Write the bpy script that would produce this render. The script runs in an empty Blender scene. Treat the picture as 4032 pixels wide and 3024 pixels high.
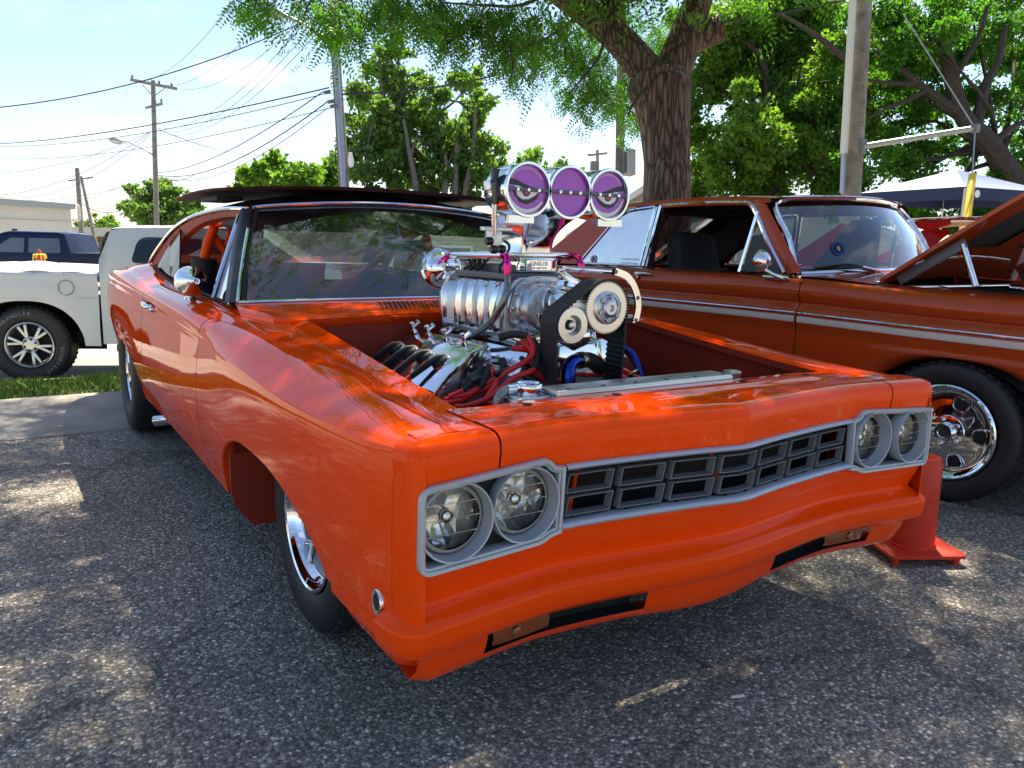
import bpy, bmesh, math, random
import numpy as np
from mathutils import Vector, Matrix
R = math.radians
random.seed(7); RNG = np.random.default_rng(11)
scene = bpy.context.scene
COL = scene.collection

# ------------------------------------------------------------------ camera, sky, sun, exposure
CAMP = np.array([-1.494, -2.199, 1.170])
YAW, PIT, ROL, FPX = R(-32.537), R(10.129), R(1.335), 3099.7     # FPX: focal length in pixels of the 4032 px wide photograph
_fw = np.array([-math.sin(YAW)*math.cos(PIT), math.cos(YAW)*math.cos(PIT), -math.sin(PIT)])
_r0 = np.array([math.cos(YAW), math.sin(YAW), 0.0]); _u0 = np.cross(_r0, _fw)
_rt = _r0*math.cos(ROL)+_u0*math.sin(ROL); _up = -_r0*math.sin(ROL)+_u0*math.cos(ROL)
cd = bpy.data.cameras.new('camera'); cam = bpy.data.objects.new('camera', cd); COL.objects.link(cam)
cd.sensor_fit = 'HORIZONTAL'; cd.sensor_width = 36.0; cd.lens = FPX/4032*36.0
cd.clip_start = 0.05; cd.clip_end = 3000
m = Matrix(((_rt[0], _up[0], -_fw[0], CAMP[0]), (_rt[1], _up[1], -_fw[1], CAMP[1]), (_rt[2], _up[2], -_fw[2], CAMP[2]), (0, 0, 0, 1)))
cam.matrix_world = m
scene.camera = cam

SUNV = Vector((0.40, 0.43, 1.0)).normalized()       # direction towards the sun
sun_el = math.asin(SUNV.z); sun_az = math.atan2(SUNV.x, SUNV.y)
world = bpy.data.worlds.new('World'); scene.world = world; world.use_nodes = True
wn, wl = world.node_tree.nodes, world.node_tree.links
wn.clear()
wout = wn.new('ShaderNodeOutputWorld'); wbg = wn.new('ShaderNodeBackground')
sky = wn.new('ShaderNodeTexSky'); sky.sky_type = 'NISHITA'; sky.sun_disc = False
sky.sun_elevation = sun_el; sky.sun_rotation = sun_az
sky.altitude = 200; sky.air_density = 1.0; sky.dust_density = 1.0; sky.ozone_density = 2.5
wbg.inputs['Strength'].default_value = 0.067
# thin summer clouds over the whole dome
tc = wn.new('ShaderNodeTexCoord'); mp = wn.new('ShaderNodeMapping'); mp.inputs['Scale'].default_value = (1, 1, 2.6)
mp.inputs['Location'].default_value = (0.35, 0.2, 0.1)
nz = wn.new('ShaderNodeTexNoise'); nz.inputs['Scale'].default_value = 3.1; nz.inputs['Detail'].default_value = 9; nz.inputs['Roughness'].default_value = 0.56
rp = wn.new('ShaderNodeValToRGB'); rp.color_ramp.elements[0].position = 0.53; rp.color_ramp.elements[1].position = 0.72
mx = wn.new('ShaderNodeMix'); mx.data_type = 'RGBA'
mx.inputs[7].default_value = (6.0, 6.2, 6.4, 1)
ms = wn.new('ShaderNodeMath'); ms.operation = 'MULTIPLY'; ms.inputs[1].default_value = 0.55
wl.new(tc.outputs['Generated'], mp.inputs['Vector']); wl.new(mp.outputs[0], nz.inputs['Vector'])
wl.new(nz.outputs['Fac'], rp.inputs[0]); wl.new(rp.outputs[0], ms.inputs[0]); wl.new(ms.outputs[0], mx.inputs[0])
wl.new(sky.outputs[0], mx.inputs[6])
# one fair-weather cumulus over the street, lit from above, ragged by noise
def cumulus(prev, px, py, wu, wv, gain, seed):
    d0 = _fw+_rt*((px-2016)/FPX)-_up*((py-1512)/FPX); d0 = d0/np.linalg.norm(d0); uu = np.cross(d0, (0, 0, 1)); uu /= np.linalg.norm(uu); vv = np.cross(uu, d0)
    def dot(vec, sc_):
        n_ = wn.new('ShaderNodeVectorMath'); n_.operation = 'DOT_PRODUCT'; n_.inputs[1].default_value = tuple(float(c)*sc_ for c in vec); wl.new(tc.outputs['Generated'], n_.inputs[0]); return n_.outputs['Value']
    def mth(op, a, b):
        n_ = wn.new('ShaderNodeMath'); n_.operation = op
        for k_, v_ in enumerate((a, b)):
            if v_ is None: continue
            if isinstance(v_, (int, float)): n_.inputs[k_].default_value = v_
            else: wl.new(v_, n_.inputs[k_])
        return n_.outputs[0]
    u_, v_ = dot(uu, 1/wu), dot(vv, 1/wv)
    low_ = mth('MULTIPLY', mth('MAXIMUM', mth('MULTIPLY', v_, -1.0), 0.0), 1.1)            # flatter base
    r2_ = mth('ADD', mth('ADD', mth('MULTIPLY', u_, u_), mth('MULTIPLY', v_, v_)), low_)
    nn_ = wn.new('ShaderNodeTexNoise'); nn_.inputs['Scale'].default_value = 38; nn_.inputs['Detail'].default_value = 8; nn_.inputs['Roughness'].default_value = .6
    mp2 = wn.new('ShaderNodeMapping'); mp2.inputs['Location'].default_value = (seed, seed*.7, 0); wl.new(tc.outputs['Generated'], mp2.inputs[0]); wl.new(mp2.outputs[0], nn_.inputs['Vector'])
    val = mth('SUBTRACT', mth('MULTIPLY', nn_.outputs['Fac'], 2.6), r2_)
    rr_ = wn.new('ShaderNodeMapRange'); rr_.interpolation_type = 'SMOOTHSTEP'; rr_.inputs['From Min'].default_value = .35; rr_.inputs['From Max'].default_value = 1.25; rr_.inputs['To Max'].default_value = gain
    wl.new(val, rr_.inputs['Value']); front = mth('GREATER_THAN', dot(d0, 1.0), .5)
    mm_ = wn.new('ShaderNodeMix'); mm_.data_type = 'RGBA'; mm_.inputs[7].default_value = (7.6, 7.3, 6.9, 1); wl.new(mth('MULTIPLY', rr_.outputs[0], front), mm_.inputs[0]); wl.new(prev, mm_.inputs[6])
    return mm_.outputs[2]
skyc = cumulus(mx.outputs[2], 960, 300, .062, .022, .75, 1.3)
skyc = cumulus(skyc, 470, 500, .05, .012, .35, 4.1)
wl.new(skyc, wbg.inputs['Color']); wl.new(wbg.outputs[0], wout.inputs['Surface'])
sl = bpy.data.lights.new('sun', 'SUN'); sl.energy = 4.0; sl.angle = R(0.53); sl.color = (1.0, 0.88, 0.68)
sun = bpy.data.objects.new('sun', sl); COL.objects.link(sun); sun.location = (6, 6, 14)
sun.rotation_euler = SUNV.to_track_quat('Z', 'Y').to_euler()
scene.view_settings.view_transform = 'Standard'; scene.view_settings.look = 'None'
scene.view_settings.exposure = 1.72; scene.view_settings.gamma = 1.0; scene.view_settings.use_curve_mapping = False
try:
    scene.cycles.max_bounces = 6; scene.cycles.diffuse_bounces = 3; scene.cycles.transparent_max_bounces = 12
    scene.cycles.glossy_bounces = 4; scene.cycles.transmission_bounces = 4
    scene.cycles.sample_clamp_indirect = 6.0; scene.cycles.blur_glossy = 0.1
    scene.cycles.caustics_reflective = False; scene.cycles.caustics_refractive = False
except Exception: pass

# ------------------------------------------------------------------ pixel-to-place helper (photo pixel + one known coordinate -> point)
def ray(x, y): return _fw + _rt*((x-2016)/FPX) - _up*((y-1512)/FPX)
def at(x, y, X=None, Y=None, Z=None, D=None):
    d = ray(x, y)
    if X is not None: t = (X-CAMP[0])/d[0]
    elif Y is not None: t = (Y-CAMP[1])/d[1]
    elif Z is not None: t = (Z-CAMP[2])/d[2]
    else: t = D
    return CAMP+d*t

# ------------------------------------------------------------------ mesh helpers
def link(name, me, mt=None, parent=None, smooth=True, sharp=None):
    o = bpy.data.objects.new(name, me); COL.objects.link(o)
    if mt is not None and len(me.materials) == 0:
        me.materials.append(mt)
    if smooth and len(me.polygons):
        me.polygons.foreach_set('use_smooth', [True]*len(me.polygons))
        if sharp: me.set_sharp_from_angle(angle=R(sharp))
    if parent is not None:
        o.parent = parent; o.matrix_parent_inverse = parent_inv(parent)
    return o
def parent_inv(p):
    mw = Matrix.Identity(4); q = p
    chain = []
    while q is not None:
        chain.append(q.matrix_parent_inverse @ q.matrix_basis if q.parent else q.matrix_basis); q = q.parent
    for c in chain: mw = c @ mw
    return mw.inverted()
def tag(o, label, cat, group=None, kind=None):
    if label: o['label'] = label
    if cat: o['category'] = cat
    if group: o['group'] = group
    if kind: o['kind'] = kind
    return o
def empty(name, loc, label=None, cat=None, rz=0.0, group=None):
    o = bpy.data.objects.new(name, None); COL.objects.link(o); o.empty_display_size = 0.2
    o.location = loc; o.rotation_euler = (0, 0, rz)
    if label: tag(o, label, cat, group)
    return o
class MB:
    """collects simple shapes into one mesh"""
    def __init__(s): s.v = []; s.f = []; s.mi = []; s.cur = 0
    def add(s, v, f):
        b = len(s.v); s.v += [tuple(map(float, p)) for p in v]; s.f += [tuple(i+b for i in q) for q in f]; s.mi += [s.cur]*len(f); return s
    def box(s, c, d, rot=None, taper=(1, 1)):
        x, y, z = d[0]/2, d[1]/2, d[2]/2; tx, ty = taper
        p = [(-x, -y, -z), (x, -y, -z), (x, y, -z), (-x, y, -z), (-x*tx, -y*ty, z), (x*tx, -y*ty, z), (x*tx, y*ty, z), (-x*tx, y*ty, z)]
        M = Matrix.Rotation(0, 3, 'Z') if rot is None else rot
        p = [tuple(M @ Vector(q)+Vector(c)) for q in p]
        return s.add(p, [(0, 3, 2, 1), (4, 5, 6, 7), (0, 1, 5, 4), (1, 2, 6, 5), (2, 3, 7, 6), (3, 0, 4, 7)])
    def bar(s, a, b, w, h=None, up=(0, 0, 1)):
        h = w if h is None else h
        a, b = Vector(a), Vector(b); d = (b-a); L = d.length; d.normalize()
        u = Vector(up); 
        if abs(d.dot(u)) > .98: u = Vector((1, 0, 0))
        x = d.cross(u).normalized(); z = x.cross(d)
        M = Matrix((x, d, z)).transposed()
        return s.box((a+b)/2, (w, L, h), M)
    def tube(s, pts, r, n=10, cap=True, closed=False):
        P = [Vector(p) for p in pts]; m_ = len(P)
        rr = r if hasattr(r, '__len__') else [r]*m_
        T = []
        for i in range(m_):
            if closed: t = P[(i+1) % m_]-P[i-1]
            else: t = P[min(i+1, m_-1)]-P[max(i-1, 0)]
            T.append(t.normalized())
        u = T[0].orthogonal().normalized(); v = []; b = len(s.v)
        for i in range(m_):
            u = (u-T[i]*u.dot(T[i])).normalized(); w = T[i].cross(u)
            for k in range(n):
                a = 2*math.pi*k/n; v.append(P[i]+(u*math.cos(a)+w*math.sin(a))*rr[i])
        f = []
        for i in range(m_ if closed else m_-1):
            j = (i+1) % m_
            for k in range(n): f.append((i*n+k, i*n+(k+1) % n, j*n+(k+1) % n, j*n+k))
        if cap and not closed: f += [tuple(range(n-1, -1, -1)), tuple((m_-1)*n+k for k in range(n))]
        return s.add(v, f)
    def lathe(s, prof, c=(0, 0, 0), axis=(0, 0, 1), n=32, caps=True):
        """prof: (radius, height along axis)"""
        a = Vector(axis).normalized(); u = a.orthogonal().normalized()
        if abs(a.z) < .9: u = (Vector((0, 0, 1))-a*a.z).normalized()
        w = a.cross(u); v = []; f = []; c = Vector(c)
        for (r_, h) in prof:
            for k in range(n):
                t = 2*math.pi*k/n; v.append(c+a*h+(u*math.cos(t)+w*math.sin(t))*r_)
        for i in range(len(prof)-1):
            for k in range(n): f.append((i*n+k, i*n+(k+1) % n, (i+1)*n+(k+1) % n, (i+1)*n+k))
        if caps:
            if prof[0][0] > 1e-5: f.append(tuple(range(n-1, -1, -1)))
            if prof[-1][0] > 1e-5: f.append(tuple((len(prof)-1)*n+k for k in range(n)))
        return s.add(v, f)
    def cyl(s, a, b, r, n=20): return s.tube([a, b], r, n)
    def prism(s, poly, org, u, v, depth):
        """polygon in (u,v) plane extruded along u x v by depth"""
        u, v, o = Vector(u), Vector(v), Vector(org); w = u.cross(v).normalized()*depth; k = len(poly)
        A = [o+u*p[0]+v*p[1] for p in poly]; B = [p+w for p in A]
        f = [tuple(range(k-1, -1, -1)), tuple(range(k, 2*k))]+[(i, (i+1) % k, k+(i+1) % k, k+i) for i in range(k)]
        return s.add(A+B, f)
    def grid(s, P, cu=False, cv=False, skip=None):
        P = np.asarray(P, float); nu, nv = P.shape[:2]; f = []
        for i in range(nu if cu else nu-1):
            for j in range(nv if cv else nv-1):
                if skip and skip(i, j): continue
                i2, j2 = (i+1) % nu, (j+1) % nv
                f.append((i*nv+j, i2*nv+j, i2*nv+j2, i*nv+j2))
        return s.add(P.reshape(-1, 3), f)
    def build(s, name, mt, parent=None, smooth=True, sharp=40, bevel=0, fix=True, solid=0):
        me = bpy.data.meshes.new(name); me.from_pydata(s.v, [], s.f)
        if isinstance(mt, (list, tuple)):
            for q in mt: me.materials.append(q)
            me.polygons.foreach_set('material_index', s.mi)
        if fix or bevel:
            bm = bmesh.new(); bm.from_mesh(me)
            bmesh.ops.remove_doubles(bm, verts=bm.verts, dist=1e-5)
            if fix: bmesh.ops.recalc_face_normals(bm, faces=bm.faces)
            if bevel:
                ed = [e for e in bm.edges if len(e.link_faces) == 2 and e.calc_face_angle(0) > R(35)]
                bmesh.ops.bevel(bm, geom=ed, offset=bevel, segments=2, profile=.5, affect='EDGES', clamp_overlap=True)
            bm.to_mesh(me); bm.free()
        o = link(name, me, None if isinstance(mt, (list, tuple)) else mt, parent, smooth, sharp)
        if solid:
            md = o.modifiers.new('solid', 'SOLIDIFY'); md.thickness = solid; md.offset = 0
        return o
def cr(pts, n=8, closed=False):
    """Catmull-Rom through points"""
    P = [np.array(p, float) for p in pts]; out = []; k = len(P)
    rng = range(k) if closed else range(k-1)
    for i in rng:
        if closed: p0, p1, p2, p3 = P[i-1], P[i], P[(i+1) % k], P[(i+2) % k]
        else: p0, p1, p2, p3 = P[max(i-1, 0)], P[i], P[i+1], P[min(i+2, k-1)]
        for j in range(n):
            t = j/n; out.append(.5*((2*p1)+(p2-p0)*t+(2*p0-5*p1+4*p2-p3)*t*t+(3*p1-p0-3*p2+p3)*t**3))
    if not closed: out.append(P[-1])
    return out
def interp(x, xs, ys):
    """monotone-ish smooth interpolation (PCHIP) of ys over xs; ys may be arrays"""
    xs = np.asarray(xs, float); ys = np.asarray(ys, float); h = np.diff(xs); d = np.diff(ys, axis=0)/h.reshape((-1,)+(1,)*(ys.ndim-1))
    mm = np.zeros_like(ys); mm[0] = d[0]; mm[-1] = d[-1]
    for i in range(1, len(xs)-1):
        a, b = d[i-1], d[i]; w1, w2 = 2*h[i]+h[i-1], h[i]+2*h[i-1]
        with np.errstate(divide='ignore', invalid='ignore'):
            q = (w1+w2)/(w1/a+w2/b)
        mm[i] = np.where(a*b > 0, q, 0)
    i = int(np.clip(np.searchsorted(xs, x)-1, 0, len(xs)-2)); t = (x-xs[i])/h[i]; t = min(max(t, 0), 1)
    return ys[i]*(2*t**3-3*t*t+1)+mm[i]*h[i]*(t**3-2*t*t+t)+ys[i+1]*(-2*t**3+3*t*t)+mm[i+1]*h[i]*(t**3-t*t)
def copy_tree(o, parent=None):
    c = o.copy(); COL.objects.link(c); c.parent = parent
    for ch in list(o.children): copy_tree(ch, c)
    return c
def raw(name, V, Fc, mt, parent=None, smooth=False):
    """fast mesh from numpy arrays; Fc (n,3) or (n,4)"""
    me = bpy.data.meshes.new(name); V = np.ascontiguousarray(V, np.float32); Fc = np.ascontiguousarray(Fc, np.int32); k = Fc.shape[1]
    me.vertices.add(len(V)); me.vertices.foreach_set('co', V.ravel())
    me.loops.add(Fc.size); me.loops.foreach_set('vertex_index', Fc.ravel())
    me.polygons.add(len(Fc)); me.polygons.foreach_set('loop_start', np.arange(0, Fc.size, k, dtype=np.int32))
    me.update(calc_edges=True); me.validate()
    return link(name, me, mt, parent, smooth)
def text_mesh(name, body, size, mt, org, u, v, parent=None, depth=0.001, align='CENTER', bold=0.0, space=1.0):
    cu = bpy.data.curves.new(name, 'FONT'); cu.body = body; cu.size = size; cu.extrude = depth; cu.align_x = align; cu.align_y = 'CENTER'
    cu.offset = bold; cu.space_character = space; cu.resolution_u = 3
    t = bpy.data.objects.new('tmp_text', cu); COL.objects.link(t)
    dg = bpy.context.evaluated_depsgraph_get(); me = bpy.data.meshes.new_from_object(t.evaluated_get(dg)); bpy.data.objects.remove(t)
    u, v = Vector(u).normalized(), Vector(v).normalized(); w = u.cross(v)
    M = Matrix((u, v, w)).transposed().to_4x4(); M.translation = Vector(org); me.transform(M); me.materials.clear()
    me.name = name
    return link(name, me, mt, parent, smooth=False)

# ------------------------------------------------------------------ materials
def newmat(name):
    mt = bpy.data.materials.new(name); mt.use_nodes = True; nt = mt.node_tree
    return mt, nt, nt.nodes['Principled BSDF']
def setp(b, **k):
    for a, v in k.items():
        n = {'base': 'Base Color', 'rough': 'Roughness', 'metal': 'Metallic', 'coat': 'Coat Weight', 'coatr': 'Coat Roughness', 'ior': 'IOR', 'spec': 'Specular IOR Level', 'trans': 'Transmission Weight', 'alpha': 'Alpha', 'sheen': 'Sheen Weight', 'sub': 'Subsurface Weight', 'emit': 'Emission Color', 'emits': 'Emission Strength'}[a]
        if a in ('base', 'emit') and len(v) == 3: v = (*v, 1)
        b.inputs[n].default_value = v
def M(name, base, rough=.5, metal=0., var=0., vscale=8., bump=0., bscale=60., rvar=0., **k):
    """principled material with procedural colour, gloss and relief variation"""
    mt, nt, b = newmat(name); setp(b, base=base, rough=rough, metal=metal, **k)
    if var or bump or rvar:
        tcn = nt.nodes.new('ShaderNodeTexCoord')
        def noise(sc, det=5):
            n = nt.nodes.new('ShaderNodeTexNoise'); n.inputs['Scale'].default_value = sc; n.inputs['Detail'].default_value = det
            nt.links.new(tcn.outputs['Object'], n.inputs['Vector']); return n
        if var:
            n = noise(vscale); r_ = nt.nodes.new('ShaderNodeValToRGB'); e = r_.color_ramp.elements
            e[0].position = .3; e[1].position = .72
            e[0].color = (*[max(c*(1-var), 0) for c in base[:3]], 1); e[1].color = (*[min(c*(1+var), 1) for c in base[:3]], 1)
            nt.links.new(n.outputs['Fac'], r_.inputs[0]); nt.links.new(r_.outputs[0], b.inputs['Base Color'])
        if rvar:
            n = noise(vscale*2.3); mr = nt.nodes.new('ShaderNodeMapRange'); mr.inputs['To Min'].default_value = max(rough-rvar, .01); mr.inputs['To Max'].default_value = rough+rvar
            nt.links.new(n.outputs['Fac'], mr.inputs['Value']); nt.links.new(mr.outputs[0], b.inputs['Roughness'])
        if bump:
            n = noise(bscale); bp = nt.nodes.new('ShaderNodeBump'); bp.inputs['Strength'].default_value = bump; bp.inputs['Distance'].default_value = .01
            nt.links.new(n.outputs['Fac'], bp.inputs['Height']); nt.links.new(bp.outputs[0], b.inputs['Normal'])
    return mt
def paint(name, base, flake=0.04, rough=.35, coat=1.0, peel=0.008, cior=1.25):
    """lacquered car paint: pigment with fine flake under a clear coat with a trace of orange peel"""
    mt, nt, b = newmat(name); setp(b, base=base, rough=rough, metal=flake, coat=coat, coatr=.012, spec=.0); b.inputs['Coat IOR'].default_value = cior
    tcn = nt.nodes.new('ShaderNodeTexCoord')
    n = nt.nodes.new('ShaderNodeTexNoise'); n.inputs['Scale'].default_value = 9; n.inputs['Detail'].default_value = 2
    nt.links.new(tcn.outputs['Object'], n.inputs['Vector'])
    bp = nt.nodes.new('ShaderNodeBump'); bp.inputs['Strength'].default_value = peel; bp.inputs['Distance'].default_value = .05
    nt.links.new(n.outputs['Fac'], bp.inputs['Height']); nt.links.new(bp.outputs[0], b.inputs['Coat Normal'])
    n2 = nt.nodes.new('ShaderNodeTexNoise'); n2.inputs['Scale'].default_value = 3.5; n2.inputs['Detail'].default_value = 6
    nt.links.new(tcn.outputs['Object'], n2.inputs['Vector'])
    mr = nt.nodes.new('ShaderNodeMapRange'); mr.inputs['From Min'].default_value = .45; mr.inputs['From Max'].default_value = .8; mr.inputs['To Min'].default_value = .006; mr.inputs['To Max'].default_value = .025
    nt.links.new(n2.outputs['Fac'], mr.inputs['Value']); nt.links.new(mr.outputs[0], b.inputs['Coat Roughness'])
    return mt
def glass(name, tint=(.8, .9, .88), refl=1.0, dust=.03, ior=1.5, k=1.5):
    """thin sheet of glass: fresnel mirror over tinted see-through with a trace of dust"""
    mt, nt, b = newmat(name); nt.nodes.remove(b); out = nt.nodes['Material Output']
    tr = nt.nodes.new('ShaderNodeBsdfTransparent'); tr.inputs[0].default_value = (*tint, 1)
    gl = nt.nodes.new('ShaderNodeBsdfGlossy'); gl.inputs['Roughness'].default_value = .005; gl.inputs[0].default_value = (refl, refl, refl, 1)
    fr = nt.nodes.new('ShaderNodeFresnel'); fr.inputs['IOR'].default_value = ior
    ml = nt.nodes.new('ShaderNodeMath'); ml.operation = 'MULTIPLY'; ml.inputs[1].default_value = k
    m1 = nt.nodes.new('ShaderNodeMixShader'); m2 = nt.nodes.new('ShaderNodeMixShader')
    df = nt.nodes.new('ShaderNodeBsdfDiffuse'); df.inputs[0].default_value = (.5, .5, .48, 1)
    tcn = nt.nodes.new('ShaderNodeTexCoord'); n = nt.nodes.new('ShaderNodeTexNoise'); n.inputs['Scale'].default_value = 5; n.inputs['Detail'].default_value = 8
    mr = nt.nodes.new('ShaderNodeMapRange'); mr.inputs['From Min'].default_value = .4; mr.inputs['From Max'].default_value = .8; mr.inputs['To Min'].default_value = dust*.3; mr.inputs['To Max'].default_value = dust*2.5
    nt.links.new(tcn.outputs['Object'], n.inputs['Vector']); nt.links.new(n.outputs['Fac'], mr.inputs['Value'])
    nt.links.new(fr.outputs[0], ml.inputs[0]); nt.links.new(ml.outputs[0], m1.inputs[0]); nt.links.new(tr.outputs[0], m1.inputs[1]); nt.links.new(gl.outputs[0], m1.inputs[2])
    nt.links.new(mr.outputs[0], m2.inputs[0]); nt.links.new(m1.outputs[0], m2.inputs[1]); nt.links.new(df.outputs[0], m2.inputs[2]); nt.links.new(m2.outputs[0], out.inputs[0])
    return mt
ORANGE = paint('orange_lacquer', (.98, .072, .001))
COPPER = paint('copper_metallic_paint', (.47, .064, .010), flake=.22, cior=1.42)
REDP = paint('red_car_paint', (.45, .012, .012))
WHITEP = paint('white_truck_paint', (.74, .74, .73), flake=0, peel=.006)
NAVYP = paint('navy_truck_paint', (.012, .02, .055), flake=.2)
CHROME = M('chrome', (.88, .88, .90), .035, 1.0, rvar=.02, vscale=20)
POLISH = M('polished_aluminium', (.86, .86, .87), .10, 1.0, rvar=.05, vscale=14, bump=.04, bscale=25)
MACH = M('machined_aluminium', (.80, .77, .72), .34, 1.0, rvar=.05, vscale=40)
ALU = M('bare_aluminium', (.62, .63, .65), .32, 1.0, rvar=.08, vscale=18)
SILVERP = M('silver_bezel_paint', (.43, .47, .53), .38, .25, bump=.02, bscale=400)
GREYP = M('charcoal_grille_plastic', (.14, .15, .17), .38, .1, rvar=.06, vscale=30)
BLACK = M('black_rubber', (.012, .012, .013), .62, bump=.05, bscale=90, var=.3)
BLACKG = M('black_gloss_plastic', (.010, .010, .011), .25)
BLACKM = M('black_matt', (.010, .010, .010), .8)
VINYL = M('black_vinyl_roof', (.022, .023, .025), .42, bump=.35, bscale=260, rvar=.05)
TYRE = M('tyre_rubber', (.016, .016, .017), .55, var=.35, vscale=12, bump=.08, bscale=120)
DARKINT = M('black_upholstery', (.014, .014, .016), .7, bump=.1, bscale=80)
WIRE_RED = M('red_silicone_wire', (.66, .018, .018), .45)
ORANGE_SHADE = M('satin_shaded_orange', (.30, .022, .004), .55, var=.15, vscale=5)  # body orange with the shade of bay and recesses put into the colour
BRUSH = M('brushed_aluminium', (.60, .62, .67), .34, 1.0, rvar=.05, vscale=30)
ANOD_P = M('magenta_anodised', (.75, .03, .28), .22, 1.0)
ANOD_B = M('blue_anodised', (.02, .05, .30), .22, 1.0)
PURPLE = M('purple_enamel', (.42, .06, .58), .25, coat=.6)
PURPLE2 = M('violet_enamel', (.55, .24, .72), .25, coat=.6)
WHITEE = M('white_enamel', (.86, .86, .88), .3)
BLACKE = M('black_enamel', (.02, .02, .025), .3)
REDE = M('red_enamel', (.55, .02, .02), .2, coat=.6)
AMBER = M('amber_lens', (.22, .050, .003), .10, coat=1.0)
GLASS_W = glass('windscreen_glass', (.50, .60, .58), dust=.02, k=2.3)
GLASS_S = glass('side_glass', (.66, .72, .72), dust=.02, k=.7)
GLASS_D = glass('dark_tinted_glass', (.10, .12, .13), dust=.01)
# ------------------------------------------------------------------ the setting
def asphalt_mat():
    mt, nt, b = newmat('old_asphalt'); N, Lk = nt.nodes, nt.links
    tcn = N.new('ShaderNodeTexCoord')
    def vor(sc, rnd=1.0):
        v = N.new('ShaderNodeTexVoronoi'); v.inputs['Scale'].default_value = sc; v.inputs['Randomness'].default_value = rnd
        Lk.new(tcn.outputs['Object'], v.inputs['Vector']); return v
    def noi(sc, det=6, ro=.6):
        n = N.new('ShaderNodeTexNoise'); n.inputs['Scale'].default_value = sc; n.inputs['Detail'].default_value = det; n.inputs['Roughness'].default_value = ro
        Lk.new(tcn.outputs['Object'], n.inputs['Vector']); return n
    v1, v2 = vor(108), vor(250)
    sep = N.new('ShaderNodeSeparateColor'); Lk.new(v1.outputs['Color'], sep.inputs[0])
    r1 = N.new('ShaderNodeValToRGB'); e = r1.color_ramp.elements
    e[0].position = 0; e[0].color = (.065, .065, .067, 1); e[1].position = 1; e[1].color = (.44, .43, .41, 1)
    for p_, c in ((.45, (.12, .12, .122, 1)), (.78, (.165, .163, .16, 1)), (.93, (.27, .265, .255, 1))):
        q = e.new(p_); q.color = c
    Lk.new(sep.outputs[0], r1.inputs[0])
    # tar between the stones
    r2 = N.new('ShaderNodeValToRGB'); r2.color_ramp.elements[0].position = .30; r2.color_ramp.elements[0].color = (1, 1, 1, 1); r2.color_ramp.elements[1].position = .62; r2.color_ramp.elements[1].color = (.45, .45, .46, 1)
    Lk.new(v1.outputs['Distance'], r2.inputs[0])
    mA = N.new('ShaderNodeMix'); mA.data_type = 'RGBA'; mA.blend_type = 'MULTIPLY'; mA.inputs[0].default_value = .85
    Lk.new(r1.outputs[0], mA.inputs[6]); Lk.new(r2.outputs[0], mA.inputs[7])
    sep2 = N.new('ShaderNodeSeparateColor'); Lk.new(v2.outputs['Color'], sep2.inputs[0])
    mr2 = N.new('ShaderNodeMapRange'); mr2.inputs['To Min'].default_value = .75; mr2.inputs['To Max'].default_value = 1.25; Lk.new(sep2.outputs[1], mr2.inputs['Value'])
    mB = N.new('ShaderNodeMix'); mB.data_type = 'RGBA'; mB.blend_type = 'MULTIPLY'; mB.inputs[0].default_value = 1
    Lk.new(mA.outputs[2], mB.inputs[6]); Lk.new(mr2.outputs[0], mB.inputs[7])
    # large worn and oily patches
    n1 = noi(.9, 7); mr3 = N.new('ShaderNodeMapRange'); mr3.inputs['From Min'].default_value = .3; mr3.inputs['From Max'].default_value = .72; mr3.inputs['To Min'].default_value = 1.4; mr3.inputs['To Max'].default_value = 2.2
    Lk.new(n1.outputs['Fac'], mr3.inputs['Value'])
    mC = N.new('ShaderNodeMix'); mC.data_type = 'RGBA'; mC.blend_type = 'MULTIPLY'; mC.inputs[0].default_value = 1
    Lk.new(mB.outputs[2], mC.inputs[6]); Lk.new(mr3.outputs[0], mC.inputs[7])
    # tan dust
    n3 = noi(3.1, 8, .7); mr4 = N.new('ShaderNodeMapRange'); mr4.inputs['From Min'].default_value = .56; mr4.inputs['From Max'].default_value = .8; mr4.inputs['To Max'].default_value = .35
    Lk.new(n3.outputs['Fac'], mr4.inputs['Value'])
    mD = N.new('ShaderNodeMix'); mD.data_type = 'RGBA'; mD.inputs[7].default_value = (.17, .145, .11, 1)
    Lk.new(mr4.outputs[0], mD.inputs[0]); Lk.new(mC.outputs[2], mD.inputs[6])
    # wandering cracks
    n4 = noi(2.2, 5); add = N.new('ShaderNodeVectorMath'); add.operation = 'MULTIPLY_ADD'; add.inputs[1].default_value = (.5, .5, 0)
    Lk.new(n4.outputs['Color'], add.inputs[0]); Lk.new(tcn.outputs['Object'], add.inputs[2])
    vc = N.new('ShaderNodeTexVoronoi'); vc.feature = 'DISTANCE_TO_EDGE'; vc.inputs['Scale'].default_value = .62; Lk.new(add.outputs[0], vc.inputs['Vector'])
    rc = N.new('ShaderNodeValToRGB'); rc.color_ramp.elements[0].position = .004; rc.color_ramp.elements[0].color = (1, 1, 1, 1); rc.color_ramp.elements[1].position = .016; rc.color_ramp.elements[1].color = (0, 0, 0, 1)
    Lk.new(vc.outputs['Distance'], rc.inputs[0])
    mcr = N.new('ShaderNodeMath'); mcr.operation = 'MULTIPLY'; mcr.inputs[1].default_value = .38; Lk.new(rc.outputs[0], mcr.inputs[0])
    mE = N.new('ShaderNodeMix'); mE.data_type = 'RGBA'; mE.inputs[7].default_value = (.02, .02, .021, 1)
    Lk.new(mcr.outputs[0], mE.inputs[0]); Lk.new(mD.outputs[2], mE.inputs[6])
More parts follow.
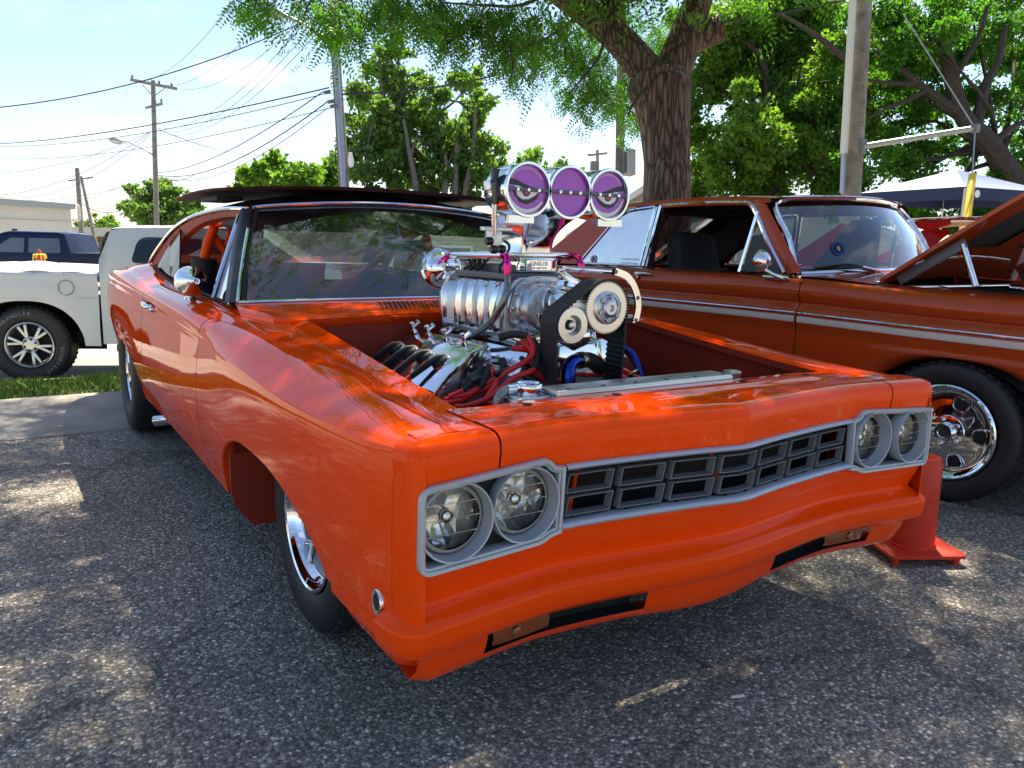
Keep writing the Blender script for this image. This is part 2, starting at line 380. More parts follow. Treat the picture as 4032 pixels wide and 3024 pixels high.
    mW = N.new('ShaderNodeMix'); mW.data_type = 'RGBA'; mW.blend_type = 'MULTIPLY'; mW.inputs[0].default_value = 1; mW.inputs[7].default_value = (1.42, 1.30, 1.12, 1); Lk.new(mE.outputs[2], mW.inputs[6])
    # dried oil drips
    n5 = noi(1.7, 3, .5); mr6 = N.new('ShaderNodeMapRange'); mr6.inputs['From Min'].default_value = .64; mr6.inputs['From Max'].default_value = .74; mr6.inputs['To Max'].default_value = .45; Lk.new(n5.outputs['Fac'], mr6.inputs['Value'])
    mO = N.new('ShaderNodeMix'); mO.data_type = 'RGBA'; mO.inputs[7].default_value = (.045, .042, .040, 1); Lk.new(mr6.outputs[0], mO.inputs[0]); Lk.new(mW.outputs[2], mO.inputs[6])
    Lk.new(mO.outputs[2], b.inputs['Base Color'])
    # relief
    inv = N.new('ShaderNodeMath'); inv.operation = 'SUBTRACT'; inv.inputs[0].default_value = 1; Lk.new(v1.outputs['Distance'], inv.inputs[1])
    sb = N.new('ShaderNodeMath'); sb.operation = 'SUBTRACT'; Lk.new(inv.outputs[0], sb.inputs[0]); Lk.new(mcr.outputs[0], sb.inputs[1])
    ad = N.new('ShaderNodeMath'); ad.operation = 'MULTIPLY_ADD'; ad.inputs[1].default_value = .6; Lk.new(sep.outputs[1], ad.inputs[0]); Lk.new(sb.outputs[0], ad.inputs[2])
    bp = N.new('ShaderNodeBump'); bp.inputs['Strength'].default_value = .75; bp.inputs['Distance'].default_value = .006
    Lk.new(ad.outputs[0], bp.inputs['Height']); Lk.new(bp.outputs[0], b.inputs['Normal'])
    setp(b, rough=.82, spec=.35)
    return mt
ASPHALT = asphalt_mat()
CONCRETE = M('pale_concrete', (.33, .31, .27), .85, var=.28, vscale=3.5, bump=.25, bscale=70)
ROADC = M('bleached_road_concrete', (.33, .31, .27), .88, var=.18, vscale=1.3, bump=.15, bscale=50)
SOIL = M('soil_under_grass', (.06, .075, .025), .95, var=.4, vscale=9, bump=.4, bscale=40)

def heightfield(name, x0, x1, ys, zs, mt, nx=2):
    mb = MB(); xs = np.linspace(x0, x1, nx)
    P = [[(x, y, z) for y, z in zip(ys, zs)] for x in xs]; mb.grid(P)
    return mb.build(name, mt, smooth=False)
# terrain sheet out to the horizon, under everything
tag(heightfield('ground', -900, 900, [-900, -40, 2.9, 5.3, 8, 40, 900], [-.06, -.06, -.06, -.16, -.45, -.70, -.75], ROADC), None, None, kind='structure')
lot = heightfield('parking_lot', -30, 40, [-30, -10, 0, 2.99], [0, 0, 0, 0], ASPHALT); tag(lot, None, None, kind='structure')
kb = MB()
yz = [(2.985, -.05), (2.985, .006), (3.02, .014), (3.10, .018), (3.5, .035), (4.02, .055), (4.06, .050), (4.06, -.1)]
xs = np.linspace(-30, 40, 24)
for i in range(len(xs)-1):
    kb.grid([[(x, y, z) for y, z in yz] for x in (xs[i]+.004, xs[i+1]-.004)])
tag(kb.build('kerb_strip', CONCRETE, smooth=False), None, None, kind='structure')
vs = heightfield('verge', -30, 40, [4.05, 4.6, 5.3, 5.45], [.035, .03, -.09, -.14], SOIL); tag(vs, None, None, kind='structure')
tag(heightfield('road', -60, 60, [5.4, 6.02, 6.05, 8.0, 40], [-.125, -.14, -.37, -.39, -.585], ROADC), None, None, kind='structure')
# grass blades on the verge
def grass():
    n = 52000
    x = RNG.uniform(-9, .9, n); y = RNG.uniform(4.03, 5.42, n); 
    keep = ~((y < 4.12) & (RNG.random(n) < .6)); x, y = x[keep], y[keep]; n = len(x)
    z = np.interp(y, [4.05, 4.6, 5.3, 5.45], [.035, .03, -.09, -.14])
    clump = .6+.8*np.abs(np.sin(x*3.1+np.cos(y*5))*np.cos(x*1.3+y*2.2))
    h = RNG.uniform(.035, .085, n)*clump; w = RNG.uniform(.003, .006, n); a = RNG.uniform(0, 2*np.pi, n); ln = RNG.uniform(.0, .05, n)
    dx, dy = np.cos(a), np.sin(a); b = RNG.uniform(0, 2*np.pi, n)
    V = np.empty((n, 4, 3)); 
    V[:, 0] = np.c_[x-dx*w, y-dy*w, z]; V[:, 1] = np.c_[x+dx*w, y+dy*w, z]
    mxp = np.c_[x+np.cos(b)*ln*.4, y+np.sin(b)*ln*.4, z+h*.6]
    V[:, 2] = mxp+np.c_[dx*w*.7, dy*w*.7, 0*w]; V[:, 3] = np.c_[x+np.cos(b)*ln, y+np.sin(b)*ln, z+h]
    Fc = (np.arange(n)[:, None]*4+np.array([0, 1, 2, 3])[None])
    mt, nt, bs = newmat('grass_blades'); setp(bs, rough=.6)
    tcn = nt.nodes.new('ShaderNodeTexCoord'); nn = nt.nodes.new('ShaderNodeTexNoise'); nn.inputs['Scale'].default_value = 2.2; nn.inputs['Detail'].default_value = 9; nn.inputs['Roughness'].default_value = .8
    nt.links.new(tcn.outputs['Object'], nn.inputs['Vector'])
    r_ = nt.nodes.new('ShaderNodeValToRGB'); e = r_.color_ramp.elements; e[0].position = .3; e[0].color = (.07, .15, .022, 1); e[1].position = .72; e[1].color = (.24, .30, .08, 1)
    q = e.new(.52); q.color = (.13, .22, .032, 1)
    nt.links.new(nn.outputs['Fac'], r_.inputs[0]); nt.links.new(r_.outputs[0], bs.inputs['Base Color'])
    bs.inputs['Subsurface Weight'].default_value = 0
    o = raw('grass', V.reshape(-1, 3), Fc, mt); tag(o, 'short sunlit grass on the verge behind the kerb', 'grass', kind='stuff')
grass()
# ------------------------------------------------------------------ the orange muscle car (world coordinates: front axle at Y=0, nose towards -Y)
CAR = empty('muscle_car', (0, 1.5, 0), 'orange drag coupe with black vinyl roof and blown engine rising through its hood', 'car')
# sections: Y -> (x,z) for  T hood edge, G1, G2 gutter step, R ridge, C crease, M1, M2, B bottom
SEC = {
 -.84: [(.66, .789), (.702, .789), (.708, .789), (.842, .787), (.883, .772), (.893, .66), (.895, .50), (.888, .28)],
 -.83: [(.66, .789), (.702, .789), (.708, .789), (.842, .787), (.884, .772), (.894, .66), (.896, .50), (.888, .28)],
 -.70: [(.65, .791), (.702, .787), (.708, .793), (.842, .789), (.904, .766), (.913, .66), (.914, .50), (.90, .28)],
 -.45: [(.64, .808), (.700, .799), (.706, .805), (.840, .800), (.923, .766), (.930, .66), (.930, .50), (.905, .28)],
 -.15: [(.64, .836), (.700, .826), (.706, .832), (.840, .823), (.931, .769), (.938, .66), (.936, .49), (.905, .28)],
 .20: [(.64, .872), (.700, .860), (.706, .866), (.840, .850), (.932, .780), (.939, .655), (.936, .48), (.905, .285)],
 .50: [(.66, .902), (.705, .885), (.711, .890), (.842, .866), (.929, .787), (.938, .655), (.936, .475), (.902, .29)],
 .85: [(.74, .910), (.76, .905), (.77, .902), (.858, .876), (.921, .797), (.937, .655), (.934, .474), (.90, .295)],
 1.20: [(.765, .916), (.775, .915), (.785, .912), (.868, .893), (.925, .812), (.944, .655), (.941, .475), (.90, .295)],
 1.70: [(.765, .922), (.775, .921), (.785, .918), (.876, .903), (.932, .830), (.952, .66), (.949, .48), (.905, .295)],
 2.15: [(.765, .925), (.775, .924), (.785, .922), (.880, .912), (.937, .845), (.956, .665), (.952, .49), (.91, .30)],
 2.60: [(.765, .955), (.775, .953), (.785, .951), (.876, .938), (.945, .862), (.963, .70), (.958, .52), (.92, .32)],
 3.10: [(.74, 1.00), (.76, .995), (.78, .99), (.872, .958), (.948, .872), (.966, .72), (.96, .55), (.92, .34)],
 3.60: [(.70, .985), (.75, .98), (.77, .975), (.862, .948), (.937, .870), (.955, .74), (.945, .58), (.89, .38)],
 4.00: [(.68, .955), (.73, .95), (.75, .948), (.835, .930), (.900, .86), (.918, .74), (.908, .60), (.85, .42)],
 4.17: [(.66, .94), (.70, .938), (.72, .936), (.80, .922), (.855, .86), (.872, .74), (.862, .61), (.81, .45)],
}
_sy = sorted(SEC); _sv = np.array([SEC[y] for y in _sy])
def section(y): return interp(y, _sy, _sv)
def side_profile(y):
    """dense profile from the hood edge to the rocker: list of (x,z)"""
    s = section(y); out = []
    T, G1, G2, Rr, Cc, M1, M2, B = s
    out += [T, G1, G2]
    for t in (.33, .66, .86): out.append(G2*(1-t)+Rr*t+np.array([0, .006*math.sin(math.pi*t)]))
    sharp = float(np.clip((1.0-y)/.9, 0, 1))                 # front fender creases are crisp, the door's are soft
    for t in (0, .05, .2, .4, .6, .8, .95, 1):
        p = Rr*(1-t)+Cc*t; bul = .004+(1-sharp)*.024
        d = np.array([Cc[1]-Rr[1], -(Cc[0]-Rr[0])]); d = -d/np.linalg.norm(d)
        out.append(p+d*bul*math.sin(math.pi*t)*np.array([1, 1]))
    low = cr([Rr*.35+Cc*.65, Cc, M1, M2, B, B+(B-M2)*.4], 10)
    out += [np.array(p) for p in low[11:41]]
    return np.array(out)
def side_x(y, z):
    pf = side_profile(y)[14:]; return float(np.interp(-z, -pf[:, 1], pf[:, 0]))
def bottom_z(y):
    if y < -.50: return .385
    if y < .57:                                              # front wheel arch
        if y < .03: return .385+(.558-.385)*max(0, 1-abs((y-.03)/.535)**2.3)**.75
        return .29+(.558-.29)*max(0, 1-abs((y-.03)/.54)**3.0)**.55
    if y < 2.42: return float(np.interp(y, [.56, 2.42], [.285, .30]))
    if y < 3.47:
        t = (y-2.945)/.53; return .31+(.55-.31)*max(0, 1-abs(t)**2.8)**.6
    return float(np.interp(y, [3.47, 4.17], [.36, .45]))
def side_panel(name, y0, y1, sgn, ny=None, ztop=True, first=0, label=None):
    ys = np.linspace(y0, y1, ny or int((y1-y0)/.022)+3)
    extra = [v for c in (-.505, .03+.54, 2.945-.53, 2.945+.53) for v in (c-.004, c-.001, c+.001, c+.004, c+.012, c-.012, c+.03, c-.03)]
    ys = np.array(sorted(set([float(v) for v in ys]+[v for v in extra if y0 < v < y1])))
    mb = MB(); G = []
    for y in ys:
        pf = side_profile(y)[first:]; zb = bottom_z(y)
        hi = pf[:22-first]; lo = pf[22-first:]                # lower rows are squeezed above the arch
        z0, z1 = hi[-1][1], lo[-1][1]; zz = np.linspace(0, 1, len(lo)+1)[1:]
        newz = z0+(zb-z0)*zz
        fx = np.interp(-newz, -np.array([q[1] for q in pf[14-first:]]), np.array([q[0] for q in pf[14-first:]]))
        row = [(q[0], q[1]) for q in hi]+list(zip(fx, newz))
        # flange turned inwards at the lower edge
        row += [(row[-1][0]-.006, zb-.004), (row[-1][0]-.03, zb-.003)]
        G.append([(sgn*p[0], y, p[1]) for p in row])
    mb.grid(G)
    o = mb.build(name, ORANGE, CAR, sharp=20 if name == 'front_fender' else 40)
    if label: o['label'] = label
    return o
GAP = .003
for sg in (-1, 1):
    side_panel('front_fender', -.833, .85-GAP, sg)
    side_panel('door', .85+GAP, 2.12-GAP, sg, first=2)
    side_panel('rear_quarter', 2.12+GAP, 4.17, sg, first=0)
    for y in (.85, 2.12):                                    # dark rubber behind the shut lines
        pf = side_profile(y)[2:]; g = [[(sg*(p[0]-.012), y+d, p[1]-.004) for p in pf if p[1] > .3] for d in (-.02, .02)]
        MB().grid(g).build('door_seal', BLACKM, CAR)
# plan line of the nose (x, y) from the centre round the corner to the side
PL_TOP = [(0, -.928), (.02, -.9275), (.15, -.905), (.30, -.886), (.45, -.872), (.55, -.872), (.66, -.880), (.76, -.889), (.83, -.8945), (.858, -.8935), (.874, -.885), (.884, -.868), (.8935, -.83)]
def plan(path, n=6):
    h = cr(path, n); return np.array(h)
def offs(path, d):
    """offset a plan path outward (away from the car)"""
    p = np.asarray(path); t = np.gradient(p, axis=0); t /= np.linalg.norm(t, axis=1)[:, None]
    nrm = np.c_[t[:, 1], -t[:, 0]]                            # path runs +x then +y; outward is right-hand normal
    return p+nrm*d
base = plan(PL_TOP, 12)
for _b in (.674, .678, .853):
    _k = int(np.argmin(abs(base[:, 0]-_b)))
    base[_k] = (_b, np.interp(_b, base[:, 0], base[:, 1]))
def ztop(ax): return float(np.interp(ax, [0, .40, .50, .515, .545, .60, .863], [.700, .707, .699, .702, .722, .7235, .706]))
def zbot(ax): return float(np.interp(ax, [0, .38, .50, .53, .56, .87], [.548, .553, .548, .541, .534, .528]))
def front_shell(name, a0, a1, sgn, with_deck):
    """rolled front edge above grille and lamps, plus the outer lamp surround"""
    rows = [(-.105, .7925), (-.06, .7915), (-.035, .790), (-.018, .786), (-.008, .779), (-.002, .768), (.0, .752), (-.002, .738), (-.006, None)]
    idx = [i for i in range(len(base)) if a0-1e-6 <= base[i][0] <= a1+1e-6]
    mb = MB(); G = []
    for i in idx:
        ax = base[i][0]; crown = .004*math.cos(min(ax/.9, 1)*math.pi/2)
        col = []
        for d, z in rows:
            q = offs(base, d)[i] if d else base[i]
            zz = ztop(ax)-.012 if z is None else z+crown
            col.append((sgn*q[0], q[1], zz))
        G.append(col)
    mb.grid(G)
    if a1 > .87:                                             # outer surround of the lamp bezel, wraps to the side
        idx = [i for i in range(len(base)) if base[i][0] >= .851]
        cols = []
        for i in idx:
            w_ = float(np.clip((base[i][1]+.875)/.04, 0, 1)); cols.append([(sgn*(base[i][0]+(side_x(-.834, z)-.8935)*w_), base[i][1], z) for z in (.752, .73, .70, .67, .64, .61, .58, .555, .53, .51, .49, .47, .45, .42)])
        cols += [[(sgn*(side_x(y_, z)+.0007), y_, z) for z in (.752, .73, .70, .67, .64, .61, .58, .555, .53, .51, .49, .47, .45, .42)] for y_ in (-.815, -.80, -.78, -.755, -.73)]
        mb.grid(cols)
    if with_deck:
        pass
    return mb.build(name, ORANGE, CAR, sharp=50)
for sg in (-1, 1):
    front_shell('fender_nose', .678, .90, sg, False)
# header panel between the seams, with the deck back to the hood opening
hb = MB(); G = []
hx = sorted(set([round(float(v), 5) for v in np.concatenate([-base[base[:, 0] <= .6741][:, 0], base[base[:, 0] <= .6741][:, 0]])])|{-.674, .674})
for x in hx:
    ax = abs(x); crown = .004*math.cos(ax/.9*math.pi/2)
    by = float(np.interp(ax, base[:, 0], base[:, 1])); col = []
    yo = -.665+.035*max(0, (ax-.52)/.15)**2
    zo = .803 if ax < .5 else .803-.009*(ax-.5)/.17
    col += [(x, yo+.004, zo-.030), (x, yo, zo-.003), (x, yo-.006, zo), (x, -.735, zo-.001), (x, -.745, zo-.004)]
    for d, z in [(.105, .7925), (.06, .7915), (.035, .790), (.018, .786), (.008, .779), (.002, .768), (.0, .752), (.002, .738), (.006, None)]:
        zz = ztop(ax)-.012 if z is None else z+crown
        col.append((x, by+d, zz))
    G.append(col)
hb.grid(G); hb.build('header_panel', ORANGE, CAR, sharp=50)
for x, y in ((-.50, -.70), (-.23, -.695), (.23, -.695), (.50, -.70)):          # hood-pin holes
    MB().lathe([(.012, 0), (.012, .0006), (0, .0006)], (x, y-.01, .8045), n=16).build('pin_hole', BLACKM, CAR)
# lower fascia with moulded bumper, follows its own plan line and returns along the side
PL_LOW = [(0, -.899), (.03, -.898), (.09, -.8935), (.15, -.887), (.235, -.876), (.36, -.860), (.50, -.850), (.60, -.857), (.70, -.870), (.80, -.884), (.845, -.888), (.866, -.882), (.880, -.866), (.888, -.84), (.894, -.80), (.900, -.72), (.905, -.62), (.905, -.50)]
low = plan(PL_LOW, 5)
def fascia(name):
    n = len(low); G = []
    rowz = [(.0, None), (-.002, .518), (-.008, .500), (-.016, .482), (-.024, .466), (-.029, .453), (-.0285, .446), (-.025, .440), (-.004, .4265), (.0105, .4175), (.0160, .4125), (.0172, .405), (.015, .378), (.010, .358),
            (.000, .351), (-.008, .345), (-.013, .340), (-.020, .312), (-.028, .290), (-.042, .270), (-.054, .259), (-.072, .256), (-.12, .262)]
    for sgn in (-1, 1):
        cols = []
        for i in range(n):
            ax, y = low[i]; side = 1.0 if (ax > .86 and y > -.795) else 0.
            col = []
            for k, (d, z) in enumerate(rowz):
                dd = (d*(1-side) if d > 0 else d*(1-side*.7)); dd = dd+.012*float(np.clip((ax-.84)/.04, 0, 1))*(1-side) if 7 <= k <= 14 else dd; dd = dd-.045*float(np.clip((ax-.80)/.07, 0, 1))*float(np.clip((k-15)/4, 0, 1))*(1-side*.3) if k > 15 else dd
                zz = zbot(ax)+.006 if z is None else z
                if side > 0 and zz > .385: zz = zz*(1-side)+min(zz, .385)*side   # behind the corner only the lower skirt carries on
                chin = 0
                if k >= 16 and ax < .24: chin = -.010*(1-(ax/.24)**2)
                if side > 0 and zz < .37: zz = max(zz, float(np.interp(y, [-.80, -.60, -.50], [.285, .303, .330])))
                q = offs(low, dd)[i]
                col.append((sgn*q[0], q[1], zz+chin))
            cols.append(col)
        G.append(cols)
    full = [G[0][i] for i in range(n-1, 0, -1)]+G[1]
    nn = len(full)
    def skip(i, j):
        xa = (full[i][16][0]+full[i+1][16][0])/2
        return j in (16, 17) and .235 < abs(xa) < .685 and full[i][16][1] < -.79
    mb = MB(); mb.grid(full, skip=skip)
    return mb.build(name, ORANGE, CAR, sharp=55), full
fo, fas = fascia('front_bumper')
for sg in (-1, 1):                                            # air slots with amber lamps
    a = [p for p in low if .23 <= p[0] <= .69]
    MB().grid([[(sg*p[0], p[1]+.02+d, z) for d, z in ((.0, .346), (.055, .346), (.055, .288), (.015, .284))] for p in a]).build('slot_lining', BLACKM, CAR)
    lp = [p for p in low if .475 <= p[0] <= .675]; mb = MB(); k = len(lp); G2 = []
    for i, p in enumerate(lp):
        t = i/(k-1); sh = .006*(1-abs(2*t-1)**4)
        G2.append([(sg*p[0], p[1]+.036, .341), (sg*p[0], p[1]+.026-sh, .336), (sg*p[0], p[1]+.024-sh, .318), (sg*p[0], p[1]+.030-sh, .300), (sg*p[0], p[1]+.045, .296)])
    mb.grid(G2); tl = mb.build('turn_signal', AMBER, CAR)
    MB().lathe([(.014, 0), (.012, .006), (0, .010)], (sg*.60, -.838, .32), (0, -1, 0), 16).build('bulb', AMBER, tl)
    mk = MB(); mk.lathe([(.0, .002), (.018, .002), (.022, .004), (.027, .004), (.029, .001), (.029, -.006)], (0, 0, 0), (-1, 0, 0) if sg < 0 else (1, 0, 0), 28)
    o = mk.build('side_marker', CHROME, CAR); o.location = (sg*(side_x(-.775, .435)+.001), -.775, .435); o.scale = (1, .8, 1); o.matrix_parent_inverse = parent_inv(CAR)
    MB().lathe([(0, .0035), (.0175, .0030)], (sg*(side_x(-.775, .435)+.001), -.775, .435), (sg, 0, 0), 20, caps=False).build('marker_lens', BLACKG, CAR)
# ---- lamps
def rounded(poly, r, n=5):
    out = []; k = len(poly)
    for i in range(k):
        p, a, b = np.array(poly[i], float), np.array(poly[i-1], float), np.array(poly[(i+1) % k], float)
        rr = r[i] if hasattr(r, '__len__') else r
        u = (a-p)/np.linalg.norm(a-p); v = (b-p)/np.linalg.norm(b-p)
        for j in range(n+1):
            t = j/n; q = p+u*rr*(1-t)**2+v*rr*t**2; out.append(q)
    return out
def nose_y(ax): return float(np.interp(ax, base[:, 0], base[:, 1]))
def bezel(sg):
    outer = rounded([(.506, .698), (.532, .701), (.552, .7225), (.866, .706), (.869, .525), (.566, .531), (.540, .543), (.512, .547)], [.001, .008, .016, .028, .030, .012, .010, .001])
    prof = [(.000, .012), (.000, -.006), (.002, -.009), (.009, -.008), (.011, -.003), (.0150, -.002), (.0165, .002), (.0170, .028)]     # inset, depth
    cen = np.array([.69, .62]); G = []
    k = len(outer)
    nrm = []
    for i in range(k):
        t = outer[(i+1) % k]-outer[i-1]; t = t/np.linalg.norm(t); nrm.append(np.array([t[1], -t[0]]))
    sgnn = 1 if (cen-outer[0])@nrm[0] > 0 else -1
    for i in range(k):
        col = []
        for ins, dep in prof:
            q = outer[i]+nrm[i]*sgnn*ins; col.append((sg*q[0], nose_y(min(q[0], .862))+dep, q[1]))
        G.append(col)
    fr = MB(); fr.grid(G, cu=True); fo_ = fr.build('headlight_bezel', SILVERP, CAR, sharp=35)
    # black backing plate
    bx_, bz_ = np.linspace(.515, .852, 86), np.linspace(.538, .712, 46)
    hole = lambda i, j: min(math.hypot((bx_[i]+bx_[i+1])/2-c[0], (bz_[j]+bz_[j+1])/2-c[1]) for c in ((.783, .6245), (.608, .628))) < .0815
    MB().grid([[(sg*x, nose_y(x)+.026, z) for z in bz_] for x in bx_], skip=hole).build('backing_plate', BLACKM, fo_)
    for cx, cy, cz, nm in ((.783, -.868, .6245, 'outer'), (.608, -.850, .628, 'inner')):
        rg = MB(); fy = -(nose_y(cx)-cy)                          # recessed conical ring round each lamp
        rg.lathe([(.0835, -fy+.03), (.0845, -fy-.004), (.0830, -fy-.008), (.0800, -fy-.007), (.0760, .004), (.0745, .014)], (sg*cx, cy, cz), (0, 1, 0), 48, caps=False)
        rg.build('lamp_ring', SILVERP, fo_, sharp=30)
        hl = MB(); hl.lathe([(.074, .03), (.074, .004), (.071, -.004), (.060, -.009), (.04, -.013), (.02, -.0155), (0, -.016)], (sg*cx, cy+.004, cz), (0, 1, 0), 40)
        lens = hl.build('headlight', LENS, CAR)
        rf = MB(); rf.lathe([(.069, .008), (.060, .024), (.045, .040), (.03, .050), (.016, .056), (0, .057)], (sg*cx, cy+.004, cz), (0, 1, 0), 40, caps=False)
        rf.build('reflector', REFLECT, lens)
        bl = MB(); bl.lathe([(.016, .05), (.0165, .022), (.015, .012), (.010, .006), (0, .004)], (sg*cx, cy+.004, cz), (0, 1, 0), 20); bl.build('bulb_cap', CHROME, lens)
        for q in (-.030, .002, .034):                          # moulded lines in the lens
            w_ = math.sqrt(.066**2-q*q); MB().bar((sg*cx-w_, cy-.0055, cz+q), (sg*cx+w_, cy-.0055, cz+q), .0012, .0012).build('lens_line', LENSLINE, lens)
        rm = MB(); rm.lathe([(.0735, .0), (.0715, -.0045), (.064, -.0085)], (sg*cx, cy+.0035, cz), (0, 1, 0), 40, caps=False); rm.build('lens_rim', LENSRIM, lens)
def lens_mat():
    mt, nt, b = newmat('clear_lamp_lens'); nt.nodes.remove(b); out = nt.nodes['Material Output']
    tr = nt.nodes.new('ShaderNodeBsdfTransparent'); tr.inputs[0].default_value = (.95, .97, .97, 1); gl = nt.nodes.new('ShaderNodeBsdfGlossy'); gl.inputs['Roughness'].default_value = .03
    fr = nt.nodes.new('ShaderNodeFresnel'); fr.inputs[0].default_value = 1.5; mxs = nt.nodes.new('ShaderNodeMixShader')
    nt.links.new(fr.outputs[0], mxs.inputs[0]); nt.links.new(tr.outputs[0], mxs.inputs[1]); nt.links.new(gl.outputs[0], mxs.inputs[2]); nt.links.new(mxs.outputs[0], out.inputs[0])
    return mt
LENS = lens_mat()
def reflect_mat():
    """faceted lamp reflector"""
    mt, nt, b = newmat('faceted_reflector'); setp(b, base=(.98, .98, .98), rough=.06, metal=.66)
    tcn = nt.nodes.new('ShaderNodeTexCoord'); v = nt.nodes.new('ShaderNodeTexVoronoi'); v.inputs['Scale'].default_value = 46; v.feature = 'F1'
    mpn = nt.nodes.new('ShaderNodeMapping'); mpn.inputs['Scale'].default_value = (1, .2, .45)
    nt.links.new(tcn.outputs['Object'], mpn.inputs[0]); nt.links.new(mpn.outputs[0], v.inputs['Vector'])
    sp = nt.nodes.new('ShaderNodeVectorMath'); sp.operation = 'SUBTRACT'; sp.inputs[1].default_value = (.5, .5, .5); nt.links.new(v.outputs['Color'], sp.inputs[0])
    sc = nt.nodes.new('ShaderNodeVectorMath'); sc.operation = 'SCALE'; sc.inputs['Scale'].default_value = 1.1; nt.links.new(sp.outputs[0], sc.inputs[0])
    geo = nt.nodes.new('ShaderNodeNewGeometry'); ad = nt.nodes.new('ShaderNodeVectorMath'); ad.operation = 'ADD'
    nt.links.new(geo.outputs['Normal'], ad.inputs[0]); nt.links.new(sc.outputs[0], ad.inputs[1])
    nr = nt.nodes.new('ShaderNodeVectorMath'); nr.operation = 'NORMALIZE'; nt.links.new(ad.outputs[0], nr.inputs[0]); nt.links.new(nr.outputs[0], b.inputs['Normal'])
    return mt
REFLECT = reflect_mat()
LENSLINE = M('lens_moulding', (.75, .78, .78), .2)
LENSRIM = M('aged_lens_rim', (.45, .43, .36), .25, var=.2, vscale=60)
for sg in (-1, 1): bezel(sg)
# ---- grille: two bright bars, fourteen rectangular frames, dark cavity
def bar_along(name, z0, z1, a, mt, dep=.012):
    xs_ = np.linspace(-a, a, 41); mb = MB()
    mb.grid([[(x, nose_y(abs(x))+d-.004, z) for d, z in ((.03, z1), (.002, z1), (-.004, z1-.004), (-.006, (z0+z1)/2), (-.003, z0+.004), (.004, z0), (.03, z0))] for x in xs_])
    return mb.build(name, mt, CAR, sharp=35)
GT = bar_along('grille_bar', .685, .699, .503, SILVERP); GB = bar_along('grille_bar', .550, .568, .512, SILVERP)
def ring_frame(cx, cz, w, h, bend):
    prof = [(0, .018), (0, .001), (.0010, -.0012), (.0030, -.001), (.0038, .002), (.0068, .018)]
    pts = [(-w/2, -h/2), (0, -h/2), (w/2, -h/2), (w/2, h/2), (0, h/2), (-w/2, h/2)]
    slant = .010
    sl = (nose_y(abs(cx)+.03)-nose_y(max(abs(cx)-.03, 0)))/.06*(1 if cx > 0 else -1) if not bend else 0
    G = []
    for p in pts:
        col = []
        for ins, dep in prof:
            sx = np.sign(p[0]); sz = np.sign(p[1])
            x = p[0]-sx*ins; z = p[1]-sz*ins
            yy = (nose_y(abs(cx))+sl*x) if not bend else nose_y(0)+.16*abs(x)
            col.append((cx+x+slant*(z/h), yy+.008+dep, cz+z))
        G.append(col)
    mb = MB(); mb.grid(G, cu=True)
    return mb
for i in range(-3, 4):
    cx = i*.143
    for cz in (.6505, .5985):
        o = ring_frame(cx, cz, .122, .045, i == 0).build('grille_frame', GREYP, CAR, sharp=25)
        for s_ in (-.035, .035): MB().bar((cx+s_, nose_y(abs(cx))+.02, cz-.0235), (cx+s_, nose_y(abs(cx))+.02, cz-.031), .006).build('grille_peg', BLACKM, o)
MB().grid([[(x, nose_y(abs(x))+.14, z) for z in (.45, .56, .76)] for x in np.linspace(-.6, .6, 13)]).build('grille_cavity', BLACKM, CAR)
for x0, x1 in ((-.44, -.39), (.05, .01)):
    MB().tube([(x0, -.80, .55), (x1, -.78, .72)], .006, 8).build('grille_support', ORANGE, CAR)
# ---- front inner structure: engine bay
bay = MB()
for sg in (-1, 1):
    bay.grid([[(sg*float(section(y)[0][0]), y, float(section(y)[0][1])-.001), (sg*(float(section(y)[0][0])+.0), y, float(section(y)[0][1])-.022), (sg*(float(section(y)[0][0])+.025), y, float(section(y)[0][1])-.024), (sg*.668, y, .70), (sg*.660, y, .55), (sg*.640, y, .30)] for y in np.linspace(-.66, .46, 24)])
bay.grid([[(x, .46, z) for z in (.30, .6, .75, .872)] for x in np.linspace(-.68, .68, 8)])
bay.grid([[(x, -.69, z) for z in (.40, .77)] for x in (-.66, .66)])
bay.build('engine_bay', ORANGE_SHADE, CAR, sharp=40)
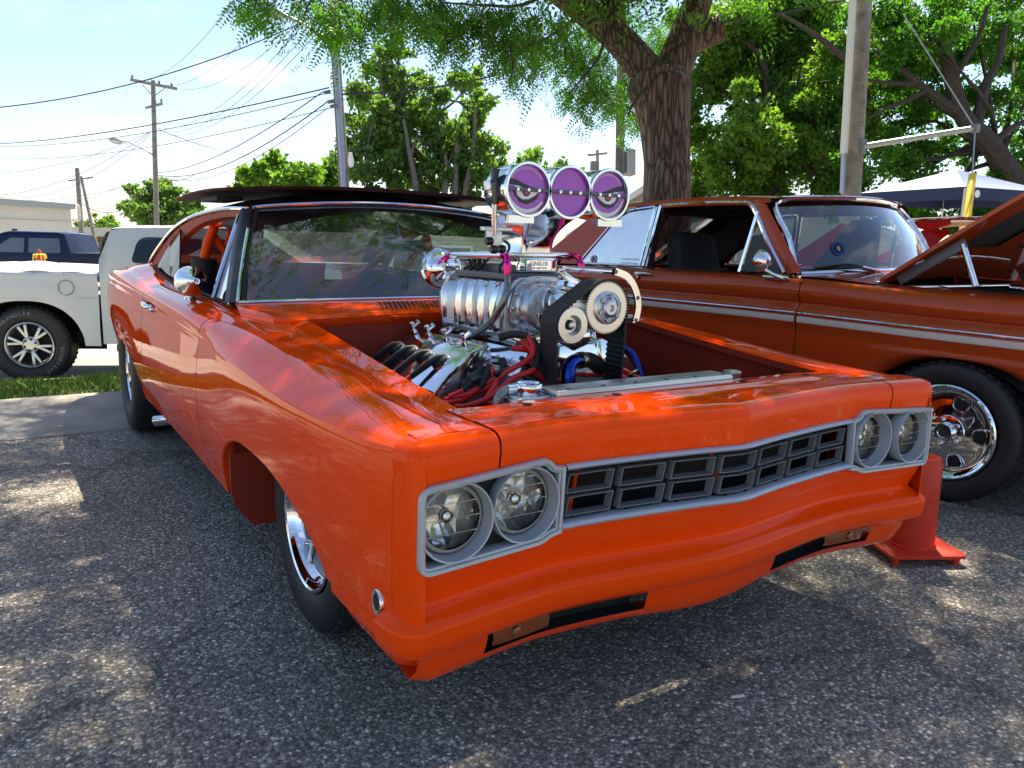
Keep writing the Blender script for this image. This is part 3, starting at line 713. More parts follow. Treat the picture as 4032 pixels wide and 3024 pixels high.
# ---- cowl with vent slots
def cowl():
    mb = MB(); xs_ = np.linspace(-.80, .80, 33); G = []
    for x in xs_:
        ax = abs(x); cr_ = .012*(1-(ax/.8)**2); yf = .43+.06*(1-(ax/.72)**2) if ax < .72 else .43+.0+(ax-.72)*1.5
        yb = .80-.02*(1-(ax/.8)**2)
        yf = min(yf, yb-.1) if ax < .78 else yb-.08
        col = [(x, yf+.012, .862), (x, yf+.002, .878), (x, yf, .893+cr_), (x, yf+.010, .900+cr_)]
        for t in (.1, .3, .55, .75, .9, 1.0): col.append((x, yf+.01+(yb-yf-.01)*t, .900+cr_+.026*t+.004*math.sin(math.pi*t)))
        G.append(col)
    mb.grid(G); c_ = mb.build('cowl_panel', ORANGE, CAR, sharp=35)
    def surf(x, t):
        ax = abs(x); cr_ = .012*(1-(ax/.8)**2); yf = .43+.06*(1-(ax/.72)**2); yb = .80-.02*(1-(ax/.8)**2)
        return (x, yf+.01+(yb-yf-.01)*t, .9012+cr_+.026*t+.004*math.sin(math.pi*t))
    for k in range(30):                                        # vent slots
        x0 = -.30+k*.0195
        P_ = [np.array(surf(x0-.022+.044*t_, .20+.48*t_))+np.array([0, 0, .0008]) for t_ in np.linspace(0, 1, 6)]
        MB().grid([[tuple(p_+np.array([-.0042, 0, 0])), tuple(p_+np.array([.0042, 0, 0]))] for p_ in P_]).build('vent_slot', BLACKM, c_)
    hb_ = MB(); hb_.prism([(-.06, 0), (.06, 0), (.05, -.03), (-.05, -.03)], (-.275, .462, .895), (1, 0, 0), (0, 1, 0), .006); hb_.build('hood_latch_tab', ORANGE, c_, bevel=.001)
    MB().lathe([(.016, 0), (.016, .008), (.011, .016), (.004, .030), (0, .031)], surf(.065, .62), (0, 0, 1), 20).build('wiper_post_cap', GREYP, c_)
cowl()
# ------------------------------------------------------------------ greenhouse, glass, trim, wheels of the orange car
RAIL = [(.612, 1.27, 1.292), (.628, 1.45, 1.298), (.640, 1.70, 1.297), (.655, 2.15, 1.277), (.672, 2.45, 1.243), (.690, 2.68, 1.195), (.715, 2.88, 1.122), (.738, 3.02, 1.055), (.752, 3.09, 1.008)]
railc = np.array(cr(RAIL, 8))
def hdr(t):
    """windscreen top edge, t in -1..1"""
    return np.array([.606*t, 1.262-.10*(1-t*t), 1.290+.036*(1-t*t)])
def wsb(t): return np.array([.795*t, .832-.055*(1-abs(t)**2.4), .928+.012*(1-t*t)])
G = []
for t in np.linspace(-1, 1, 25):
    a, b = wsb(t*.965), hdr(t*.965); bow = .022*(1-t*t)
    G.append([a*(1-s)+b*s+np.array([0, -bow*math.sin(math.pi*s), .010*math.sin(math.pi*s)]) for s in np.linspace(0.01, .985, 12)])
MB().grid(G).build('windscreen', GLASS_W, CAR)
# chrome surround, black gasket, pillars
def strip(name, pts, w, h, mt, parent=CAR, n=8):
    return MB().tube(pts, [w]*len(pts) if not hasattr(w, '__len__') else w, n).build(name, mt, parent)
top = [hdr(t)+np.array([0, -.006, .006]) for t in np.linspace(-1.0, 1.0, 33)]
bot = [wsb(t)+np.array([0, -.010, .001]) for t in np.linspace(-.985, .985, 33)]
strip('windscreen_trim', top, .008, 0, CHROME); strip('windscreen_trim', bot, .008, 0, CHROME)
strip('windscreen_gasket', [p+np.array([0, .004, -.018]) for p in top], .013, 0, BLACKM)
for sg in (-1, 1):
    a, b = wsb(sg*.985), hdr(sg*1.0)
    L_ = [a*(1-s)+b*s+np.array([sg*.006*math.sin(math.pi*s), -.004, 0]) for s in np.linspace(0, 1, 8)]
    strip('windscreen_trim', L_, .0085, 0, CHROME)
    strip('windscreen_gasket', [p+np.array([-sg*.022, .004, 0]) for p in L_], .012, 0, BLACKM)
    # black A-pillar skin
    mb = MB(); mb.grid([[p+np.array([sg*.004, 0, 0]), p+np.array([sg*.026, .022, .004]), p+np.array([sg*.034, .060, -.002]), p+np.array([sg*.012, .075, -.004])] for p in L_])
    mb.build('pillar', VINYL, CAR)
# roof skin: from the header back and down to the tail of the sail panels
def roof_pt(s, t):
    """s 0..1 front to back along the rail, t -1..1 across"""
    i = s*(len(railc)-1); k = min(int(i), len(railc)-2); p = railc[k]*(1-(i-k))+railc[k+1]*(i-k)
    crown = np.interp(s, [0, .12, .35, .6, .8, 1], [.036, .074, .090, .080, .045, .0])
    yf = np.interp(s, [0, .1, .3, 1], [-.10, -.06, 0, 0])
    e = 1-abs(t)**2.4
    return np.array([p[0]*t*1.005, p[1]+yf*(1-t*t), p[2]+.004+crown*e])
mb = MB(); ss = np.linspace(0, 1, 44); tt = np.concatenate([[-1.02], np.linspace(-1, 1, 31), [1.02]])
G = []
for s in ss:
    row = []
    for t in tt:
        p = roof_pt(s, max(-1, min(1, t)))
        if abs(t) > 1: p = p+np.array([np.sign(t)*.004, 0, -.016])
        row.append(p)
    G.append(row)
def skipr(i, j):                                             # rear window opening
    return .60 < ss[i] < .985 and abs((tt[j]+tt[j+1])/2) < .80
mb.grid(G, skip=skipr); mb.build('roof', VINYL, CAR, sharp=60, solid=.004)
MB().grid([[roof_pt(s, t)+np.array([0, 0, -.006]) for t in np.linspace(-.81, .81, 13)] for s in np.linspace(.60, .985, 14)]).build('rear_window', GLASS_S, CAR)
strip('seam_bead', [roof_pt(s, -.78)+np.array([0, 0, .002]) for s in np.linspace(0.02, .55, 24)], .003, 0, VINYL)
strip('seam_bead', [roof_pt(s, .78)+np.array([0, 0, .002]) for s in np.linspace(0.02, .55, 24)], .003, 0, VINYL)
deck = MB(); deck.grid([[(x, y, z+.012*(1-(x/.7)**2)) for y, z in ((3.05, 1.00), (3.5, .985), (4.0, .955), (4.17, .938), (4.20, .90), (4.21, .5))] for x in np.linspace(-.72, .72, 13)])
deck.build('trunk_lid', ORANGE, CAR, sharp=40)
for sg in (-1, 1):
    # chrome drip rail and body-colour window reveal
    strip('drip_rail', [(sg*(p[0]+.012), p[1], p[2]-.004) for p in railc], .0095, 0, CHROME)
    i0 = 10
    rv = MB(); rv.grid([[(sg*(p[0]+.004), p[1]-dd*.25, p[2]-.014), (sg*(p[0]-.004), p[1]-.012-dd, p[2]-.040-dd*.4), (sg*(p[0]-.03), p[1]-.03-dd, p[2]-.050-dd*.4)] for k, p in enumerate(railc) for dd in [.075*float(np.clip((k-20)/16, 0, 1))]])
    rv.build('window_reveal', ORANGE_SHADE, CAR)
    # quarter glass, standing ahead of the sail panel
    q = [(sg*.755, 2.90, .975), (sg*.757, 2.45, .935), (sg*.752, 2.18, .930), (sg*.700, 2.40, 1.14), (sg*.678, 2.52, 1.205), (sg*.700, 2.72, 1.13)]
    MB().add(q, [(0, 1, 2, 3, 4, 5)]).build('quarter_glass', GLASS_S, CAR, smooth=False)
    strip('quarter_glass_edge', [(sg*.7535, 2.175, .928), (sg*.70, 2.395, 1.14), (sg*.677, 2.515, 1.21)], .0045, 0, BLACKM)
    # vent window with chrome frame (leaning back), latch
    v = [(sg*.786, .93, .925), (sg*.778, 1.215, .925), (sg*.640, 1.335, 1.255), (sg*.634, 1.305, 1.262)]
    MB().add(v, [(0, 1, 2, 3)]).build('vent_glass', GLASS_S, CAR, smooth=False)
    strip('vent_frame', [(sg*.790, 1.225, .918), (sg*.640, 1.345, 1.262)], .010, 0, CHROME); strip('vent_frame', [(sg*.796, .905, .915), (sg*.6355, 1.292, 1.27)], .0065, 0, CHROME)
    strip('vent_frame', [(sg*.793, .91, .917), (sg*.784, 1.215, .919)], .005, 0, BLACKM)
    MB().tube([(sg*.730, 1.085, 1.10), (sg*.738, 1.08, 1.06), (sg*.745, 1.085, 1.03)], .007, 8).build('vent_latch', CHROME, CAR)
    # belt weatherstrip
    strip('belt_strip', [(sg*.772, y, float(section(y)[0][1])+.001) for y in np.linspace(.95, 2.9, 20)], .006, 0, BLACKM)
    # door handle
    dh = MB(); y0 = 1.86; x0 = float(section(1.93)[5][0])
    xh = .935
    dh.tube([(sg*(xh), 2.00, .842), (sg*(xh+.022), 1.99, .842), (sg*(xh+.026), 1.93, .841), (sg*(xh+.024), 1.84, .838), (sg*(xh+.004), 1.82, .837)], [.008, .012, .013, .012, .008], 10)
    dh.lathe([(.015, 0), (.015, .010), (.010, .016), (0, .017)], (sg*.936, 1.83, .826), (sg, 0, 0), 16)
    dh.build('door_handle', CHROME, CAR)
# conical chrome mirror on the right door
mi = MB(); ax_ = Vector((-.10, -.98, .12)).normalized(); cM = Vector((-.862, 1.275, .985))
prof = [(.0, -.085), (.014, -.080), (.045, -.030), (.060, .0), (.064, .012), (.062, .022), (.055, .024)]
mi.lathe([(r_, -h) for r_, h in prof], cM, ax_, 36)
mo = mi.build('wing_mirror', CHROME, CAR, sharp=30)
mo2 = MB(); mo2.tube([(-.862, 1.315, .905), (-.862, 1.312, .925), (-.864, 1.250, .955), (-.864, 1.232, .975)], [.024, .016, .012, .013], 14); mo2.build('mirror_stalk', CHROME, mo)
ml_ = MB(); ml_.lathe([(0, .0245), (.054, .0245)], cM, -ax_, 30, caps=False); ml_.build('mirror_glass', CHROME, mo)
# ---- interior
it = MB()
it.box((0, 1.9, .42), (1.62, 2.3, .04)); it.box((0, .92, .86), (1.44, .20, .12)); it.box((0, .98, .70), (1.44, .10, .30))
it.grid([[(x, y, z) for y, z in ((2.55, .45), (2.62, .80), (2.75, .915))] for x in (-.74, .74)])
it.build('cabin_floor', DARKINT, CAR, bevel=.01)
hl_ = MB(); hl_.grid([[roof_pt(s, t)+np.array([0, 0, -.03]) for t in np.linspace(-.98, .98, 9)] for s in np.linspace(.02, .58, 12)]); hl_.build('headliner', DARKINT, CAR)
for x in (-.36, .36):
    se = MB(); se.box((x, 1.72, .60), (.50, .50, .16)); se.box((x, 1.98, .78), (.48, .14, .44), Matrix.Rotation(R(-14), 3, 'X'), (.8, 1)); se.build('seat', DARKINT, CAR, bevel=.04)
sw = MB(); cS = Vector((.36, 1.20, .93)); axs = Vector((0, -.90, .42)).normalized(); u_ = Vector((1, 0, 0)); w_ = axs.cross(u_)
sw.tube([cS+(u_*math.cos(a)+w_*math.sin(a))*.185 for a in np.linspace(0, 2*math.pi, 33)[:-1]], .013, 8, closed=True)
for a in (0, 2.09, 4.19): sw.tube([cS, cS+(u_*math.cos(a+1.57)+w_*math.sin(a+1.57))*.18], .009, 6)
sw.build('steering_wheel', BLACKM, CAR)
cage = MB()
cage.tube(cr([(-.66, 2.12, .45), (-.655, 2.10, .95), (-.60, 2.06, 1.20), (-.50, 2.03, 1.255), (.50, 2.03, 1.255), (.60, 2.06, 1.20), (.655, 2.10, .95), (.66, 2.12, .45)], 6), .024, 12)
for sg in (-1, 1):
    cage.tube(cr([(sg*.58, 2.05, 1.235), (sg*.575, 1.70, 1.245), (sg*.57, 1.32, 1.225), (sg*.70, .98, .90), (sg*.72, .95, .5)], 6), .022, 12)
    cage.tube([(sg*.50, 2.06, 1.23), (sg*.40, 3.0, .80)], .022, 10)
    cage.tube([(sg*.64, 2.10, .80), (sg*.68, 1.0, .62)], .022, 10)
    cage.tube([(sg*.60, 2.08, 1.18), (sg*.20, 2.12, .62)], .02, 10)
cage.tube([(-.57, 1.31, 1.245), (.57, 1.31, 1.245)], .022, 10)
cage.build('roll_cage', ORANGE, CAR)
for sg in (-1, 1):
    MB().tube([(sg*.645, 2.085, 1.06), (sg*.657, 2.103, .86)], .062, 14).build('roll_bar_padding', DARKINT, CAR)
    MB().tube([(sg*.575, 1.80, 1.245), (sg*.57, 1.36, 1.232)], .040, 12).build('roll_bar_padding', DARKINT, CAR)
MB().tube([(.16, 1.31, 1.245), (.55, 1.31, 1.24)], .045, 12).build('roll_bar_padding', DARKINT, CAR); MB().tube([(-.50, 1.31, 1.245), (-.15, 1.31, 1.245)], .045, 12).build('roll_bar_padding', DARKINT, CAR)
iw = MB(); iw.box((0, 2.9, .88), (1.36, .5, .02)); iw.box((0, 2.66, .70), (1.3, .03, .42), Matrix.Rotation(R(-8), 3, 'X')); iw.build('rear_bulkhead', ORANGE, CAR)
tw = MB(); 0 and tw.prism([(-.26, .30), (.26, .30), (.30, .16), (.02, -.26), (-.06, -.26), (-.30, .16)], (.14, 2.35, .95), (1, 0, 0), (0, .12, 1), .03)
rv = MB(); rv.prism(rounded([(-.115, -.022), (.115, -.027), (.108, .027), (-.108, .027)], .02), (.02, 1.13, 1.145), (1, 0, 0), (0, .12, 1), .022); rvm = rv.build('rear_view_mirror', GREYP, CAR, bevel=.003)
MB().tube([(.02, 1.14, 1.17), (.02, 1.18, 1.24)], .006, 8).build('mirror_arm', CHROME, rvm)
# ---- wheels
def tyre(r0, r1, w, mt=None, n=56, tread=True):
    """tyre about the X axis at the origin, outer face towards -X"""
    h = w/2; mb = MB()
    pr_ = [(r0, h*.72), (r0+.010, h*.86), (r0+(r1-r0)*.30, h*.985), (r0+(r1-r0)*.55, h), (r0+(r1-r0)*.80, h*.965), (r1-.012, h*.88), (r1-.002, h*.74), (r1, h*.5), (r1+.001, 0)]
    prof_ = [(r_, -x_) for r_, x_ in pr_]+[(r_, x_) for r_, x_ in reversed(pr_[:-1])]
    mb.lathe(prof_, (0, 0, 0), (1, 0, 0), n, caps=False)
    if tread:
        for k in range(46):
            a = 2*math.pi*k/46
            for xx, ww, da in ((-h*.55, h*.42, 0), (0, h*.42, .05), (h*.55, h*.42, 0)):
                aa = a+da; c_, s_ = math.cos(aa), math.sin(aa)
                mb.box((xx, c_*(r1+.001), s_*(r1+.001)), (ww, .030, .007), Matrix.Rotation(aa, 3, 'X') @ Matrix.Rotation(R(90), 3, 'X') @ Matrix.Rotation(R(-90), 3, 'X') @ Matrix(((1, 0, 0), (0, 0, -1), (0, 1, 0))) )
    return mb
def front_wheel(side):
    e = MB(); wheel = tyre(.205, .325, .185)
    t_ = wheel.build('wheel', TYRE, CAR, sharp=45)
    rim = MB(); rim.lathe([(.203, -.072), (.206, -.082), (.200, -.086), (.194, -.082), (.190, -.068), (.186, -.055), (.180, -.050)], (0, 0, 0), (1, 0, 0), 48, caps=False)
    rim.lathe([(.180, -.050), (.177, -.040), (.174, -.038)], (0, 0, 0), (1, 0, 0), 48, caps=False)
    rim.lathe([(.05, -.03), (.05, -.075), (.040, -.082), (0, -.084)], (0, 0, 0), (1, 0, 0), 24)
    for k in range(5):
        a = 2*math.pi*k/5; rim.lathe([(.010, -.05), (.010, -.072), (.006, -.078), (0, -.079)], (0, .075*math.cos(a), .075*math.sin(a)), (1, 0, 0), 10)
    rr = rim.build('rim', CHROME, t_, sharp=40)
    dsc = MB(); dsc.lathe([(.176, -.037), (.10, -.036), (.05, -.038)], (0, 0, 0), (1, 0, 0), 40, caps=False); dd_ = dsc.build('wheel_disc', GREYP, rr); dd_.matrix_parent_inverse = Matrix.Identity(4)
    for k in range(5):
        a = 2*math.pi*k/5+.3; sp_ = MB().bar((-.052, .04*math.cos(a), .04*math.sin(a)), (-.046, .176*math.cos(a), .176*math.sin(a)), .045, .02, up=(1, 0, 0)).build('spoke', ALU, rr, bevel=.004); sp_.matrix_parent_inverse = Matrix.Identity(4)
    t_.location = (-.715 if side < 0 else .715, .03, .325); 
    if side > 0: t_.rotation_euler = (0, 0, math.pi)
    t_.matrix_parent_inverse = parent_inv(CAR)
    rr.matrix_parent_inverse = Matrix.Identity(4)
    return t_
front_wheel(-1); front_wheel(1)
for sg in (-1, 1):
    t_ = tyre(.20, .365, .36, tread=False).build('wheel', TYRE, CAR, sharp=45); t_.location = (sg*.775, 2.94, .368); t_.matrix_parent_inverse = parent_inv(CAR)
    rim = MB(); rim.lathe([(.198, -.13), (.206, -.145), (.198, -.150), (.188, -.14), (.180, -.02), (.17, .0), (.06, .0), (.05, -.06), (0, -.062)], (0, 0, 0), (1, 0, 0), 40, caps=False)
    r2_ = rim.build('rim', CHROME, t_, sharp=40); r2_.matrix_parent_inverse = Matrix.Identity(4)
    if sg > 0: t_.rotation_euler = (0, 0, math.pi)
# wheelhouse linings
for sg in (-1, 1):
    wh = MB(); G = []
    for a in np.linspace(-12, 192, 22):
        rr_ = .42; c_, s_ = math.cos(R(a)), math.sin(R(a))
        G.append([(sg*x, .03+rr_*1.26*c_, max(.29 if c_ > 0 else .40, .22+rr_*.93*s_)) for x in (.900, .80, .55)])
    wh.grid(G); wh.grid([[(sg*.55, y, z) for z in (.22, .75)] for y in (-.5, .55)]); wh.build('wheelhouse', ORANGE_SHADE, CAR)
    # flat splash shield hanging behind the wheel
    sp = MB(); sp.prism([(.60, .20), (.752, .190), (.845, .192), (.905, .275), (.915, .33), (.915, .46), (.86, .545), (.60, .56)], (0, .47 if sg > 0 else .455, 0), (sg, 0, 0), (0, 0, 1), .012); sp.build('splash_shield', ORANGE_SHADE, CAR)
    G = []
    for a in np.linspace(-5, 185, 18): G.append([(sg*x, 2.945+.53*math.cos(R(a)), .30+.30*math.sin(R(a))) for x in (.92, .55)])
    w2 = MB(); w2.grid(G); w2.grid([[(sg*.55, y, z) for z in (.3, .6)] for y in (2.4, 3.5)]); w2.build('wheelhouse', BLACKM, CAR)
    ex = MB(); ex.tube([(sg*.72, 2.25, .20), (sg*.80, 2.40, .17), (sg*.865, 2.46, .155)], .032, 20, cap=False); ex.build('exhaust_tip', CHROME, CAR)
un = MB(); un.box((0, 1.6, .36), (1.10, 4.4, .10)); un.build('underbody', BLACKM, CAR)
tl = MB(); tl.box((0, 4.20, .42), (1.70, .05, .20)); tl.box((-.86, 4.12, .60), (.06, .10, .05)); tl.build('rear_bumper', REDP, CAR, bevel=.01)
# ------------------------------------------------------------------ the hood, taken off and laid across the roof
HOOD = empty('detached_hood', (-.06, 1.8, 1.36), 'dark orange detached hood panel lying flat across the black roof', 'hood')
hd = MB(); G = []; G2 = []
for x in np.linspace(-.70, .74, 25):
    t = x/.72; e = 1-min(abs(t), 1)**2.2
    row = []
    for y in np.linspace(1.20, 2.42, 15):
        sY = (y-1.2)/1.22; z = 1.366+.030*e+.016*math.sin(math.pi*sY)-.010*sY
        row.append((x-.02, y-.05*e*(1-sY), z))
    G.append(row)
    G2.append([(p[0]*.985, p[1]+.012*(1 if i < 7 else -1), p[2]-(.010+.004*e)) for i, p in enumerate(row)])
hd.grid(G); hp = hd.build('hood_skin', ORANGE, HOOD, sharp=50)
h2 = MB(); h2.grid(G2)
h2.grid([[G[i][0], G2[i][0]] for i in range(25)]); h2.grid([[G[i][-1], G2[i][-1]] for i in range(25)]); h2.grid([[G[0][j], G2[0][j]] for j in range(15)]); h2.grid([[G[-1][j], G2[-1][j]] for j in range(15)])
h2.build('hood_frame', M('shaded_hood_red', (.045, .008, .006), .5), HOOD, sharp=50)  # underside and edges: their shade is put into this dark red
for c_, d_ in (((-.62, 1.75, 1.342), (.12, .34, .022)), ((.52, 1.75, 1.346), (.12, .34, .022))): MB().box(c_, d_).build('hood_brace', DARKINT, HOOD, bevel=.006)
# ------------------------------------------------------------------ blown engine of the orange car (parts of the car)
def qs(px, py, **k): return at(px, py, **k)
def hull(circles, n=48):
    """outline of a belt wrapped round circles (x,z,r), counter-clockwise"""
    P = []
    for x, z, r_ in circles:
        for a in np.linspace(0, 2*math.pi, n, endpoint=False): P.append((x+r_*math.cos(a), z+r_*math.sin(a)))
    P = sorted(set((round(a, 6), round(b, 6)) for a, b in P))
    def half(pts):
        h = []
        for p in pts:
            while len(h) > 1 and (h[-1][0]-h[-2][0])*(p[1]-h[-2][1])-(h[-1][1]-h[-2][1])*(p[0]-h[-2][0]) <= 0: h.pop()
            h.append(p)
        return h
    lo, up = half(P), half(P[::-1]); return lo[:-1]+up[:-1]
# block and heads
bk = MB(); bk.box((0, .10, .58), (.36, .62, .36)); bk.box((0, -.24, .56), (.42, .06, .34)); bk.build('engine_block', GREYP, CAR, bevel=.01)
mf = MB(); mf.box((0, .12, .80), (.36, .56, .10), None, (.72, 1)); mf.box((0, .14, .865), (.30, .50, .035)); mf.build('intake_manifold', POLISH, CAR, bevel=.006)
# valve covers: long polished boxes with a sloping top
def vcover(sg):
    pr_ = [(.205, .760), (.215, .845), (.235, .852), (.300, .826), (.365, .770), (.418, .712), (.420, .690), (.385, .610), (.25, .66)]
    mb = MB(); k = len(pr_)
    mb.add([(sg*x, -.065, z) for x, z in pr_]+[(sg*x, .435, z) for x, z in pr_], [tuple(range(k)), tuple(range(2*k-1, k-1, -1))]+[(i, (i+1) % k, k+(i+1) % k, k+i) for i in range(k)])
    o = mb.build('valve_cover', POLISH, CAR, bevel=.006, sharp=30)
    for y in (.02, .15, .28, .40):                               # breather posts along the upper edge
        b = MB(); b.lathe([(.012, 0), (.010, .012), (.007, .014), (.007, .030), (.010, .032), (.010, .038), (.006, .042), (0, .043)], (sg*.262, y, .842), (sg*.3, 0, .95), 12)
        b.tube([(sg*.266, y, .868), (sg*.255, y-.016, .884)], [.008, .009], 8); b.build('cover_post', CHROME, o)
    for i, y in enumerate((.03, .145, .26, .375)):               # plug wells with rubber boots
        ax_v = Vector((sg*.66, 0, .75)); c_ = Vector((sg*.345, y, .792))
        w = MB(); w.lathe([(.033, -.004), (.033, .002), (.028, .003), (.025, .0)], c_, ax_v, 24, caps=False); w.build('plug_well', CHROME, o)
        b = MB(); b.lathe([(.029, -.002), (.030, .006), (.025, .012), (.014, .016), (0, .017)], c_, ax_v, 18); b.tube([c_+ax_v*.012+Vector((-sg*.020, -.012, .008)), c_+ax_v*.016, c_+ax_v*.010+Vector((sg*.030, .016, -.014)), c_+Vector((sg*.085, .040, -.050))], [.009, .0135, .0125, .0095], 10); b.build('plug_boot', BLACK, o)
    return o
vcover(-1); vcover(1)
# blower case with ribs
def extr(prof, y0, y1, name, mt, parent, bevel=0.0, sharp=30):
    pts = [(x, z) for x, z in prof if x > 0]; full = [(x, z) for x, z in pts]+[(-x, z) for x, z in reversed(pts)]
    k = len(full); mb = MB(); mb.add([(x, y0, z) for x, z in full]+[(x, y1, z) for x, z in full], [tuple(range(k)), tuple(range(2*k-1, k-1, -1))]+[(i, (i+1) % k, k+(i+1) % k, k+i) for i in range(k)])
    return mb.build(name, mt, parent, bevel=bevel, sharp=sharp)
CASE = [(.098, 1.052), (.118, 1.044), (.134, 1.020), (.142, .985), (.143, .930), (.140, .890), (.160, .884), (.160, .866)]
BL = extr(CASE, -.035, .365, 'supercharger_case', BRUSH, CAR, bevel=.004, sharp=30)
for k, y in enumerate((.045, .125, .205, .285)):
    for sg in (-1, 1):
        prf = cr([(.112, 1.050), (.140, 1.036), (.156, 1.000), (.161, .955), (.160, .915), (.158, .884)], 4)
        inn = cr([(.100, 1.046), (.122, 1.028), (.136, .995), (.140, .955), (.140, .915), (.138, .884)], 4); mb = MB(); w = .009
        mb.grid([[(sg*b_[0], y-w*1.8, b_[1]), (sg*(a_[0]-.003), y-w*.9, a_[1]), (sg*a_[0], y-w*.5, a_[1]), (sg*a_[0], y+w*.5, a_[1]), (sg*(a_[0]-.003), y+w*.9, a_[1]), (sg*b_[0], y+w*1.8, b_[1])] for a_, b_ in zip(prf, inn)])
        mb.build('case_rib', POLISH, BL, sharp=40)
    MB().lathe([(.011, 0), (.011, .009), (.007, .011), (0, .011)], (-.152, y-.036, .884), (0, 0, 1), 6).build('case_bolt', BLACKG, BL)
ENDP = [(.108, 1.062), (.130, 1.054), (.160, 1.020), (.170, .970), (.168, .900), (.164, .866)]
extr(ENDP, -.066, -.035, 'end_plate', BRUSH, BL, bevel=.004)
extr(ENDP, .365, .395, 'end_plate', POLISH, BL, bevel=.004)
def stadium(a, r_, n=18):
    return [(a+r_*math.cos(t), r_*math.sin(t)) for t in np.linspace(-math.pi/2, math.pi/2, n)]+[(-a+r_*math.cos(t), r_*math.sin(t)) for t in np.linspace(math.pi/2, 3*math.pi/2, n)]
def stad_loft(rows, name, mt, parent, cz=.967):
    mb = MB(); G = [[(x, y, cz+z) for x, z in stadium(a, r_)] for a, r_, y in rows]; mb.grid(G, cv=True); k = len(G[-1]); b = len(mb.v)
    mb.add(G[-1], [tuple(range(k))]); return mb.build(name, mt, parent, sharp=35)
GC = stad_loft([(.062, .100, -.068), (.062, .101, -.088), (.062, .098, -.093), (.060, .084, -.094), (.058, .080, -.100), (.056, .078, -.128), (.055, .074, -.137), (.054, .066, -.141)], 'gear_cover', BRUSH, BL)
for i, (x, z) in enumerate(stadium(.062, .091, 7)):
    MB().lathe([(.0085, 0), (.0085, .007), (.005, .010), (0, .010)], (x, -.093, .967+z), (0, -1, 0), 10).build('cover_bolt', ALU, GC)
for i, ch in enumerate('DYERS'):
    text_mesh('cover_letter', ch, .027, WHITEE, (-.088, -.1415, 1.012-i*.0225), (1, 0, 0), (0, 0, 1), GC, depth=.0016, bold=.0006)
MB().lathe([(.013, 0), (.013, .004), (.010, .006), (.010, .016), (.007, .020), (0, .020)], (-.052, -.141, 1.030), (0, -1, 0), 10).build('oil_plug', ALU, GC)
# drive snout and toothed pulley
sn = MB(); sn.lathe([(.074, .138), (.074, .150), (.060, .153), (.056, .170), (.054, .235), (.048, .240), (.046, .30)], (0, 0, .985), (0, -1, 0), 36); SN = sn.build('drive_snout', POLISH, CAR, sharp=30)
for a in range(6): MB().lathe([(.006, 0), (.006, .006), (0, .006)], (.066*math.cos(a*1.05+.4), -.150, .985+.066*math.sin(a*1.05+.4)), (0, -1, 0), 10).build('snout_bolt', BLACKG, SN)
def gear_pulley(c, r_, y0, y1, teeth, name):
    mb = MB(); pts = []
    for k in range(teeth):
        a = 2*math.pi*k/teeth; d = 2*math.pi/teeth
        for f_, rr in ((0, r_), (.42, r_), (.5, r_-.0045), (.92, r_-.0045)): pts.append((math.cos(a+d*f_)*rr, math.sin(a+d*f_)*rr))
    n = len(pts); F_ = [(c[0]+x, y0, c[1]+z) for x, z in pts]; B_ = [(c[0]+x, y1, c[1]+z) for x, z in pts]
    I_ = [(c[0]+x*.62, y0, c[1]+z*.62) for x, z in pts]
    mb.add(F_+B_+I_, [(i, (i+1) % n, n+(i+1) % n, n+i) for i in range(n)]+[(i, 2*n+i, 2*n+(i+1) % n, (i+1) % n) for i in range(n)])
    mb.lathe([(r_*.64, 0), (r_*.63, .006), (r_*.60, .008)], (c[0], y0, c[1]), (0, -1, 0), 40, caps=False)
    return mb.build(name, MACH, CAR, sharp=30)
UP = gear_pulley((0, .988), .0775, -.372, -.290, 56, 'blower_pulley')
hb2 = MB(); hb2.lathe([(.050, -.004), (.047, .006), (.040, .008), (.036, .004), (.030, .006), (.026, .018), (.020, .022), (.010, .022), (.009, .014), (0, .014)], (0, -.372, .988), (0, -1, 0), 40); HB = hb2.build('pulley_hub', BRUSH, UP, sharp=30)
for k in range(6):
    a = k*math.pi/3+.35; MB().lathe([(.0065, 0), (.0065, .013), (.004, .0135), (.0035, .009), (0, .009)], (.036*math.cos(a), -.378, .988+.036*math.sin(a)), (0, -1, 0), 12).build('hub_bolt', ALU, UP)
ID = MB(); ID.lathe([(.046, -.075), (.050, -.070), (.050, -.004), (.052, 0), (.052, .004), (.030, .005), (.028, -.004), (.024, -.014), (.016, -.014)], (-.126, -.372, .940), (0, -1, 0), 44); IDo = ID.build('idler_pulley', MACH, CAR, sharp=30)
MB().lathe([(.015, -.014), (.015, -.008), (0, -.008)], (-.126, -.372, .940), (0, -1, 0), 20).build('bearing', BLACKM, IDo)
MB().lathe([(.011, -.010), (.011, .0), (.008, .002), (0, .002)], (-.126, -.372, .940), (0, -1, 0), 6).build('idler_bolt', MACH, IDo)
MB().prism([(-.16, .0), (-.08, -.02), (.04, -.10), (-.02, -.12), (-.14, -.06)], (-.03, -.285, .97), (1, 0, 0), (0, 0, 1), -.012).build('idler_bracket', POLISH, CAR, bevel=.003)
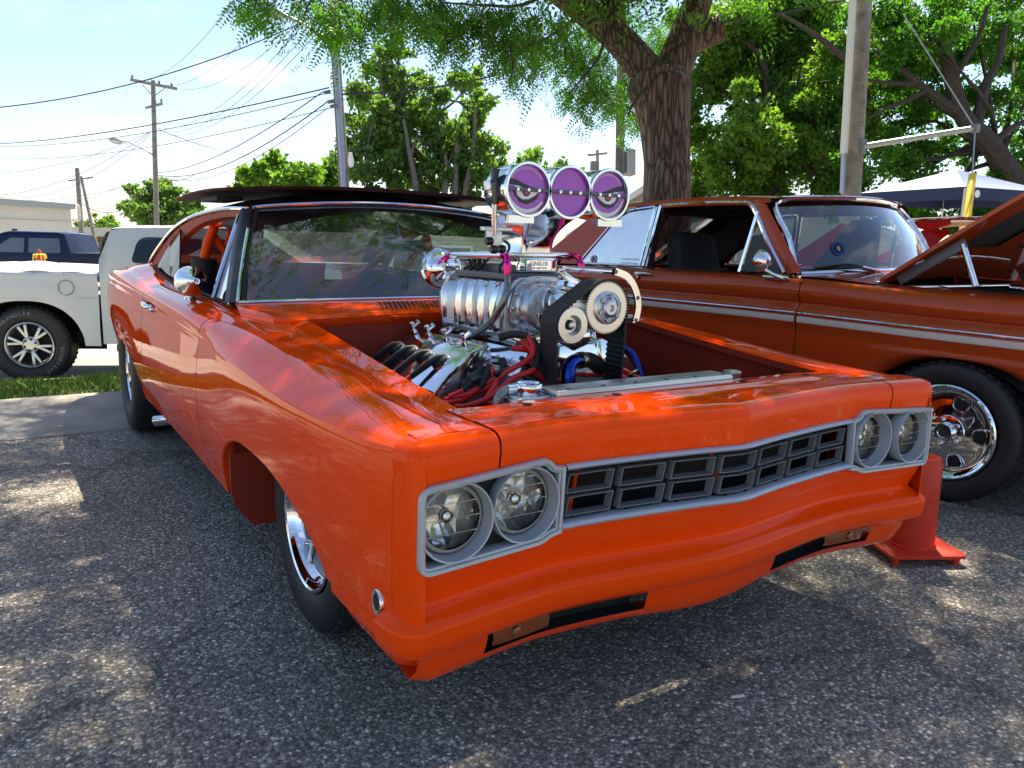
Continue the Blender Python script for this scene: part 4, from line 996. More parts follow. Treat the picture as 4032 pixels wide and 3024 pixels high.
# belt: toothed inside, smooth outside
circ = [(0, .988, .0775), (-.124, .938, .053), (-.055, .46, .105)]
ho, hi_ = hull([(x, z, r_+.007) for x, z, r_ in circ], 90), None
def belt():
    P = np.array(ho); d = np.r_[0, np.cumsum(np.linalg.norm(np.diff(np.vstack([P, P[:1]]), axis=0), axis=1))]; Lb = d[-1]; n = 460
    s_ = np.arange(n)*Lb/n; X = np.interp(s_, d, np.r_[P[:, 0], P[0, 0]]); Z = np.interp(s_, d, np.r_[P[:, 1], P[0, 1]])
    T = np.c_[np.roll(X, -1)-np.roll(X, 1), np.roll(Z, -1)-np.roll(Z, 1)]; T /= np.linalg.norm(T, axis=1)[:, None]; N_ = np.c_[-T[:, 1], T[:, 0]]
    G = []
    for i in range(n):
        th = .009 if i % 4 < 2 else .0048
        o_ = (X[i], Z[i]); q = (X[i]+N_[i, 0]*th, Z[i]+N_[i, 1]*th)
        G.append([(o_[0], -.371, o_[1]), (o_[0], -.291, o_[1]), (q[0], -.291, q[1]), (q[0], -.371, q[1])])
    mb = MB(); mb.grid(G, cu=True, cv=True); return mb.build('blower_belt', BLACK, CAR, sharp=50)
belt()
MB().lathe([(.10, 0), (.105, .005), (.105, .08), (.10, .085)], (-.055, -.288, .46), (0, -1, 0), 40).build('crank_pulley', MACH, CAR, sharp=30)
# belt guard: curved strap on three standoffs
arc = cr([(.027, 1.095), (.078, 1.078), (.112, 1.038), (.126, .990), (.118, .945)], 6); mb = MB(); G = []
for i, (x, z) in enumerate(arc):
    t = np.array(arc[min(i+1, len(arc)-1)])-np.array(arc[max(i-1, 0)]); t /= np.linalg.norm(t); nx, nz_ = t[1], -t[0]; w = .0105
    G.append([(x-nx*w, -.362, z-nz_*w), (x+nx*w, -.362, z+nz_*w), (x+nx*w, -.370, z+nz_*w), (x-nx*w, -.370, z-nz_*w)])
mb.grid(G, cv=True); BG = mb.build('belt_guard', POLISH, CAR, sharp=30)
for x, z in ((.030, 1.094), (.121, 1.015), (.118, .947)):
    MB().tube([(x, -.362, z), (x, -.11, z)], .009, 14).build('guard_standoff', CHROME, BG)
    MB().lathe([(.007, 0), (.005, .003), (0, .003)], (x, -.370, z), (0, -1, 0), 12).build('guard_screw', GREYP, BG)
MB().prism([(-.045, -.005), (.05, -.06), (.06, -.085), (.0, -.085), (-.03, -.04), (-.055, -.02)], (.06, -.10, 1.10), (1, 0, 0), (0, 0, 1), .012).build('guard_bracket', POLISH, BG, bevel=.002)
# injection base, name block, rails
ib = MB(); ib.box((0, .18, 1.062), (.24, .36, .022)); ib.box((0, .19, 1.085), (.17, .33, .03)); IB = ib.build('injector_base', GREYP, CAR, bevel=.003)
kb_ = MB(); kb_.box((0, .05, 1.101), (.150, .11, .050)); KB = kb_.build('name_block', POLISH, CAR, bevel=.004)
pl = MB(); pl.prism(rounded([(-.052, -.017), (.052, -.017), (.052, .017), (-.052, .017)], .008), (0, -.0065, 1.100), (1, 0, 0), (0, 0, 1), .0015); pl.build('name_plate', POLISH, KB)
ol = [(x, -.0085, 1.100+z) for x, z in rounded([(-.052, -.017), (.052, -.017), (.052, .017), (-.052, .017)], .008)]
MB().tube(ol, .0011, 6, closed=True).build('plate_border', WHITEE, KB)
text_mesh('plate_text', 'KINSLER', .0195, WHITEE, (0, -.0085, 1.1045), (1, 0, 0), (0, 0, 1), KB, depth=.0006, bold=.0004)
text_mesh('plate_text', 'FUEL INJECTION', .0085, WHITEE, (0, -.0085, 1.0905), (1, 0, 0), (0, 0, 1), KB, depth=.0006, bold=.0002)
tp = MB(); tp.box((0, .10, 1.134), (.26, .22, .014)); tp.build('hat_flange', POLISH, CAR, bevel=.003)
def fitting(pts, name='hose_fitting', mt=ANOD_P):
    """anodised elbow with hex nuts"""
    P = cr(pts, 5); n = len(P); rr = []
    for i in range(n):
        t = i/(n-1); rr.append(.0135 if (t < .14 or .62 < t < .80) else (.0100 if t < .62 else .0125-.003*(t-.8)/.2))
    mb = MB(); mb.tube(P, rr, 8); return mb.build(name, mt, CAR, sharp=20)
for sg in (-1, 1):
    MB().tube([(sg*.130, .36, 1.122), (sg*.130, .005, 1.131)], .0125, 18).build('fuel_rail', CHROME, CAR)
    for k in range(9):
        y0 = RNG.uniform(.02, .30); y1 = y0+RNG.uniform(.03, .10); MB().tube(cr([(sg*.112, y0, 1.116), (sg*RNG.uniform(.09, .12), y0+.02, RNG.uniform(1.085, 1.10)), (sg*RNG.uniform(.10, .125), (y0+y1)/2, RNG.uniform(1.075, 1.09)), (sg*.10, y1, 1.072)], 4), .0042, 6).build('injector_line', BLACK, IB)
fitting([(-.130, .010, 1.131), (-.131, -.012, 1.130), (-.134, -.022, 1.118), (-.136, -.026, 1.095), (-.137, -.028, 1.062)])
fitting([(.130, .010, 1.131), (.131, -.030, 1.132), (.133, -.055, 1.122), (.134, -.060, 1.10), (.134, -.062, 1.075)])
fitting([(-.130, .362, 1.122), (-.132, .385, 1.118), (-.148, .402, 1.105), (-.160, .405, 1.090), (-.170, .41, 1.068)])
def braid():
    mt, nt, b = newmat('braided_steel_hose'); setp(b, base=(.30, .29, .27), rough=.38, metal=.85)
    tcn = nt.nodes.new('ShaderNodeTexCoord'); ck = nt.nodes.new('ShaderNodeTexChecker'); ck.inputs['Scale'].default_value = 380
    nt.links.new(tcn.outputs['Object'], ck.inputs['Vector']); ck.inputs[1].default_value = (.42, .40, .37, 1); ck.inputs[2].default_value = (.14, .135, .13, 1)
    nt.links.new(ck.outputs[0], b.inputs['Base Color']); return mt
BRAID = braid()
e_ = lambda x, y, **k: at(1650+x/2.212, 600+y/2.212, **k)
MB().tube(cr([(-.137, -.028, 1.065), e_(770, 1180, X=-.165), e_(720, 1330, X=-.185), e_(600, 1500, X=-.195), e_(440, 1600, X=-.195), e_(300, 1610, X=-.19), e_(200, 1560, X=-.18), e_(330, 1530, X=-.15)], 8), .0115, 12).build('braided_hose', BRAID, CAR)
MB().tube(cr([e_(160, 1010, Y=.41), e_(125, 1080, Y=.42), e_(135, 1140, Y=.42), e_(190, 1155, Y=.41), e_(265, 1110, Y=.385), e_(330, 1090, Y=.36)], 8), .0115, 12).build('braided_hose', BRAID, CAR)
MB().tube(cr([e_(740, 770, Y=.0), e_(780, 800, Y=-.01), e_(785, 840, Y=-.01), e_(770, 865, Y=.0)], 6), .0045, 8).build('vacuum_line', BLACK, CAR)
# ---- three-bore injector hat
HY, HZ, HR = -.160, 1.330, .0775
hat = MB()
for cx in (-.156, 0, .156):
    hat.lathe([(.0715, .012), (.0715, -.004), (.0745, -.012), (.0815, -.012), (.0835, -.006), (.0815, .002), (.0800, .03), (.0800, .09), (.076, .12), (.064, .148), (.042, .163), (0, .168)], (cx, HY, HZ), (0, 1, 0), 44, caps=False)
    hat.lathe([(.0715, -.004), (.0715, .045)], (cx, HY, HZ), (0, 1, 0), 44, caps=False)
hat.box((-.156-.02, HY+.006, HZ-.088), (.090, .024, .022)); hat.box((.156+.01, HY+.006, HZ-.088), (.10, .024, .022))
for x in (-.078, .078): hat.box((x, HY+.05, HZ), (.012, .11, .105)); 
HAT = hat.build('injector_hat', POLISH, CAR, sharp=35)
nk = MB(); G = []
for t in np.linspace(0, 1, 9):
    w = .070+.030*t**2.2-.010*math.sin(math.pi*t); d0, d1 = .000-.10*t**2, .20-.045*t; z = 1.141+(1.262-1.141)*t
    ring_ = rounded([(-w, d0), (w, d0), (w, d1), (-w, d1)], .025, 4); G.append([(x, y, z) for x, y in ring_])
nk.grid(G, cv=True); nk.build('hat_neck', POLISH, HAT, sharp=50)
for cx in (-.078, .078):
    for dz in (-.022, .022): MB().lathe([(.0055, 0), (.0055, .004), (0, .004)], (cx, HY-.006, HZ+dz), (0, -1, 0), 10).build('hat_screw', CHROME, HAT)
def disc(cx, y, r_, mt, name, parent, n=40):
    return MB().lathe([(0, 0), (r_, 0)], (cx, y, HZ), (0, -1, 0), n, caps=False).build(name, mt, parent)
def flat(poly, cx, y, mt, parent, name='painted_eye', sx=1):
    pts = [(cx+sx*p[0]*.0715, y, HZ+p[1]*.0715) for p in poly]
    me = bpy.data.meshes.new(name); bm = bmesh.new(); f = bm.faces.new([bm.verts.new(p) for p in pts]); bmesh.ops.triangulate(bm, faces=[f]); bm.to_mesh(me); bm.free()
    return link(name, me, mt, parent, smooth=False)
for cx, sx in ((-.156, 1), (0, 0), (.156, -1)):
    by_ = HY+.002
    bf = disc(cx, by_, .0714, PURPLE, 'butterfly', HAT)
    if sx:      # angry painted eye: brow, white, pupil, lower lash and sweep, mirrored on the far bore
        c_ = lambda a, r_: (r_*math.cos(R(a)), r_*math.sin(R(a)))
        flat([c_(a, .97) for a in range(28, 152, 8)]+[c_(a, .84) for a in range(150, 20, -10)], cx, by_-.0006, PURPLE2, bf, sx=sx)
        flat([(-.97, .22), (-.86, .44), (-.55, .40), (-.1, .24), (.3, .12), (.62, .04), (.70, -.06), (.3, -.02), (-.1, .06), (-.5, .16)], cx, by_-.0008, BLACKE, bf, sx=sx)
        flat([(-.62, .14), (-.50, .16), (-.1, .06), (.3, -.02), (.62, -.06), (.40, -.24), (.1, -.38), (-.2, -.40), (-.45, -.26)], cx, by_-.0010, WHITEE, bf, sx=sx)
        flat([(-.70, -.02), (-.62, .0), (-.46, -.28), (-.2, -.42), (.1, -.40), (.40, -.26), (.66, -.06), (.56, -.32), (.28, -.52), (-.02, -.60), (-.36, -.52), (-.58, -.30)], cx, by_-.0012, BLACKE, bf, sx=sx)
        flat([c_(a, .97) for a in range(188, 336, 8)]+[c_(a, .90-.10*math.sin(R((a-188)*180/148))) for a in range(330, 184, -10)], cx, by_-.0006, WHITEE, bf, sx=sx)
        flat([c_(a, .70-.1*math.sin(R((a-210)*1.6))) for a in range(210, 310, 10)]+[c_(a, .60) for a in range(305, 205, -12)], cx, by_-.0007, PURPLE2, bf, sx=sx)
        for rr, mt_, dy in ((.20, BLACKE, .0014), (.12, REDE, .0016)):
            flat([(-.02+rr*math.cos(t), -.09+rr*math.sin(t)*.95) for t in np.linspace(0, 2*math.pi, 20)[:-1]], cx, by_-dy, mt_, bf, sx=sx)
    sh = MB(); sh.tube([(cx-.071, by_-.005, HZ), (cx+.071, by_-.005, HZ)], .0055, 10); SH = sh.build('throttle_shaft', GREYP, bf)
    for dx in (-.038, 0, .038): MB().lathe([(.0052, 0), (.0052, .004), (.002, .0042), (.002, .002), (0, .002)], (cx+dx, by_-.0095, HZ), (0, -1, 0), 10).build('shaft_screw', CHROME, bf)
# throttle linkage on the right side of the hat
LK_ = MB(); LK_.prism([(-.010, -.050), (.012, -.052), (.020, .0), (.030, .045), (.014, .060), (.004, .052), (-.012, .012)], (-.243, HY+.045, HZ+.005), (0, 1, 0), (0, 0, 1), .012); LK_.build('throttle_lever', BLACKG, HAT, bevel=.003)
MB().tube([(-.248, HY+.035, HZ-.045), (-.235, HY+.055, 1.196)], .0085, 14).build('linkage_rod', POLISH, HAT)
bl = MB(); bl.box((-.225, HY+.06, 1.212), (.10, .03, .012)); bl.box((-.225, HY+.075, 1.185), (.04, .035, .055)); bl.build('linkage_bracket', ALU, HAT, bevel=.002)
for p in ((-.250, HY+.06, 1.175), (-.238, HY+.05, 1.150), (-.205, HY+.06, 1.152)):
    MB().lathe([(.010, -.012), (.013, -.006), (.013, .006), (.010, .012)], p, (1, 0, 0), 12).build('rod_end', BLACKG, HAT)
MB().tube([(-.24, HY+.055, HZ+.02), (-.235, HY+.045, HZ+.045), (-.235, HY+.045, HZ+.058)], [.011, .006, .009], 10).build('stop_screw', BLACKG, HAT)
ll = MB(); ll.prism([(-.012, -.020), (.02, -.06), (.03, -.055), (.022, .0), (.012, .04), (-.01, .045)], (.236, HY+.05, HZ-.005), (0, 1, 0), (0, 0, 1), .014); ll.build('throttle_lever', BLACKG, HAT, bevel=.003)
MB().box((-.232, HY+.085, HZ+.012), (.03, .04, .03)).build('lever_clamp', MACH, HAT, bevel=.004)
# round filter head and gauge behind the blower
fc = at(1250+1350/2.765, 650+1130/2.765, Y=.47); fh = MB(); fh.lathe([(.072, .0), (.075, -.006), (.072, -.012), (.066, -.014), (.066, -.03), (.070, -.034), (.070, -.044), (.060, -.048), (.045, -.075), (.02, -.09), (0, -.092)], fc, (.55, .75, -.1), 40); fh.build('fuel_filter_head', CHROME, CAR, sharp=30)
gc = at(1250+1310/2.765, 650+960/2.765, Y=.47); gb = MB(); gb.lathe([(.024, .03), (.026, .0), (.026, -.006), (.022, -.008), (.022, -.002)], gc, (.35, .92, -.1), 30, caps=False); GA = gb.build('pressure_gauge', GREYP, CAR)
MB().lathe([(0, -.003), (.0225, -.003)], gc, (.35, .92, -.1), 24, caps=False).build('gauge_face', ALU, GA)
# ---- distributor, wires, hoses
dm = MB(); dc = Vector((-.115, -.205, .775)); da = Vector((-.55, -.55, .62)).normalized()
dm.lathe([(.05, -.10), (.05, -.02), (.060, -.015), (.062, .02), (.055, .035), (.040, .042), (0, .044)], dc, da, 28); DM = dm.build('magneto', BLACKG, CAR, sharp=30)
for k in range(8):
    a = k*math.pi/4; u1 = da.orthogonal().normalized(); u2 = da.cross(u1); p = dc+(u1*math.cos(a)+u2*math.sin(a))*.040+da*.035
    MB().tube([p, p+da*.030, p+da*.050+(u1*math.cos(a)+u2*math.sin(a))*.012], [.010, .009, .008], 8).build('cap_tower', BLACK, DM)
g_ = lambda x, y, **k: at(1450+x/1.8433, 1200+y/1.8433, **k)
WPATH = [
 [g_(945, 240, Y=-.22), g_(1050, 215, Y=-.24), g_(1150, 230, Y=-.26), g_(1195, 310, Y=-.28), g_(1170, 390, Y=-.29), g_(1000, 490, Y=-.30), g_(880, 590, Y=-.28), g_(700, 660, Y=-.24), g_(560, 690, Y=-.18)],
 [g_(1100, 260, Y=-.25), g_(1180, 330, Y=-.27), g_(1200, 420, Y=-.29), g_(1240, 510, Y=-.30), g_(1320, 540, Y=-.30), g_(1500, 560, Y=-.28)],
 [g_(1040, 315, Y=-.22), g_(1160, 330, Y=-.24), g_(1290, 370, Y=-.25), g_(1420, 405, Y=-.25), g_(1600, 420, Y=-.22)],
 [g_(965, 390, Y=-.27), g_(980, 440, Y=-.28), g_(960, 500, Y=-.29), g_(880, 560, Y=-.28), g_(760, 620, Y=-.25), g_(600, 690, Y=-.2)],
 [g_(880, 440, Y=-.26), g_(850, 520, Y=-.27), g_(810, 600, Y=-.27), g_(700, 680, Y=-.24), g_(560, 720, Y=-.2)],
 [g_(830, 440, Y=-.25), g_(790, 540, Y=-.25), g_(700, 620, Y=-.23), g_(590, 670, Y=-.2)],
 [g_(1190, 250, Y=-.25), g_(1230, 340, Y=-.28), g_(1200, 470, Y=-.32), g_(1060, 530, Y=-.34), g_(900, 660, Y=-.33), g_(740, 730, Y=-.3), g_(640, 740, Y=-.25)],
 [g_(920, 590, Y=-.30), g_(940, 630, Y=-.32), g_(1000, 660, Y=-.33), g_(1080, 650, Y=-.34)],
 [g_(880, 440, Y=-.26), g_(930, 560, Y=-.3), g_(860, 690, Y=-.32), g_(980, 735, Y=-.34), g_(1100, 720, Y=-.36)],
 [g_(1800, 455, Y=-.18), g_(1860, 480, Y=-.20), g_(1920, 510, Y=-.22), g_(1985, 545, Y=-.22)],
 [g_(1800, 480, Y=-.18), g_(1860, 510, Y=-.20), g_(1960, 550, Y=-.22)],
 [g_(1500, 510, Y=-.2), g_(1700, 500, Y=-.22), g_(1820, 520, Y=-.22), g_(1900, 545, Y=-.22)],
]
for i, P in enumerate(WPATH):
    MB().tube(cr(P, 7), .0088, 10).build('plug_wire', WIRE_RED, CAR)
    if i in (0, 3, 4, 5, 6): # black printed sleeve on the first stretch
        q = cr(P, 7)[:15]; slv = MB(); slv.tube(q, .0115, 10); slv.build('wire_sleeve', BLACK, CAR)
for i, y in enumerate((.03, .145, .26, .375)):                   # leads leaving the boots, dropping outside the cover
    a = Vector((-.345, y, .792))+Vector((-.085, .040, -.050))
    MB().tube(cr([a, a+Vector((-.026, .010, -.020)), a+Vector((-.050, .010, -.060)), a+Vector((-.045, -.02, -.14))], 6), .0088, 10).build('plug_wire', WIRE_RED, CAR)
for c_ in (g_(970, 485, Y=-.295), g_(810, 540, Y=-.268), g_(1920, 505, Y=-.22)):
    MB().box(c_, (.055, .012, .02), Matrix.Rotation(R(-20), 3, 'Y')).build('wire_separator', BLACKG, CAR, bevel=.003)
MB().tube(cr([(-.125, -.36, .70), (-.124, -.36, .775), (-.118, -.352, .812), (-.095, -.342, .828), (-.06, -.33, .828)], 7), .021, 18).build('coolant_elbow', ANOD_B, CAR)
MB().lathe([(.025, 0), (.026, .004), (.026, .020), (.025, .024)], (-.067, -.331, .828), (1, .3, 0), 20).build('hose_clamp', M('brass_clamp', (.38, .30, .14), .3, 1.0), CAR)
MB().tube(cr([(-.045, -.325, .828), (.0, -.31, .82), (.05, -.29, .79)], 6), .024, 16).build('coolant_hose', BLACK, CAR)
MB().tube(cr([(.36, .10, .80), (.42, .06, .80), (.44, .0, .77), (.44, -.05, .70)], 6), .012, 12).build('coolant_elbow', ANOD_B, CAR)
# ---- radiator
rd = MB(); rd.box((-.07, -.615, .66), (.62, .07, .28)); rd.build('radiator', ALU, CAR, bevel=.003)
rt_ = MB(); rt_.box((-.07, -.615, .808), (.62, .082, .012)); rt_.box((-.07, -.657, .799), (.62, .004, .022)); RT = rt_.build('radiator_rail', ALU, CAR, bevel=.002)
for k in range(6): MB().lathe([(.007, 0), (.006, .003), (.003, .0035), (0, .002)], (-.33+k*.11, -.64, .814), (0, 0, 1), 12).build('rail_rivet', GREYP, RT)
tk = MB(); tk.box((-.43, -.60, .74), (.11, .085, .11)); tk.box((-.43, -.60, .797), (.095, .075, .006)); TK = tk.build('radiator_tank', ALU, CAR, bevel=.004)
MB().lathe([(.026, 0), (.026, .012), (.036, .014), (.037, .022), (.034, .027), (.028, .028), (.026, .024), (0, .024)], (-.415, -.585, .800), (0, 0, 1), 30).build('radiator_cap', CHROME, TK)
MB().tube(cr([(-.45, -.575, .812), (-.475, -.575, .812), (-.495, -.58, .80), (-.505, -.58, .77), (-.506, -.58, .70)], 6), .012, 12).build('braided_hose', BRAID, TK)
MB().lathe([(.014, -.012), (.014, .012)], (-.462, -.575, .813), (1, 0, 0), 14).build('hose_clamp', CHROME, TK)
MB().lathe([(.024, 0), (.024, .03), (.028, .032), (.028, .038), (.02, .042), (0, .042)], at(2632+395/1.58, 850+985/1.58, Y=-.58)-np.array([0, 0, .03]), (0, 0, 1), 22).build('overflow_cap', ALU, CAR)
# ------------------------------------------------------------------ copper sedan parked alongside (local frame: x into the car from its right side, y rearwards, z up)
FAL = empty('copper_sedan', (0, 0, 0), 'copper brown two-door sedan with chrome window frames and its hood raised', 'car')
FW = 1.80
FPROF = [(.16, 1.030), (.06, 1.022), (.030, 1.012), (.012, .995), (.003, .965), (.000, .935), (.010, .905), (.022, .893), (.020, .883), (.004, .862), (-.004, .845), (-.006, .800), (-.003, .765), (.004, .735), (.000, .690), (-.002, .600), (.002, .500), (.020, .400), (.050, .310), (.075, .270)]
fpd = np.array(cr(FPROF, 3))
def fbot(y):
    if y < -.36: return .36
    if y < .58:
        t = (y-.11)/.47; return .33+(.676-.33)*max(0, 1-abs(t)**2.5)**.62
    if y < 2.45: return .27
    if y < 3.3: t = (y-2.88)/.42; return .30+(.62-.30)*max(0, 1-abs(t)**2.6)**.6
    return .36
def fdrop(y): return float(np.interp(y, [-.75, -.15, .36, .9, 1.3, 2.7, 3.9], [-.050, -.040, -.028, -.006, 0, 0, -.03]))
def fside(name, y0, y1, side):
    ys = sorted(set(list(np.linspace(y0, y1, int((y1-y0)/.03)+2))+[v for c in (-.36, .58, 2.46, 3.3) for v in (c-.002, c+.002, c+.01, c-.01) if y0 < v < y1])); G = []
    for y in ys:
        zb = fbot(y); dz = fdrop(y); tap = .05*max(0, (-.2-y)/.55)**1.5+.10*max(0, (y-3.3)/.6)**2
        col = []
        for x, z in fpd:
            zz = z+dz*np.clip((z-.6)/.4, 0, 1)
            col.append([x+tap, y, zz])
        for c in col:
            if c[2] < .70: c[2] = zb+(c[2]-.27)*(.70-zb)/(.70-.27)
        G.append([(c[0] if side < 0 else FW-c[0], c[1], c[2]) for c in col])
    return MB().grid(G).build(name, COPPER, FAL, sharp=50)
for sd in (-1, 1):
    fside('front_fender', -.72, .945, sd); fside('door', .951, 2.237, sd); fside('rear_quarter', 2.243, 3.9, sd)
def fx(x, sd): return x if sd < 0 else FW-x
# side mouldings: thin chrome line above a satin spear
SPEAR = M('satin_silver_trim', (.68, .66, .58), .40, .2)
for sd in (-1,):
    for y0, y1 in ((-.70, .94), (.956, 2.23), (2.25, 3.7)):
        MB().tube([(fx(-.010, sd), y, .836+fdrop(y)*.55) for y in np.linspace(y0, y1, 9)], .0062, 8).build('side_moulding', CHROME, FAL)
        MB().grid([[(fx(d, sd), y, z+fdrop(y)*.5) for d, z in ((-.006, .818), (-.013, .813), (-.014, .790), (-.0125, .785), (-.006, .782))] for y in np.linspace(y0, y1, 9)]).build('side_spear', SPEAR, FAL)
# deck, cowl, tail, nose
dk = MB(); dk.grid([[(x, y, z+.03*math.sin(math.pi*x/FW)) for y, z in ((2.75, 1.03), (3.3, 1.02), (3.8, .99), (3.93, .93), (3.95, .4))] for x in np.linspace(.10, FW-.10, 9)]); dk.build('trunk_lid', COPPER, FAL)
cw = MB(); cw.grid([[(x, y, z+.035*math.sin(math.pi*x/FW)) for y, z in ((.56, 1.005), (.75, 1.018), (1.14-.16*math.sin(math.pi*x/FW), 1.03))] for x in np.linspace(.06, FW-.06, 13)]); cw.build('cowl', COPPER, FAL)
ns = MB(); ns.box((FW/2, -.70, .72), (FW-.12, .10, .50)); ns.box((FW/2, -.78, .46), (FW-.04, .10, .14)); ns.build('front_panel', COPPER, FAL, bevel=.02)
# fender inner lip and engine bay
eb = MB()
for sd in (-1, 1): eb.grid([[(fx(.16, sd), y, 1.028+fdrop(y)), (fx(.165, sd), y, .99+fdrop(y)), (fx(.20, sd), y, .70)] for y in np.linspace(-.66, .56, 9)])
eb.grid([[(x, .56, z) for z in (.5, .98)] for x in (.16, FW-.16)]); eb.grid([[(x, y, .55) for y in (-.7, .56)] for x in (.16, FW-.16)])
eb.build('engine_bay', BLACKM, FAL)
en = MB(); en.box((.9, .05, .80), (.55, .75, .22)); en.box((.62, .05, .93), (.16, .62, .07)); en.box((1.18, .05, .93), (.16, .62, .07)); en.build('engine', GREYP, FAL, bevel=.02)
MB().lathe([(.19, 0), (.20, .01), (.20, .05), (.17, .065), (0, .067)], (.9, .05, .97), (0, 0, 1), 28).build('air_cleaner', CHROME, FAL)
MB().tube([(.25, .50, .99), (1.55, .45, .99)], .014, 10).build('brace_rod', CHROME, FAL); MB().tube([(.22, .10, .985), (.6, .50, .985)], .012, 10).build('brace_rod', CHROME, FAL)
rdx = MB()
for k in range(16): rdx.box((.30+k*.018, -.10, .965), (.007, .5, .05))
rdx.build('black_fins', BLACKG, FAL)
# greenhouse
def froof(u, v):
    """u 0 front..1 rear, v 0..1 across"""
    y = 1.265+u*1.485; e = math.sin(math.pi*v); z = np.interp(u, [0, .15, .45, .75, 1], [1.462, 1.478, 1.482, 1.462, 1.415]); 
    yy = y-(.20*e if u < .02 else .20*e*max(0, 1-u*3))
    return (.135+(FW-.27)*v, yy, z+.030*e**.8)
G = [[froof(u, v) for v in np.linspace(0, 1, 19)] for u in np.linspace(0, 1, 22)]
rf_ = MB(); rf_.grid(G)
for v in (0, 1):
    s_ = -1 if v == 0 else 1; rf_.grid([[froof(u, v), tuple(np.array(froof(u, v))+[s_*.012, 0, -.010]), tuple(np.array(froof(u, v))+[s_*.016, 0, -.028])] for u in np.linspace(0, 1, 22)])
rf_.build('roof', COPPER, FAL, sharp=50)
for sd in (-1, 1):
    cpil = MB(); cpil.grid([[(fx(.118, sd), 2.62+.0*t, 1.43-.0*t) if False else (fx(.119-.06*t, sd), 2.46+.40*t, 1.415-.385*t), (fx(.119-.06*t, sd), 2.74+.62*t, 1.405-.375*t), (fx(.30-.10*t, sd), 2.80+.66*t, 1.415-.38*t)] for t in np.linspace(0, 1, 6)])
    cpil.build('rear_pillar', COPPER, FAL)
MB().grid([[(x, 2.80+.66*t-.0, 1.43-.39*t+.03*math.sin(math.pi*x/FW)) for t in (0, .5, 1)] for x in np.linspace(.30, FW-.30, 7)]).build('rear_window', GLASS_S, FAL)
for sd in (-1, 1):
    # A-pillar with bright edge
    A0, A1 = np.array((.085, 1.085, 1.035)), np.array((.128, 1.405, 1.445))
    MB().grid([[(fx(p[0]+.005, sd), p[1]-.085, p[2]+.012), (fx(p[0]-.008, sd), p[1]-.05, p[2]+.010), (fx(p[0]-.004, sd), p[1]+.0, p[2]+.0), (fx(p[0]+.04, sd), p[1]-.01, p[2])] for p in [A0*(1-t)+A1*t for t in np.linspace(0, 1, 6)]]).build('front_pillar', COPPER, FAL)
    def tubeF(name, pts, r_, mt=CHROME, n=8): return MB().tube([(fx(p[0], sd), p[1], p[2]) for p in pts], r_, n).build(name, mt, FAL)
    tubeF('window_frame', cr([(.082, 1.105, 1.04), (.100, 1.24, 1.215), (.116, 1.345, 1.375), (.122, 1.40, 1.428), (.124, 1.48, 1.436), (.125, 1.75, 1.440), (.122, 2.115, 1.433)], 5), .017)
    tubeF('window_frame', [(.118, 2.105, 1.436), (.062, 2.170, 1.04)], .015); tubeF('window_frame', [(.118, 2.150, 1.432), (.062, 2.205, 1.04)], .013)
    tubeF('window_frame', cr([(.118, 2.155, 1.43), (.119, 2.40, 1.405), (.112, 2.50, 1.36), (.09, 2.66, 1.21), (.062, 2.83, 1.045)], 5), .013)
    tubeF('window_frame', [(.05, 2.20, 1.040), (.05, 2.83, 1.040)], .008)
    tubeF('vent_post', [(.058, 1.395, 1.035), (.110, 1.335, 1.385)], .012)
    MB().add([(fx(.058, sd), 2.21, 1.04), (fx(.058, sd), 2.81, 1.04), (fx(.106, sd), 2.52, 1.345), (fx(.114, sd), 2.40, 1.395), (fx(.114, sd), 2.165, 1.425)], [(0, 1, 2, 3, 4)]).build('quarter_window', GLASS_S, FAL, smooth=False)
    MB().add([(fx(.062, sd), 1.12, 1.04), (fx(.060, sd), 1.39, 1.04), (fx(.110, sd), 1.335, 1.375)], [(0, 1, 2)]).build('vent_window', GLASS_S, FAL, smooth=False)
G = []
for v in np.linspace(.02, .98, 17):
    e = math.sin(math.pi*v); a = np.array((.10+(FW-.20)*v, 1.06-.17*e, 1.035+.03*e)); b = np.array((.145+(FW-.29)*v, 1.315-.205*e, 1.455+.030*e))
    G.append([a*(1-t)+b*t+np.array([0, -.03*math.sin(math.pi*t), .012*math.sin(math.pi*t)]) for t in np.linspace(0, 1, 8)])
MB().grid(G).build('windscreen', GLASS_W, FAL)
edge = [g[-1] for g in G]
MB().tube(cr([tuple(G[0][0]+np.array([-.02, 0, 0])), tuple(G[0][3]+np.array([-.02, 0, 0])), tuple(G[0][6]+np.array([-.012, 0, 0])), tuple(G[1][-1]), tuple(G[4][-1]), tuple(G[8][-1]), tuple(G[12][-1]), tuple(G[15][-1]), tuple(G[16][6]+np.array([.012, 0, 0])), tuple(G[16][3]+np.array([.02, 0, 0])), tuple(G[16][0]+np.array([.02, 0, 0]))], 6), .018, 8).build('windscreen_trim', CHROME, FAL)
MB().tube([tuple(g[-1]+np.array([0, -.004, -.022])) for g in G], .012, 6).build('windscreen_gasket', BLACKM, FAL)
MB().tube([tuple(g[0]+np.array([0, -.012, 0])) for g in G], .014, 8).build('windscreen_trim', CHROME, FAL)
wp = MB(); wp.tube(cr([(.62, .875, 1.055), (.45, .90, 1.085), (.30, .98, 1.075)], 5), .006, 6); wp.tube(cr([(.62, .885, 1.075), (.42, .93, 1.095), (.22, 1.0, 1.07)], 5), .010, 6); wp.build('wiper', BLACKG, FAL)
MB().tube([(.66, .86, 1.06), (.50, .885, 1.082)], .008, 6).build('wiper_arm', CHROME, FAL)
